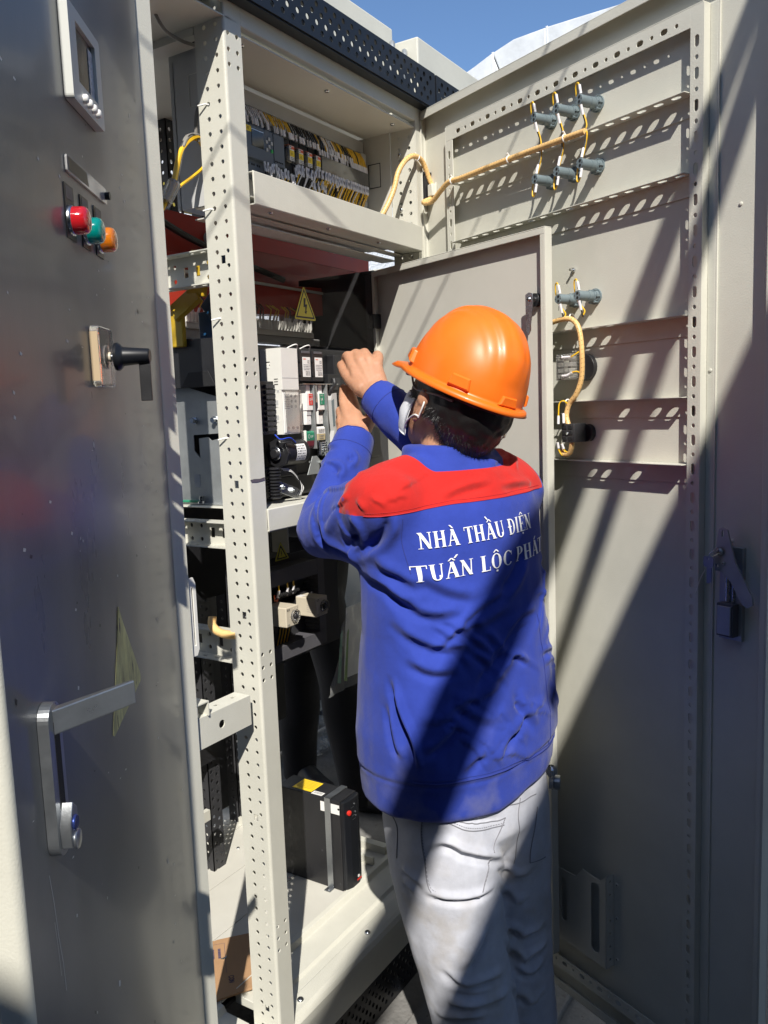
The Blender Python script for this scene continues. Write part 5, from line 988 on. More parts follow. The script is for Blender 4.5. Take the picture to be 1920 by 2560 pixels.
#ENDBASE
JFOLDS = [([(1.29,-0.264,1.318),(1.346,-0.231,1.279),(1.351,-0.237,1.225)],0.005,0.009),([(1.282,-0.251,1.341),(1.287,-0.266,1.322),(1.336,-0.25,1.282)],0.006,0.009),([(1.297,-0.219,1.376),(1.315,-0.181,1.34),(1.334,-0.153,1.31)],0.005,0.01),([(1.336,-0.14,1.323),(1.356,-0.156,1.273),(1.338,-0.254,1.239)],0.008,0.013),([(1.279,-0.347,1.352),(1.293,-0.332,1.324),(1.315,-0.295,1.294),(1.341,-0.246,1.267)],0.006,0.011),([(1.353,-0.235,1.218),(1.323,-0.3,1.203),(1.319,-0.346,1.183),(1.335,-0.394,1.168)],0.007,0.013),([(1.323,-0.288,1.254),(1.317,-0.335,1.226),(1.33,-0.383,1.196)],0.006,0.013),([(1.315,-0.182,1.357),(1.293,-0.226,1.37),(1.278,-0.256,1.385)],0.005,0.008),([(1.439,-0.066,1.37),(1.349,-0.168,1.399),(1.305,-0.231,1.411)],0.006,0.009),([(1.502,-0.045,1.415),(1.498,-0.079,1.419),(1.341,-0.21,1.423)],0.006,0.009),([(1.551,-0.057,1.459),(1.537,-0.093,1.442),(1.295,-0.269,1.434)],0.005,0.008),([(1.292,-0.371,1.402),(1.352,-0.379,1.421),(1.409,-0.376,1.438)],0.0035,0.009),([(1.274,-0.353,1.383),(1.307,-0.382,1.386)],0.0025,0.008),([(1.38,-0.411,1.372),(1.434,-0.437,1.386),(1.497,-0.46,1.39)],0.0035,0.009),([(1.515,-0.469,1.381),(1.6,-0.486,1.38),(1.651,-0.495,1.389)],0.004,0.008),([(1.526,-0.447,1.429),(1.571,-0.449,1.436),(1.639,-0.445,1.438)],0.005,0.008),([(1.649,-0.437,1.448),(1.603,-0.46,1.424)],0.005,0.007),([(1.262,-0.315,1.389),(1.273,-0.346,1.367)],0.003,0.007),([(1.27,-0.273,1.381),(1.267,-0.299,1.357)],0.004,0.007),([(1.321,-0.307,1.195),(1.327,-0.379,1.156),(1.377,-0.442,1.146)],0.007,0.012),([(1.319,-0.317,1.137),(1.334,-0.399,1.088),(1.41,-0.468,1.077)],0.006,0.012),([(1.321,-0.361,1.236),(1.353,-0.417,1.194),(1.408,-0.462,1.172)],0.004,0.013),([(1.489,-0.502,1.074),(1.43,-0.483,1.04),(1.392,-0.466,1.01)],0.006,0.012),([(1.364,-0.433,1.103),(1.414,-0.467,1.117),(1.496,-0.5,1.142)],0.004,0.013),([(1.537,-0.505,1.253),(1.502,-0.499,1.211),(1.462,-0.486,1.181)],0.005,0.012),([(1.313,-0.349,1.065),(1.329,-0.4,1.04),(1.367,-0.444,1.04)],0.005,0.011),([(1.309,-0.318,1.029),(1.302,-0.341,0.965),(1.302,-0.365,0.91),(1.304,-0.37,0.866)],0.012,0.008),([(1.306,-0.308,0.982),(1.299,-0.322,0.917),(1.298,-0.34,0.878)],0.006,0.009),([(1.332,-0.42,0.946),(1.359,-0.446,0.968),(1.399,-0.472,0.996)],0.005,0.011),([(1.344,-0.43,0.989),(1.377,-0.462,0.947),(1.431,-0.494,0.924)],0.004,0.011),([(1.474,-0.507,0.978),(1.494,-0.517,0.93),(1.524,-0.529,0.887)],0.005,0.011),([(1.312,-0.394,0.888),(1.332,-0.424,0.91),(1.357,-0.447,0.942)],0.005,0.01),([(1.426,-0.495,0.864),(1.463,-0.51,0.891),(1.521,-0.526,0.922)],0.005,0.011),([(1.359,-0.453,0.849),(1.402,-0.482,0.885)],0.004,0.01)]
TFOLDS = [([(1.337,-0.38,0.675),(1.342,-0.406,0.691),(1.348,-0.422,0.689),(1.357,-0.439,0.677),(1.374,-0.457,0.666),(1.419,-0.477,0.643),(1.511,-0.476,0.592)],0.009,0.008),([(1.333,-0.368,0.585),(1.338,-0.405,0.583),(1.354,-0.438,0.58),(1.384,-0.464,0.578),(1.425,-0.478,0.576)],0.008,0.008),([(1.343,-0.365,0.749),(1.353,-0.416,0.749),(1.385,-0.454,0.741),(1.441,-0.482,0.726)],0.006,0.008),([(1.348,-0.307,0.613),(1.339,-0.333,0.604),(1.334,-0.365,0.595)],0.006,0.009),([(1.347,-0.31,0.588),(1.338,-0.338,0.574)],0.005,0.008),([(1.365,-0.442,0.424),(1.384,-0.461,0.456),(1.414,-0.476,0.5)],0.006,0.009),([(1.348,-0.391,0.422),(1.359,-0.43,0.39),(1.393,-0.469,0.388),(1.44,-0.487,0.386)],0.008,0.01),([(1.358,-0.398,0.343),(1.367,-0.439,0.339),(1.403,-0.477,0.34),(1.451,-0.492,0.335)],0.008,0.01),([(1.355,-0.409,0.377),(1.373,-0.451,0.37),(1.429,-0.486,0.37)],0.005,0.008),([(1.47,-0.478,0.473),(1.531,-0.479,0.418),(1.556,-0.506,0.412),(1.589,-0.522,0.418)],0.007,0.009),([(1.448,-0.481,0.454),(1.535,-0.476,0.362),(1.563,-0.508,0.362),(1.598,-0.523,0.369)],0.008,0.01),([(1.528,-0.464,0.35),(1.549,-0.493,0.318),(1.589,-0.52,0.332)],0.007,0.009),([(1.454,-0.491,0.35),(1.545,-0.485,0.259),(1.587,-0.52,0.262)],0.007,0.009),([(1.438,-0.478,0.615),(1.512,-0.475,0.57),(1.55,-0.516,0.57)],0.006,0.008),([(1.447,-0.479,0.575),(1.518,-0.472,0.509),(1.543,-0.504,0.505)],0.005,0.009),([(1.371,-0.369,0.292),(1.364,-0.425,0.311),(1.39,-0.469,0.318)],0.007,0.009)]
TSEAMS = {'pocket_l':[(1.343,-0.366,0.754),(1.339,-0.363,0.708),(1.336,-0.371,0.659),(1.334,-0.386,0.598),(1.379,-0.461,0.584),(1.407,-0.474,0.635),(1.425,-0.477,0.67),(1.439,-0.482,0.691),(1.456,-0.49,0.719)],'pocket_hem1':[(1.343,-0.362,0.754),(1.352,-0.416,0.741),(1.371,-0.447,0.724),(1.409,-0.469,0.713),(1.454,-0.489,0.708)],'pocket_hem0':[(1.344,-0.368,0.758),(1.353,-0.416,0.751),(1.384,-0.455,0.736),(1.435,-0.479,0.722),(1.458,-0.49,0.722)],'yoke_seam':[(1.363,-0.428,0.768),(1.416,-0.467,0.754),(1.457,-0.489,0.747),(1.501,-0.506,0.739),(1.552,-0.518,0.738)],'side':[(1.5,-0.505,0.749),(1.492,-0.505,0.704),(1.513,-0.487,0.629),(1.513,-0.482,0.597)],'pocket_r':[(1.551,-0.521,0.711),(1.543,-0.519,0.678),(1.536,-0.511,0.63),(1.536,-0.508,0.592)],'pocket_r2':[(1.577,-0.528,0.588),(1.536,-0.508,0.591)],'side_l':[(1.364,-0.278,0.721),(1.354,-0.298,0.695),(1.354,-0.296,0.635)],'belt':[(1.372,-0.439,0.765),(1.416,-0.467,0.754),(1.457,-0.489,0.748)]}

def dress(me, folds, seed, amp, sc_, extra=1):
    V = get_v(me); N = get_n(me)
    V = noise_disp(V, N, amp, sc_, seed); set_v(me, V); N = get_n(me)
    for pts, a, wd in folds: V = fold(V, N, pts, a * extra, wd * .8)
    set_v(me, V); N = get_n(me); V = noise_disp(V, N, amp * .45, tuple(k * 2.6 for k in sc_), seed + 5); set_v(me, V); clean(me)
_rf = random.Random(21)
for _ in range(46):
    u = _rf.uniform(-.20, .20); z = _rf.uniform(.86, 1.22); a = R_(_rf.choice([-1, -1, 1]) * _rf.uniform(15, 60)); L = _rf.uniform(.06, .17)
    if z > 1.16 and -.2 < u + L * .5 < .18: continue
    pts_ = []
    for q in (0, .5, 1):
        uu = max(-.215, min(.215, u + math.cos(a) * L * q)); zz = z + math.sin(a) * L * q + .012 * math.sin(q * 3.1); pts_.append(tuple(TB_(uu, -.155 * math.sqrt(max(.05, 1 - abs(uu / .225) ** 2.4)), zz)))
    JFOLDS.append((pts_, _rf.uniform(.0022, .0045), _rf.uniform(.006, .010)))
for (S_, E_, W_) in ((SL_, EL_, WL_), (SR_, ER_, WR_)):      # ring creases round the sleeves
    for _ in range(14):
        t = _rf.uniform(.15, 1.9); p, q = (S_, E_) if t < 1 else (E_, W_); tt = t % 1; c = p.lerp(q, tt); ax_ = (q - p).normalized(); a1 = ax_.orthogonal().normalized(); a2 = ax_.cross(a1); r_ = .066 - .010 * t; ph = _rf.uniform(0, 6.28); ln_ = _rf.uniform(1.2, 2.6); tl = _rf.uniform(-.03, .03)
        JFOLDS.append(([tuple(c + (a1 * math.cos(ph + ln_ * k) + a2 * math.sin(ph + ln_ * k)) * r_ + ax_ * tl * (k - .5)) for k in (0, .33, .66, 1)], _rf.uniform(.002, .0038), _rf.uniform(.006, .009)))
dress(JACKET, JFOLDS, 2.0, 0.0060, (9, 9, 6.5), 1.75)
dress(TROUS, TFOLDS, 9.0, 0.0040, (10, 10, 7), 1.55)
# a gathered hem band: pull the skirt of the jacket in a little above the band
V = get_v(JACKET); N = get_n(JACKET); z = V[:, 2].copy(); V -= N * (0.0035 * np.exp(-((z - 0.832) / 0.0045) ** 2) * (z < .9))[:, None]; uu = (V - np.array(C0)) @ np.array(ur); hz = np.clip((1.05 - z) / .25, 0, 1); V[:, 2] += hz * hz * (.035 * np.clip(uu / .2, -.2, 1.1) - .006); set_v(JACKET, V)
# yoke mask in body coordinates
rel = V - np.array(C0); bu = rel @ np.array(ur); bw = rel @ np.array(uf); bz = V[:, 2]
seam = 1.352 + 0.014 * np.clip((bu + .26) / .16, 0, 1) + .002 * np.sin(bu * 9)
neck = np.sqrt((bu) ** 2 + ((bw - .012) * 1.02) ** 2)
frontd = .05 - bw
yk = np.minimum.reduce([bz - seam, bu + .259 - .05 * np.clip(1.40 - bz, 0, .1), .207 - bu, np.maximum(1.424 - bz, neck - .118), frontd])
yk = np.where(bz < 1.3, -1.0, yk)
for S_, E_, lim in ((SL_, EL_, .055), (SR_, ER_, .060)):
    dv = np.array((E_ - S_).normalized()); t_ = (V - np.array(S_)) @ dv; near = np.linalg.norm(V - np.array(S_), axis=1) < .16; yk = np.where(near, np.minimum(yk, lim + .035 - t_), yk)
at = JACKET.attributes.new('yoke', 'FLOAT', 'POINT'); at.data.foreach_set('value', yk.astype(np.float32))
BLUE = (0.024, 0.048, 0.31); RED = (0.50, 0.016, 0.012)
JM = cloth_mat('blue_work_cloth_with_red_yoke', BLUE, var=0.14, attr='yoke', col2=RED, dirt=((0.16, 0.16, 0.22), 0.76, 0.98))
TM = cloth_mat('pale_grey_denim', (0.46, 0.47, 0.52), var=0.16, vscale=9, weave=900, bump=0.8, dirt=((0.36, 0.31, 0.24), 0.55, 0.80))
WK = empty('person', (1.5, -.38, GZ), 0, 'worker with blue and red jacket, back turned, both hands inside the cabinet', 'person')
bpy.context.view_layer.update()
def attach(o, par=WK):
    o.parent = par; o.matrix_parent_inverse = par.matrix_basis.inverted() if par.parent is None else Matrix.Identity(4); return o
def subd(o, lv=1):
    s_ = o.modifiers.new('s', 'SUBSURF'); s_.levels = lv; s_.render_levels = lv; return o
JACKET.materials.append(JM); jo = attach(link(bpy.data.objects.new('jacket', JACKET))); subd(jo)
TROUS.materials.append(TM); to = attach(link(bpy.data.objects.new('trousers', TROUS))); subd(to)
def bvh_of(me): return BVHTree.FromPolygons([v.co.copy() for v in me.vertices], [tuple(p.vertices) for p in me.polygons])
BJ = bvh_of(JACKET); BTt = bvh_of(TROUS)
# stitched seams laid on the cloth
def stitch(name, pts, bv, M, par, r=0.0009, off=0.0006, dash=False):
    b_ = B(); P = []
    for p in spl(pts, 8):
        h = bv.find_nearest(p)
        if h[0] is not None: P.append(h[0] + h[1] * off)
    if dash:
        for i in range(0, len(P) - 1): b_.tube([P[i], P[i].lerp(P[i + 1], .55)], r, M, 5)
    else: b_.tube(P, r, M, 6)
    o = b_.build(name, par)
    return o
TH_T = mat('grey_thread', (0.20, 0.20, 0.22), 0.8); TH_B = mat('blue_thread', (0.02, 0.035, 0.22), 0.8); TH_R = mat('red_thread', (0.45, 0.02, 0.03), 0.8)
def lay(pts): return pts
for k, pts in TSEAMS.items():
    if len(pts) > 1:
        o = stitch('seam', pts, BTt, TH_T, None, 0.0010, 0.0008); o.parent = to
        if k.startswith('pocket_l') or k == 'pocket_hem1': o = stitch('stitching', [(p[0], p[1], p[2]) for p in [Vector(q) + Vector((0.003, -0.002, 0.004)) for q in pts]], BTt, TH_T, None, 0.0006, 0.0008, True); o.parent = to
def jline(uz_list, M, name='seam', r=0.0008, dash=False):
    P = []
    for u, z in uz_list:
        h = BJ.ray_cast(TB_(u, -.6, z), uf)
        if h[0] is not None: P.append(h[0])
    o = stitch(name, P, BJ, M, None, r, 0.0006, dash); o.parent = jo; return o
sm = lambda u: 1.352 + 0.014 * max(0, min(1, (u + .26) / .16)) + .002 * math.sin(u * 9)
us = [-.25 + .02 * i for i in range(23)]
jline([(u, sm(u)) for u in us], TH_R, r=.0010); jline([(u, sm(u) + .006) for u in us], TH_R, 'stitching', .0006, True)
jline([(-.20 + .02 * i, 0.832) for i in range(20)], TH_B, r=.0012); jline([(-.20 + .02 * i, 0.838) for i in range(20)], TH_B, 'stitching', .0007, True)
jline([(-.2, 1.345), (-.195, 1.30), (-.188, 1.24)], TH_B); jline([(.10, 1.12), (.115, 1.0), (.12, .9), (.118, .84)], TH_B)
for (E_, W_, r_) in ((EL_, WL_, .047), (ER_, WR_, .046)):
    ax_ = (W_ - E_).normalized(); a1 = ax_.orthogonal().normalized(); a2 = ax_.cross(a1)
    for back, nm in ((.004, 'seam'), (.050, 'seam')):
        P = []
        for k in range(25):
            a = k / 24 * 2 * math.pi; d_ = a1 * math.cos(a) + a2 * math.sin(a); o_ = W_ - ax_ * back; h = BJ.ray_cast(o_ + d_ * .10, -d_)
            if h[0] is not None and (h[0] - o_).length < .062: P.append(h[0])
        if len(P) > 18: o = stitch(nm, P[::2], BJ, TH_B, None, .0009, .0004); o.parent = jo
# printed lettering, serif capitals
def sgl(ch):
    """quads of a serif capital in a unit-high box and its advance"""
    Q = []; K, k = .17, .06
    def bx(x0, y0, x1, y1): Q.append([(x0, y0), (x1, y0), (x1, y1), (x0, y1)])
    def dg(x0, y0, x1, y1, w_): Q.append([(x0 - w_ / 2, y0), (x0 + w_ / 2, y0), (x1 + w_ / 2, y1), (x1 - w_ / 2, y1)])
    def srf(xc, w_, y): bx(xc - w_ / 2, y if y < .5 else y - .035, xc + w_ / 2, y + .035 if y < .5 else y)
    def arc(cx, cy, rx, ry, a0, a1, tk, tn):
        n_ = 14; P = []
        for i in range(n_ + 1):
            a = R_(a0 + (a1 - a0) * i / n_); t = tn + (tk - tn) * abs(math.cos(a)); P.append(((cx + rx * math.cos(a), cy + ry * math.sin(a)), (cx + (rx - t) * math.cos(a), cy + (ry - tn) * math.sin(a))))
        for i in range(n_): Q.append([P[i][0], P[i + 1][0], P[i + 1][1], P[i][1]])
    base = {'À': 'A', 'Ầ': 'A', 'Ấ': 'A', 'Á': 'A', 'Ệ': 'E', 'Ộ': 'O', 'Đ': 'D'}.get(ch, ch)
    if base == 'N': bx(.14, 0, .14 + k, 1); bx(.60, 0, .60 + k, 1); dg(.62, 0, .14, 1, .19); srf(.16, .24, 0); srf(.13, .2, 1); srf(.63, .22, 1); adv = .80
    elif base == 'H': bx(.10, 0, .10 + K, 1); bx(.52, 0, .52 + K, 1); bx(.2, .47, .6, .53); [srf(x, .30, y) for x in (.185, .605) for y in (0, 1)]; adv = .82
    elif base == 'A': dg(.12, 0, .38, 1, k); dg(.62, 0, .38, 1, K + .02); bx(.2, .3, .55, .355); srf(.12, .22, 0); srf(.63, .30, 0); adv = .76
    elif base == 'T': bx(.255, 0, .255 + K, 1); bx(.03, .945, .65, 1); bx(.03, .78, .065, 1); bx(.615, .78, .65, 1); srf(.34, .32, 0); adv = .68
    elif base == 'U': bx(.10, .3, .10 + K, 1); bx(.58, .3, .58 + k, 1); arc(.37, .3, .27, .30, 180, 360, K, k); srf(.185, .28, 1); srf(.61, .2, 1); adv = .76
    elif base == 'D': bx(.10, 0, .10 + K, 1); arc(.27, .5, .43, .5, -90, 90, K, k); bx(.05, 0, .28, .06); bx(.05, .94, .28, 1); adv = .78
    elif base == 'I': bx(.09, 0, .09 + K, 1); srf(.175, .30, 0); srf(.175, .30, 1); adv = .37
    elif base == 'E': bx(.10, 0, .10 + K, 1); bx(.05, .945, .6, 1); bx(.05, 0, .62, .055); bx(.2, .47, .45, .53); bx(.565, .78, .6, 1); bx(.585, 0, .62, .22); bx(.42, .38, .45, .62); adv = .68
    elif base == 'L': bx(.10, 0, .10 + K, 1); srf(.185, .30, 1); bx(.05, 0, .58, .055); bx(.545, 0, .58, .24); adv = .64
    elif base == 'O': arc(.39, .5, .34, .5, 0, 360, K, k); adv = .80
    elif base == 'C': arc(.40, .5, .34, .5, 40, 320, K, k); bx(.62, .66, .655, .92); adv = .74
    elif base == 'P': bx(.10, 0, .10 + K, 1); srf(.185, .30, 0); bx(.05, .945, .3, 1); bx(.2, .45, .3, .5); arc(.29, .725, .31, .275, -90, 90, K, k * .9); adv = .64
    else: adv = .32
    c = {'A': .38, 'E': .33, 'O': .39}.get(base, .3)
    if ch == 'Đ': bx(.0, .47, .38, .53)
    if ch in 'ẦẤỆỘ': dg(c - .15, 1.07, c, 1.24, .09); dg(c + .15, 1.07, c, 1.24, .09)
    if ch == 'À': dg(c + .06, 1.06, c - .10, 1.26, .10)
    if ch == 'Á': dg(c - .04, 1.06, c + .12, 1.26, .10)
    if ch == 'Ầ': dg(c - .10, 1.24, c - .24, 1.44, .10)
    if ch == 'Ấ': dg(c + .16, 1.22, c + .30, 1.42, .10)
    if ch in 'ỆỘ': Q.append([(c - .065, -.19), (c + .065, -.19), (c + .065, -.07), (c - .065, -.07)])
    return Q, adv
WPRINT = mat('white_print', (0.78, 0.78, 0.80), 0.6)
def print_line(txt, u0, u1, z0, z1, h):
    tot = sum(sgl(c)[1] for c in txt); x = 0; b_ = bmesh.new()
    objs = []
    for c in txt:
        Q, adv = sgl(c)
        if Q:
            b_ = bmesh.new()
            for q in Q: b_.faces.new([b_.verts.new((x + p[0], p[1], 0)) for p in q])
            for it in range(3):
                ed = [e for e in b_.edges if e.calc_length() > 0.16]
                if ed: bmesh.ops.subdivide_edges(b_, edges=ed, cuts=1, use_grid_fill=True)
            bmesh.ops.triangulate(b_, faces=b_.faces)
            for v in b_.verts:
                s_ = v.co.x / tot; u = u0 + (u1 - u0) * s_; z = z0 + (z1 - z0) * s_ + v.co.y * h
                hit = BJ.ray_cast(TB_(u, -.6, z), uf); p = hit[0] if hit[0] is not None else TB_(u, -.1, z)
                v.co = p - uf * 0.0028 - ur * 0.0004
            me = bpy.data.meshes.new('letter'); b_.to_mesh(me); b_.free(); me.materials.append(WPRINT); clean(me)
            o = link(bpy.data.objects.new('letter', me)); o.parent = jo
        x += adv
print_line('NHÀ THẦU ĐIỆN', -.176, .106, 1.286, 1.297, .0305); print_line('TUẤN LỘC PHÁT', -.190, .152, 1.224, 1.243, .0300)

# head frame
_sr = Vector((0.534, -0.845, 0)); _tc = Vector((-0.89, -0.454, 0))
Uh = (uz * math.cos(R_(23)) + _sr * math.sin(R_(23)) + _tc * 0.17).normalized(); F0 = Vector((math.cos(R_(69)), math.sin(R_(69)), 0)); Fh = (F0 - Uh * F0.dot(Uh)).normalized(); Rh = Fh.cross(Uh).normalized()
HB = Vector((1.5495, -0.372, 1.578))
def H(x, y, z): return HB + Rh * x + Fh * y + Uh * z
SKIN = mat('worker_skin', (0.46, 0.235, 0.14), 0.55, var=0.12, vscale=25, bump=0.3, bscale=350, sss=0.12, bdist=0.0008, speck=((0.35, 0.16, 0.1), 90, 0.78))  # one even skin tone with random mottling and specks
HAIR = mat('black_hair', (0.008, 0.007, 0.007), 0.4, bump=0.6, bscale=500, stretch=(1, 1, .25))
def ln(*p): return [Vector(q) for q in p]
parts = [ellipsoid(H(0, -.008, .0), Rh * .086, Fh * .108, Uh * .118), ellipsoid(H(0, .028, -.075), Rh * .068, Fh * .078, Uh * .080), ellipsoid(H(0, .050, -.118), Rh * .045, Fh * .050, Uh * .035), ellipsoid(H(0, .105, -.055), Rh * .016, Fh * .022, Uh * .030, 12, 8),
    ellipsoid(H(-.058, .045, -.06), Rh * .016, Fh * .03, Uh * .03), ellipsoid(H(.058, .045, -.06), Rh * .016, Fh * .03, Uh * .03)]
for sx in (-1, 1):
    parts += [ellipsoid(H(sx * .093, -.002, -.045), Rh * .007 + Fh * .004 * -sx, Fh * .020, Uh * .036, 14, 10), ellipsoid(H(sx * .096, -.008, -.030), Rh * .010, Fh * .018, Uh * .020, 12, 8), ellipsoid(H(sx * .090, .004, -.072), Rh * .007, Fh * .010, Uh * .013, 10, 6)]
parts += [limb([H(0, -.03, -.06), H(0, -.035, -.11), TB_(0, .0, 1.44), TB_(0, 0, 1.36)], [.066, .063, .066, .085], 24)]
parts += [ring_loft([(TB_(0, 0, z), ur * a, uf * d) for z, a, d in ((.70, .15, .11), (.85, .15, .11), (1.1, .15, .1), (1.3, .16, .095), (1.38, .15, .08), (1.42, .08, .06))], 28)]
parts += [limb([SL_, SL_.lerp(EL_, .5), EL_, EL_.lerp(WL_, .5), WL_], [.045, .04, .034, .028, .024], 16), limb([SR_, SR_.lerp(ER_, .5), ER_, ER_.lerp(WR_, .5), WR_], [.045, .04, .034, .027, .022], 16)]
for pts in ([(-.075, -.005, .70), (-.066, -.045, .46), (-.045, -.07, .26), (-.015, -.095, .0), (-.015, -.09, -.06)], [(.084, -.01, .70), (.098, -.032, .46), (.112, -.045, .26), (.121, -.05, .0), (.121, -.045, -.06)]):
    parts.append(limb([TB_(*p) for p in pts], [.075, .07, .055, .042, .04], 16))
# left hand, seen from the back: two long fingers up, the others curled into the breaker, thumb out to the right
def knuckle_fan(W_, Ks, c_, X_, Y_, Z_, side):
    for i, K_ in enumerate(Ks): parts.append(limb([W_ + side * (.013 - .0085 * i), (W_ + side * (.010 - .0065 * i)).lerp(K_, .55), K_], [.023, .0195, .0150 - .0008 * i], 14))
    parts.append(ellipsoid(c_, X_, Y_, Z_))
LW = Vector((1.6196, -.0491, 1.487)); LK = ln((1.6665, -.0240, 1.548), (1.6552, -.0069, 1.547), (1.6560, .0070, 1.536), (1.6610, .0160, 1.520))
acr = Vector((.53, -.847, 0))
knuckle_fan(LW, LK, Vector((1.648, -.026, 1.520)), acr * .036, Vector((.016, .010, 0)), (Vector(LK[1]) - LW).normalized() * .042, acr)
parts.append(limb([WL_ - (WL_ - EL_).normalized() * .02, LW], [.026, .029], 16)); parts.append(limb([WR_ - (WR_ - ER_).normalized() * .012, (1.6469, -.0975, 1.5853)], [.024, .030], 16))
LF = [([LK[0], (1.6819, -.0085, 1.5680), (1.6982, .0085, 1.5875), (1.7105, .0205, 1.6030)], [.0150, .0132, .0122, .0095]), ([LK[1], (1.671, .0102, 1.5680), (1.689, .0236, 1.5865), (1.7031, .0334, 1.6040)], [.0148, .0130, .0118, .0092]),
      ([LK[2], (1.6750, .0248, 1.5469), (1.690, .0330, 1.5379), (1.6956, .0291, 1.529)], [.0140, .0125, .011, .009]), ([LK[3], (1.676, .0248, 1.5293), (1.6884, .0283, 1.5173), (1.6851, .0227, 1.5114)], [.0125, .011, .0095, .008]),
      ([(1.630, -.0600, 1.490), (1.658, -.0600, 1.5110), (1.6883, -.0560, 1.5300), (1.7180, -.0460, 1.5470)], [.0215, .0185, .0155, .0110])]
for pts, r in LF: parts.append(limb(ln(*pts), r, 14))
# right hand: back of the hand to the camera, fingers bent over into the breaker
RW = Vector((1.6469, -.0975, 1.5853)); RK = ln((1.6649, -.025, 1.6520), (1.6712, -.0421, 1.6620), (1.6777, -.0618, 1.6620), (1.6824, -.0813, 1.651))
knuckle_fan(RW, RK, Vector((1.6600, -.0690, 1.6270)), acr * .040, Vector((.015, .009, 0)), (Vector(RK[1]) - RW).normalized() * .044, acr * -1)
RF = [([RK[0], (1.6882, .0030, 1.6764), (1.7105, .0257, 1.6756), (1.7208, .0352, 1.6608)], [.0155, .0138, .0125, .0098]), ([RK[1], (1.7000, -.0120, 1.6815), (1.7257, .0124, 1.6812), (1.7353, .023, 1.6693)], [.0152, .0138, .0125, .0098]),
      ([RK[2], (1.7072, -.0310, 1.6830), (1.7359, -.0131, 1.6813), (1.7469, -.0052, 1.668)], [.0150, .0136, .012, .0095]), ([RK[3], (1.7111, -.0677, 1.6726), (1.7341, -.0485, 1.679), (1.7489, -.036, 1.6715)], [.0142, .0128, .0112, .009]),
      ([(1.6400, -.0640, 1.5980), (1.6560, -.0260, 1.6205), (1.6701, .0012, 1.6403), (1.6931, .0299, 1.6584)], [.0215, .0178, .0150, .0112])]
for pts, r in RF: parts.append(limb(ln(*pts), r, 14))
BODY = union(parts, 0.0030, 3, 'body')
V = get_v(BODY); N = get_n(BODY)
# knuckle creases and tendons on the hands
for pts, r in LF + RF:
    for q in (1, 2):
        p = Vector(pts[q]); d = (Vector(pts[q]) - Vector(pts[q - 1])).normalized()
        dist = (V - np.array(p)) @ np.array(d); rad = np.linalg.norm(V - np.array(p), axis=1); m_ = (rad < .022); V[m_] -= N[m_] * (0.0009 * np.exp(-(dist[m_] / .0018) ** 2))[:, None]
for Ks, W_ in ((LK, LW), (RK, RW)):
    for K_ in Ks:
        rad = np.linalg.norm(V - np.array(K_), axis=1); V += N * (0.0022 * np.exp(-(rad / .0085) ** 2))[:, None]
V = noise_disp(V, N, 0.0004, (120, 120, 120), 1); set_v(BODY, V); clean(BODY); BODY.materials.append(SKIN)
bo = attach(link(bpy.data.objects.new('body', BODY))); subd(bo)
# finger nails
NAIL = mat('finger_nail', (0.62, 0.36, 0.27), 0.3)
for tip, d_, n__ in ((LF[0][0][3], (.55, .4, .5), (-.6, -.6, .5)), (LF[1][0][3], (.55, .5, .4), (-.6, -.6, .5)), (RF[4][0][3], (.4, .6, .5), (-.8, -.3, .5))):
    d_ = Vector(d_).normalized(); n2 = Vector(n__); n2 = (n2 - d_ * n2.dot(d_)).normalized(); s_ = d_.cross(n2); c = Vector(tip) + n2 * .0052
    v, f = ellipsoid(c, s_ * .0052, d_ * .0068, n2 * .0042, 12, 8); me = bpy.data.meshes.new('nail'); me.from_pydata([tuple(k) for k in v], [], f); clean(me); me.materials.append(NAIL); o = link(bpy.data.objects.new('nail', me)); o.parent = bo
for sx in (-1, 1):
    v, f = ellipsoid(H(sx * .034, .090, -.012), Rh * .012, Fh * .012, Uh * .012, 14, 8); me = bpy.data.meshes.new('eye'); me.from_pydata([tuple(k) for k in v], [], f); clean(me); me.materials.append(mat('eye_white', (.7, .7, .68), .2)); o = link(bpy.data.objects.new('eye', me)); o.parent = bo
# hair: a thick shell below the helmet with short strands at the edge
def shell(fn, a0, a1, na, e0, e1, ne, th):
    v = []; f = []
    for k in (0, 1):
        for j in range(ne + 1):
            for i in range(na + 1): v.append(fn(a0 + (a1 - a0) * i / na, e0 + (e1 - e0) * j / ne, k * th))
    W_ = na + 1; Hn = ne + 1
    for k in (0, 1):
        for j in range(ne):
            for i in range(na):
                q = [k * W_ * Hn + j * W_ + i, k * W_ * Hn + j * W_ + i + 1, k * W_ * Hn + (j + 1) * W_ + i + 1, k * W_ * Hn + (j + 1) * W_ + i]; f.append(q if k else q[::-1])
    rim = [(j, 0) for j in range(ne)] ; o = W_ * Hn
    for j in range(ne): f.append((j * W_, (j + 1) * W_, o + (j + 1) * W_, o + j * W_)); f.append(((j + 1) * W_ + na, j * W_ + na, o + j * W_ + na, o + (j + 1) * W_ + na))
    for i in range(na): f.append((i + 1, i, o + i, o + i + 1)); f.append((ne * W_ + i, ne * W_ + i + 1, o + ne * W_ + i + 1, o + ne * W_ + i))
    return v, f
def hairline(a):
    if a < -70: return -.060 if a > -100 else -.040
    return hairline2(a)
def hairline2(a):      # lower limit of the hair in head z; a = azimuth from straight back, degrees
    t = abs(a); return -.112 if t < 45 else (-.112 + (t - 45) / 25 * .045 if t < 70 else (-.067 + (t - 70) / 12 * .035 if t < 82 else -.032 + max(0, t - 82) * -.0008))
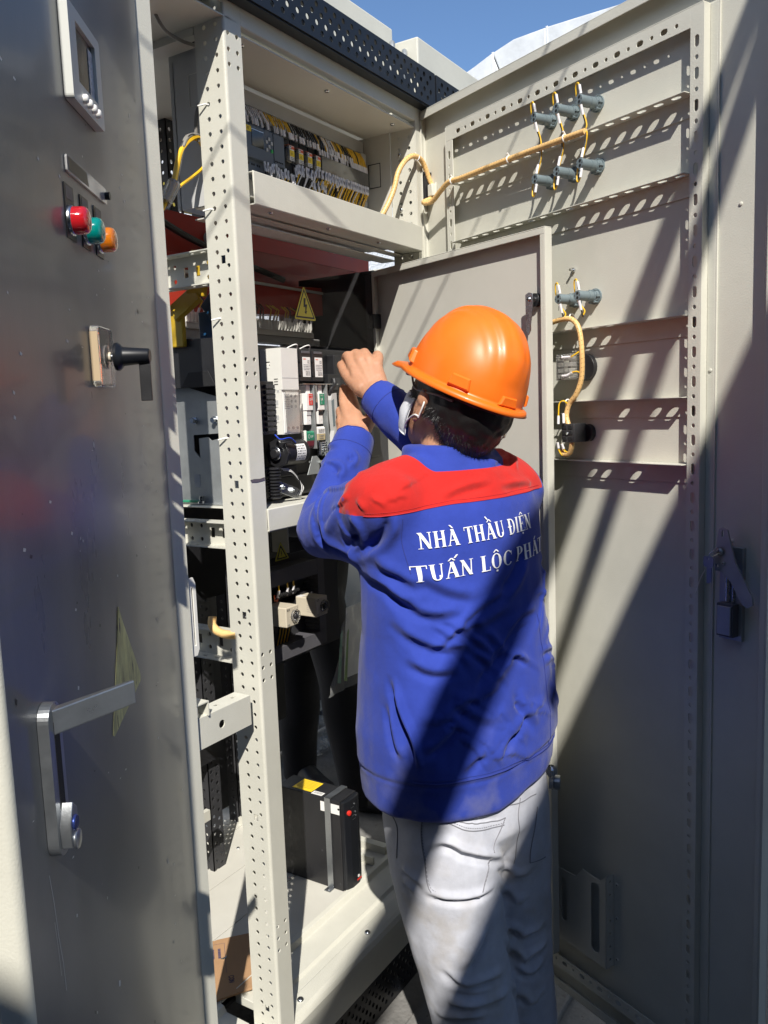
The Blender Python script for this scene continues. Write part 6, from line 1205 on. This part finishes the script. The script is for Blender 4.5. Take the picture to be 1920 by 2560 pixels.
def hpt(a, s_, th):
    z = -.004 + (hairline(a) + 0.004) * s_; k = math.sqrt(max(.05, 1 - (min(0, z + .0) / .165) ** 2)); g = .0035 * noise.noise(Vector((a * .12, z * 60, 3.3)))
    rx, ry = (.0945 + th + g) * k, (.1190 + th + g) * k
    if z < -.06: rx -= (-.06 - z) * .20; ry -= (-.06 - z) * .02
    return H(rx * math.sin(R_(a)), -.008 - ry * math.cos(R_(a)), z)
v, f = shell(hpt, -118, 104, 84, 0, 1, 22, .006)
me = bpy.data.meshes.new('hair'); me.from_pydata([tuple(k) for k in v], [], f); me.validate(); clean(me); me.materials.append(HAIR); ho = attach(link(bpy.data.objects.new('hair', me)), WK)
b = B(); r3 = random.Random(5)
for i in range(2400):
    a = r3.uniform(-114, 100); s_ = r3.uniform(.55, 1.0) if i % 3 else r3.uniform(.93, 1.0); p = hpt(a, s_, .0045); q_ = hpt(a + r3.uniform(-3, 3), s_ + .05, .006); d_ = (q_ - p).normalized(); out = (p - H(0, -.008, -.04)).normalized()
    L = r3.uniform(.008, .017); e = p + (d_ * .8 + out * .25 + Vector((r3.uniform(-.2, .2), r3.uniform(-.2, .2), r3.uniform(-.2, .1)))).normalized() * L; sd = d_.cross(out).normalized() * .0005
    b.add([p - sd, p + sd, e], [(0, 1, 2)], HAIR)
o = b.build('hair_strands'); o.parent = ho; o.matrix_parent_inverse = ho.matrix_world.inverted(); tag(o, kind='stuff')
# face mask, ear loops and goggles strap
MASK = mat('white_face_mask', (0.72, 0.74, 0.78), 0.8, bump=0.5, bscale=90)
def mk(a, s_, th):
    z = -.040 - .085 * s_; k = math.sqrt(max(.1, 1 - ((z + .075) / .095) ** 2)); fl = .004 * math.sin(s_ * 15)
    return H((.081 + th) * k * math.sin(R_(a)) * 1.0, .026 + (.088 + th + fl * .6) * k * math.cos(R_(a)) + .01, z)
v, f = shell(mk, -88, 88, 40, 0, 1, 14, .003)
me = bpy.data.meshes.new('face_mask'); me.from_pydata([tuple(k) for k in v], [], f); clean(me); me.materials.append(MASK); mo = attach(link(bpy.data.objects.new('face_mask', me)), WK)
for z0, z1 in ((-.045, -.018), (-.110, -.072)):
    b = B(); b.tube(spl([mk(-86, (z0 + .04) / -.085, .002), H(-.088, .028, (z0 + z1) / 2), H(-.099, .0, z1 + .002), H(-.098, -.016, z1 - .012 if z1 > -.05 else z1 + .004)], 6), .0017, WHT, 6); o = b.build('ear_loop'); o.parent = mo; o.matrix_parent_inverse = mo.matrix_world.inverted()
b = B(); b.tube(spl([H(-.099, -.016, -.030), H(-.103, -.022, -.045), H(-.099, -.016, -.070)], 6), .0017, WHT, 6); o = b.build('ear_loop'); o.parent = mo; o.matrix_parent_inverse = mo.matrix_world.inverted()
# ------------------------------------------------------------ hard hat
HAT = mat('orange_helmet_plastic', (0.86, 0.165, 0.010), 0.40, var=0.07, vscale=9, coat=0.12, bump=0.06, bscale=30, speck=((0.42, 0.12, 0.04), 42, 0.745))
hat = empty('hard_hat', HB, 0, 'glossy orange hard hat worn by the worker', 'hard hat'); bpy.context.view_layer.update()
NA, NE = 120, 34; v = []; f = []
for j in range(-5, NE + 1):
    for i in range(NA):
        a = 2 * math.pi * i / NA; ca, sa = math.cos(a), math.sin(a)      # a = 0 is the front
        if j >= 0:
            e = math.pi / 2 * j / NE; ce, se = math.cos(e) ** .82, math.sin(e)
            x = .111 * ce * sa; y = .135 * ce * ca; z = .149 * se
            rid = 0.0
            if e > .25:
                w3 = .030 * min(1, (1.35 - abs(y) * 3) if y > 0 else 1); t_ = abs(x)
                rid = .0035 * (1 / (1 + math.exp((t_ - .058) / .0020))) * min(1, (e - .25) * 2.5) + .0060 * (1 / (1 + math.exp((t_ - .034) / .0016))) * min(1, (e - .25) * 3) + .0028 * (1 / (1 + math.exp((t_ - .010) / .0018))) * min(1, (e - .3) * 3)
                if y > .11: rid *= max(0, 1 - (y - .11) * 25)
            nn = Vector((x / .111 ** 2, y / .135 ** 2, z / .149 ** 2)).normalized(); p = Vector((x, y, z)) + nn * rid
        else:
            t_ = -j / 5; vis = max(0, math.cos(a)) ** 6 * .068; wd = .0135 + vis + .004 * max(0, -math.cos(a)) ** 4; dz = -.006 * t_ - .012 * t_ * (1 if ca > .6 else 0) * max(0, (ca - .6) / .4)
            x = (.111 + wd * t_) * sa; y = (.135 + wd * t_) * ca; p = Vector((x, y, dz - (.004 if j == -5 else 0)))
            if j == -5: p = Vector(((.111 + wd * .985) * sa, (.135 + wd * .985) * ca, dz - .006))
        v.append(H(p.x, p.y, p.z + .012))
for j in range(NE + 5):
    for i in range(NA): f.append((j * NA + i, j * NA + (i + 1) % NA, (j + 1) * NA + (i + 1) % NA, (j + 1) * NA + i))
me = bpy.data.meshes.new('helmet_shell'); me.from_pydata([tuple(k) for k in v], [], f); clean(me); me.materials.append(HAT)
hs = attach(link(bpy.data.objects.new('helmet_shell', me)), hat); so_ = hs.modifiers.new('s', 'SOLIDIFY'); so_.thickness = .0028; so_.offset = -1
def boss(a_deg, e_, w_, h_, dpt, name='accessory_slot'):
    a = R_(a_deg); ca, sa = math.cos(a), math.sin(a); ce, se = math.cos(e_) ** .82, math.sin(e_); P = Vector((.111 * ce * sa, .135 * ce * ca, .149 * se + .012)); nn = Vector((P.x / .111 ** 2, P.y / .135 ** 2, (P.z - .012) / .149 ** 2)).normalized()
    tt = Vector((-nn.y, nn.x, 0)).normalized(); up2 = nn.cross(tt) * -1
    if up2.z < 0: up2 = -up2
    b_ = B(); vs = []
    for (q, w2, h2) in ((-.004, w_, h_), (dpt * .6, w_ * .92, h_ * .95), (dpt, w_ * .8, h_ * .72)):
        for sx, sz in ((-1, -1), (1, -1), (.8, 1), (-.8, 1)):
            k = P + nn * q + tt * sx * w2 / 2 + up2 * (sz * h2 / 2); vs.append(H(k.x, k.y, k.z))
    b_.add(vs, [(8, 9, 10, 11)] + [(r_ * 4 + i, r_ * 4 + (i + 1) % 4, r_ * 4 + 4 + (i + 1) % 4, r_ * 4 + 4 + i) for r_ in (0, 1) for i in range(4)], HAT)
    o_ = b_.build(name, None, .0018, 3); o_.parent = hat; o_.matrix_parent_inverse = hat.matrix_basis.inverted(); return o_
boss(-52, .15, .070, .026, .010); boss(62, .16, .062, .022, .009); boss(-128, .12, .050, .024, .008); boss(128, .12, .050, .024, .008); boss(180, .08, .05, .02, .006)
SMO = mat('tinted_clear_strap', (0.55, 0.32, 0.22), 0.15, trans=0.7, coat=.5)
def gg(a, s_, th): 
    z = .004 - .055 * s_; return H((.099 + th) * math.sin(R_(a)), -.008 - (.119 + th) * math.cos(R_(a)), z)
v, f = shell(gg, 18, 58, 16, 0, 1, 8, .002); me = bpy.data.meshes.new('nape_pad'); me.from_pydata([tuple(k) for k in v], [], f); clean(me); me.materials.append(SMO); attach(link(bpy.data.objects.new('nape_pad', me)), hat)
b = B()
def sb_(a, s_, th): return H((.096 + th) * math.sin(R_(a)), -.008 - (.119 + th) * math.cos(R_(a)), .006 - .024 * s_)
v, f = shell(sb_, -100, 30, 40, 0, 1, 3, .0015); me = bpy.data.meshes.new('headband'); me.from_pydata([tuple(k) for k in v], [], f); clean(me); me.materials.append(BLKM); attach(link(bpy.data.objects.new('headband', me)), hat)
b = B(); b.tube(spl([H(-.094, .060, .0), H(-.097, .030, -.022), H(-.100, -.010, -.018), H(-.097, -.045, -.012), H(-.085, -.08, -.010)], 8), .0022, WIREG, 8); o = b.build('goggles_strap'); attach(o, WK)
b = B(); b.tube([H(-.099, .012, -.021), H(-.101, -.012, -.018)], .0034, GREYP, 8); b.tube(spl([H(-.092, .068, .0), H(-.085, .085, -.006), H(-.06, .105, -.008)], 5), .004, GREYP, 8); o = b.build('goggles_arm'); attach(o, WK)
# shoes
for (u, w_) in ((-.015, -.095), (.121, -.045)):
    pts_ = [ring_loft([(TB_(u, w_ + k, GZ + zz), ur * a, uz * d) for k, zz, a, d in ((-.075, .05, .028, .042), (-.05, .05, .042, .052), (.0, .05, .046, .055), (.07, .042, .05, .042), (.14, .034, .052, .034), (.19, .03, .042, .03), (.215, .028, .02, .02))], 20)]
    me = union(pts_, .006, 2, 'shoe'); clean(me); me.materials.append(BLKM); attach(link(bpy.data.objects.new('shoe', me)), WK)
# tool on the belt
b = B(); hq = TB_(.196, -.09, .735); b.lathe(hq, (0, 0, -1), [(-.012, .006), (-.006, .0125), (.004, .0125), (.012, .008)], STEEL, 18); b.lathe(hq + Vector((0, 0, -.026)), (.3, -1, 0), [(-.004, .016), (.004, .017), (.008, .010)], STEEL, 20); b.lathe(hq + Vector((.012, -.01, -.03)), (.3, -1, 0), [(-.006, .016), (.006, .016)], SATIN, 18)
tag(b.build('belt_tool'), 'chrome tool head hanging from the worker\'s right hip pocket', 'tool')

# ------------------------------------------------------------ second person behind the cabinet, in dark trousers
DKT = cloth_mat('black_trouser_cloth', (0.009, 0.009, 0.011), var=0.1)
P2 = empty('person', (2.6, 1.0, GZ), 0, 'second worker standing behind the cabinet, only dark trouser legs and boots visible', 'person'); bpy.context.view_layer.update()
def Q2(pts, n_=24): return ring_loft([(Vector((x, y, z)), Vector((a * .8, -a * .6, 0)), Vector((d * .6, d * .8, 0))) for x, y, z, a, d in pts], n_)
me = union([Q2([(2.75, 1.08, -.06, .07, .07), (2.75, 1.08, .12, .085, .085), (2.74, 1.06, .42, .095, .10), (2.72, 1.0, .62, .115, .115), (2.66, .94, .85, .12, .12)]), Q2([(2.68, .72, -.06, .065, .07), (2.66, .73, .12, .080, .085), (2.66, .76, .42, .092, .095), (2.65, .80, .62, .10, .11), (2.62, .85, .85, .11, .12)]), Q2([(2.62, .88, .78, .15, .12), (2.62, .88, .95, .17, .13), (2.62, .88, 1.05, .16, .12)])], .008, 5, 'trousers')
V = get_v(me); N = get_n(me); set_v(me, noise_disp(V, N, .012, (8, 8, 6), 3)); clean(me); me.materials.append(DKT); attach(link(bpy.data.objects.new('trousers', me)), P2)
me = union([Q2([(2.62, .88, .98, .155, .12), (2.62, .89, 1.2, .16, .12), (2.62, .9, 1.38, .19, .11), (2.62, .9, 1.44, .08, .06)]), limb([(2.62, .9, 1.40), (2.61, .9, 1.55)], [.06, .06]), ellipsoid((2.61, .89, 1.64), (.08, 0, 0), (0, .09, 0), (0, 0, .12)), limb([(2.48, .98, 1.38), (2.44, .88, 1.15), (2.42, .68, 1.12)], [.06, .05, .035]), limb([(2.77, .80, 1.38), (2.80, .68, 1.15), (2.66, .58, 1.10)], [.06, .05, .035])], .009, 5, 'body')
clean(me); me.materials.append(DKT); attach(link(bpy.data.objects.new('body', me)), P2)
for (x, y, dx, dy) in ((2.75, 1.08, -.3, -.95), (2.68, .72, .3, -.95)):
    d_ = Vector((dx, dy, 0)).normalized(); s_ = Vector((-d_.y, d_.x, 0)); c = Vector((x, y, GZ))
    me = union([ring_loft([(c + d_ * k + uz * zz, s_ * a, uz * dd) for k, zz, a, dd in ((-.08, .06, .03, .05), (-.04, .07, .048, .07), (.04, .065, .05, .065), (.12, .045, .055, .045), (.19, .04, .05, .038), (.23, .035, .025, .025))], 20)], .006, 2, 'boot'); clean(me); me.materials.append(BLKM); bt = attach(link(bpy.data.objects.new('boot', me)), P2)
    for q in range(4): b = B(); b.tube(spl([c + d_ * (.02 + q * .022) + s_ * .03 + uz * (.125 - q * .014), c + d_ * (.03 + q * .022) + uz * (.140 - q * .014), c + d_ * (.02 + q * .022) - s_ * .03 + uz * (.125 - q * .014)], 4), .003, DGREY, 6); o = b.build('bootlace'); o.parent = bt; o.matrix_parent_inverse = bt.matrix_world.inverted()
# clear bag with papers hanging by the cabinet, crumpled film behind
FILM = mat('clear_plastic_film', (0.8, 0.82, 0.82), 0.12, trans=0.9, ior=1.2)
BAGF = mat('thin_clear_film', (0.75, 0.77, 0.77), 0.2, alpha=0.28, coat=.6)
def crumple(name, x0, x1, y, z0, z1, M, seed, amp=.02, nx=22, nz=26, top=1.0, dy=0.0):
    v = []; 
    for j in range(nz + 1):
        for i in range(nx + 1):
            s_, t_ = i / nx, j / nz; wdt = 1 - (1 - top) * t_; x = x0 + (x1 - x0) * (1 - (1 - s_) * wdt); z = z0 + (z1 - z0) * t_
            v.append((x, y + dy * s_ + amp * noise.noise(Vector((x * 30, z * 22, seed))) + amp * .5 * noise.noise(Vector((x * 80, z * 60, seed))), z))
    W_ = nx + 1; f = [(j * W_ + i, j * W_ + i + 1, (j + 1) * W_ + i + 1, (j + 1) * W_ + i) for j in range(nz) for i in range(nx)]
    me = bpy.data.meshes.new(name); me.from_pydata(v, [], f); clean(me); me.materials.append(M); return link(bpy.data.objects.new(name, me))
bag = empty('document_bag', (1.9, .2, .76), 0, 'clear plastic bag with white and green papers hanging beside the worker', 'bag'); bpy.context.view_layer.update()
o = crumple('plastic_film', 1.79, 2.02, .185, .755, 1.02, BAGF, 1.5, .012, top=.5); attach(o, bag)
for k, (x, wd, M) in enumerate(((1.945, .085, WHT), (1.868, .014, GRNP), (1.892, .012, mat('lime_paper', (.25, .42, .06), .5)))):
    b = B(); b.prism([(x - wd / 2, .775), (x + wd / 2, .770), (x + wd / 2 + .02, .98 if k == 0 else .92), (x - wd / 2 + .025, .98 if k == 0 else .91)], front(0, .212 + k * -.006, 0), 0, .002, M); attach(b.build('paper'), bag)
o = crumple('crumpled_film', 2.88, 3.2, 1.2, -.09, .09, BAGF, 4.5, .05); tag(o, 'crumpled clear film hanging between the dark trouser legs', 'plastic film')
b = B(); b.plate(rect(2.7, -.09, 3.7, .75), [slot(2.8 + .11 * i, .15 + .07 * j, .07, .008, 5, False) for i in range(8) for j in range(7)], XZ(1.38), 0, -.004, DUCTD); b.box(2.7, 3.7, 1.32, 1.38, .04, .06, PAINT); tag(b.build('louvred_panel'), 'dark louvred steel panel behind the second worker legs', 'panel')
b = B(); b.lathe((2.98, .93, GZ), (0, 0, 1), [(0, .045), (.045, .045), (.045, .03), (0, .03)], TAPE, 24); tag(b.build('tape_roll'), 'roll of tan tape on the ground beside the boots', 'tape roll')
# ------------------------------------------------------------ conduit from the control shelf to the door
hinge = Vector((2.10, 0, 0)); dd_ = Vector((math.cos(R_(245.6)), math.sin(R_(245.6)), 0)); dn_ = Vector((math.cos(R_(155.6)), math.sin(R_(155.6)), 0))
def DP(s_, z, q=.044): return hinge + dd_ * s_ + dn_ * q + uz * z
def spiral_tube(pts, r, name, label, cat='conduit', rib=True):
    P = spl(pts, 14); b_ = B(); b_.tube(P, r, CONDUIT, 14)
    if rib:      # the open spiral wrap, proud of the wires inside
        L = 0; prev = P[0]; hel = []; up = Vector((0, 0, 1)); D_ = [0]
        for i in range(1, len(P)): D_.append(D_[-1] + (P[i] - P[i - 1]).length)
        n_ = int(D_[-1] / .0016)
        for k in range(n_):
            s_ = D_[-1] * k / n_; i = min(np.searchsorted(D_, s_, 'right') - 1, len(P) - 2); t = (s_ - D_[i]) / max(1e-6, D_[i + 1] - D_[i]); c = P[i].lerp(P[i + 1], t); tg = (P[i + 1] - P[i]).normalized()
            up = (up - tg * up.dot(tg)).normalized(); bb = tg.cross(up); a = s_ / .0095 * 2 * math.pi; hel.append(c + (up * math.cos(a) + bb * math.sin(a)) * (r + .0002))
        b_.tube(hel, .0006, mat('sleeve_gap', (0.30, 0.17, 0.06), .6) if 'sleeve_gap' not in bpy.data.materials else bpy.data.materials['sleeve_gap'], 4)
    return tag(b_.build(name), label, cat)
cpts = [(1.90, .06, 2.02), (1.925, .035, 2.06), (1.95, .018, 2.115), (1.965, .010, 2.165), (1.99, .0, 2.20), (2.022, -.008, 2.216), (2.060, -.012, 2.208), (2.085, -.018, 2.165), (2.092, -.030, 2.125), DP(.045, 2.098, .045), DP(.075, 2.094, .040), DP(.118, 2.112, .042), DP(.155, 2.124), DP(.21, 2.122), DP(.32, 2.122), DP(.44, 2.121), DP(.54, 2.119), DP(.624, 2.117)]
cd = spiral_tube(cpts, .0068, 'conduit', 'tan spiral wrapped cable looping from the control shelf onto the open door')
for p, ax in ((Vector((2.035, -.008, 2.214)), Vector((1, 0, -.2))), (DP(.17, 2.124), dd_), (DP(.385, 2.121), dd_), (DP(.565, 2.119), dd_)):
    b = B(); q = ax.normalized().to_track_quat('Z', 'Y'); b.tube([p + q @ Vector((.0080 * math.cos(a), .0080 * math.sin(a), 0)) for a in [i * .45 for i in range(15)]], .0016, WHT, 6); b.tube([p + uz * .008, p + uz * .014 + dn_ * .006], .0022, WHT, 6); b.build('cable_tie', cd)
CBU = empty('cable_bundle', (1.86, .08, 2.02), 0, 'bunched tan cable tails where the conduit enters the control shelf', 'cable bundle'); bpy.context.view_layer.update()
for i in range(5): b = B(); b.tube(spl([(1.905 + i * .004, .05, 2.03 + i * .003), (1.88 + i * .004, .06 + i * .004, 2.03), (1.85, .09 + i * .01, 2.015 + i * .003), (1.83, .12, 2.00)], 5), .004, CONDUIT, 8); attach(b.build('cable'), CBU)
c2 = spiral_tube([DP(.44, 1.722, .044), DP(.50, 1.728, .044), DP(.56, 1.734, .044), DP(.588, 1.726, .044), DP(.604, 1.70, .044), DP(.610, 1.65, .044), DP(.604, 1.60, .04), DP(.588, 1.565, .04), DP(.568, 1.545, .04), DP(.560, 1.52, .042), DP(.570, 1.49, .044), DP(.578, 1.46, .044), DP(.572, 1.435, .044), DP(.555, 1.43, .044), DP(.545, 1.44, .044)], .0058, 'conduit', 'tan spiral wrapped cable curving down past the switch blocks')
for s_, z in ((.560, 1.548), (.575, 1.737)): b = B(); p = DP(s_, z, .038); b.tube([p + Vector((0, 0, 0)) + (uz * math.sin(a) + dn_ * math.cos(a)) * .0068 for a in [i * .45 for i in range(15)]], .0016, WHT, 6); b.build('cable_tie', c2)
# loops of yellow wire with white ferrule sleeves at every indicator block
def wl(pts, r, M, n=6): 
    b_ = B(); b_.tube(spl(pts, 7), r, M, n); return b_
for i, (x, z) in enumerate(CYL):
    rr_ = random.Random(i); upw = i in (0, 1, 2, 6, 7); zc = 2.121 if i < 6 else 1.735; xs = x + .028; sg = 1 if upw else -1
    W3 = empty('wire_loop', DP(xs, z, .05), 0, ['wire loop on the upper indicator block nearest the hinge', 'wire loop on the middle block of the upper row', 'wire loop on the upper block farthest from the hinge', 'wire loop on the lower indicator block nearest the hinge', 'wire loop on the middle block of the lower row', 'wire loop on the lower block farthest from the hinge', 'wire loop on the left block of the middle pair', 'wire loop on the right block of the middle pair'][i], 'wire', 'yellow wire loops at the indicator blocks'); bpy.context.view_layer.update()
    q1 = .055; o = wl([DP(x + .002, z + sg * .012, q1), DP(x - .001, z + sg * .030, q1 + .002), DP(x - .008, z + sg * .036, q1), DP(x - .014, z + sg * .028, q1 - .002), DP(x - .013, z + sg * .0, q1 - .006), DP(x - .004, z - sg * .020, q1 - .012), DP(x + .004, zc + sg * .010, .04), DP(x + .0, zc - .003, .044)], .0016, YEL).build('yellow_wire'); attach(o, W3)
    b = B(); b.tube([DP(x + .003, z + sg * .011, q1 + .001), DP(x + .001, z + sg * .029, q1 + .003)], .0030, PAPER, 8); b.tube([DP(x + .003, z - sg * .011, q1 + .001), DP(x + .004, z - sg * .031, q1 - .004)], .0030, PAPER, 8)
    for (za, zb) in ((.014, .024), (-.016, -.026)): b.tube([DP(x + .002, z + sg * za, q1 + .0042), DP(x + .002, z + sg * zb, q1 + .0042)], .0006, INK, 4)
    o = b.build('ferrule_sleeve'); attach(o, W3); tag(o, kind='stuff')
    o = wl([DP(x + .004, z - sg * .031, q1 - .004), DP(x + .004, z - sg * .045, q1 - .010), DP(x + .003, zc + sg * .004 - .003, .044)], .0014, WIREB).build('black_wire'); attach(o, W3)
W4 = empty('wire_loop', DP(.56, 1.6, .05), 0, 'yellow wires with white sleeves entering the clear switch body', 'wire', 'yellow wire loops at the indicator blocks'); bpy.context.view_layer.update()
for pts in ([DP(.606, 1.663, .04), DP(.600, 1.655, .05), DP(.588, 1.648, .056), DP(.575, 1.648, .058)], [DP(.607, 1.608, .04), DP(.600, 1.615, .048), DP(.590, 1.614, .054), DP(.576, 1.607, .058)]):
    attach(wl(pts, .0016, YEL).build('yellow_wire'), W4); b = B(); b.tube([pts[-1], pts[-2]], .0030, PAPER, 8); b.tube([pts[-1], pts[-1] - dd_ * .012], .003, PAPER, 8); attach(b.build('ferrule_sleeve'), W4)
W5 = empty('wire_loop', DP(.55, 1.5, .05), 0, 'yellow wire loops with white sleeves on the small black key switch', 'wire', 'yellow wire loops at the indicator blocks'); bpy.context.view_layer.update()
for pts in ([DP(.566, 1.545, .044), DP(.557, 1.552, .048), DP(.548, 1.546, .052), DP(.547, 1.525, .054), DP(.548, 1.500, .056)], [DP(.562, 1.432, .044), DP(.553, 1.428, .048), DP(.545, 1.440, .052), DP(.545, 1.458, .056)], [DP(.570, 1.434, .046), DP(.560, 1.440, .05), DP(.558, 1.455, .056)]):
    attach(wl(pts, .0016, YEL).build('yellow_wire'), W5); b = B(); b.tube([pts[-1], pts[-1].lerp(pts[-2], .75)], .0030, PAPER, 8); attach(b.build('ferrule_sleeve'), W5)
b = B(); b.tube([DP(.566, 1.502, .057), DP(.564, 1.524, .056)], .003, PAPER, 8); attach(b.build('ferrule_sleeve'), W5)
# ------------------------------------------------------------ cables in the left bay
def cable(pts, r, M, label, name='cable', grp=None, par=None):
    b_ = B(); b_.tube(spl(pts, 8), r, M, 8); return tag(b_.build(name, par), label, 'cable', grp)
HB2 = empty('wire_bundle', (1.26, .1, 2.07), 0, 'loop of yellow and black wires hanging left of the perforated post', 'wire bundle'); bpy.context.view_layer.update()
r4 = random.Random(2)
for i in range(15):
    M = YEL if i % 5 < 3 else (WIREB if i % 5 == 3 else WIREG); j = lambda s_: r4.uniform(-s_, s_); o_ = .003 * (i % 5) - .006; h2 = .003 * (i // 5) - .003
    pts = [(1.335, .105 + h2, 2.108 + o_), (1.312 + j(.004), .10 + h2, 2.114 + o_ * .6 + j(.003)), (1.285 + j(.004), .10 + h2, 2.100 + o_ * .8 + j(.003)), (1.262 + o_ * .6, .10 + h2, 2.066 + o_ * .5), (1.243 + o_ * .5, .10 + h2, 2.010), (1.228 + o_ * .3, .10 + h2, 1.985), (1.205 + o_ * .3, .10 + h2, 1.95)]
    b = B(); b.tube(spl(pts, 6), .0026, M, 6); attach(b.build('wire'), HB2)
b = B(); b.tube(spl([(1.333, .098, 2.10), (1.336, .095, 2.075), (1.318, .094, 2.052), (1.290, .095, 2.030), (1.262, .098, 2.010), (1.248, .1, 1.998)], 7), .003, YEL, 8); attach(b.build('wire'), HB2)
b = B(); b.tube([(1.242, .1, 2.008), (1.212, .1, 1.965)], .0135, mat('clear_tube', (0.6, 0.6, 0.58), .2, trans=.7), 14); attach(b.build('clear_tube'), HB2)
cable([(1.345, .10, 2.22), (1.335, .1, 2.195), (1.318, .1, 2.16), (1.312, .1, 2.12), (1.318, .1, 2.105)], .004, WIREG, 'grey cable dropping beside the side panel behind the post')
cable([(1.21, .12, 2.42), (1.215, .1, 2.33), (1.243, .1, 2.296), (1.285, .1, 2.290), (1.322, .1, 2.293)], .0035, WIREG, 'thin grey cable looping under the roof in the left bay')
b = B()
for i in range(7): b.lathe((1.318 + i * .0028, .10, 2.345 - i * .0062), (.45, 0, -1), [(0, .012), (.002, .016), (.004, .016), (.005, .012)], BLKM, 14)
tag(b.build('ribbed_hose'), 'short black ribbed hose behind the top of the post', 'hose')
b = B(); b.box(1.12, 1.34, .0, .30, 2.315, 2.318, PAINT); b.build('ceiling_sheet', CAB)
# ------------------------------------------------------------ aluminium duct seen over the door
b = B(); topl = [(.66, 2.845), (.57, 2.885), (.503, 2.906), (.42, 2.935), (.332, 2.968), (.241, 3.000), (.10, 3.008), (-.036, 3.013), (-.239, 3.016), (-.42, 3.027), (-.75, 3.05), (-1.2, 3.06)]
lowl = [(.66, 2.79), (.57, 2.80), (.484, 2.826), (.408, 2.85), (.30, 2.885), (.202, 2.914), (.10, 2.926), (.039, 2.932), (-.15, 2.97), (-.272, 2.999), (-.75, 3.008), (-1.2, 3.01)]
duct_o = empty('aluminium_duct', (3.4, -.2, GZ), 0, 'weathered aluminium clad duct rising behind the open door', 'duct'); bpy.context.view_layer.update()
for g0, g1 in ((0, 4), (4, 6), (6, 8), (8, 12)):
    b = B(); n_ = 6; vs = []; k0 = g0; T_ = topl[g0:g1 + 1]; L_ = lowl[g0:g1 + 1]; m9 = len(T_)
    for q in range(m9):
        wob = .006 * noise.noise(Vector((q * 2.3 + g0 * 5, 1, 0))); e = .004 if q in (0, m9 - 1) else 0
        for (x, (y, z)) in ((3.3, L_[q]), (3.3 - e, T_[q]), (3.75, T_[q]), (3.75, L_[q])): vs.append((x + wob, y + (.004 if q == m9 - 1 else 0), z + wob))
    b.add(vs, [(k * 4 + m2, k * 4 + (m2 + 1) % 4, k * 4 + 4 + (m2 + 1) % 4, k * 4 + 4 + m2) for k in range(m9 - 1) for m2 in range(4)] + [(0, 1, 2, 3), tuple((m9 - 1) * 4 + t for t in (3, 2, 1, 0))], GALV); attach(b.build('cladding_section', None, .005), duct_o)
    y, z = topl[g0]; b = B(); b.box(3.296, 3.752, y - .005, y + .005, lowl[g0][1] - .002, z + .003, GALV); attach(b.build('cladding_joint', None, .002), duct_o)
b = B(); b.tube(spl([(3.36, y, z - .018) for y, z in lowl], 3), .016, BLKM, 8); attach(b.build('rubber_strip'), duct_o)
b = B(); b.box(3.4, 3.5, -4, 1.5, GZ, 2.2, PAINT); tag(b.build('neighbour_wall'), 'pale painted steel wall standing beyond the wide open door', 'wall')
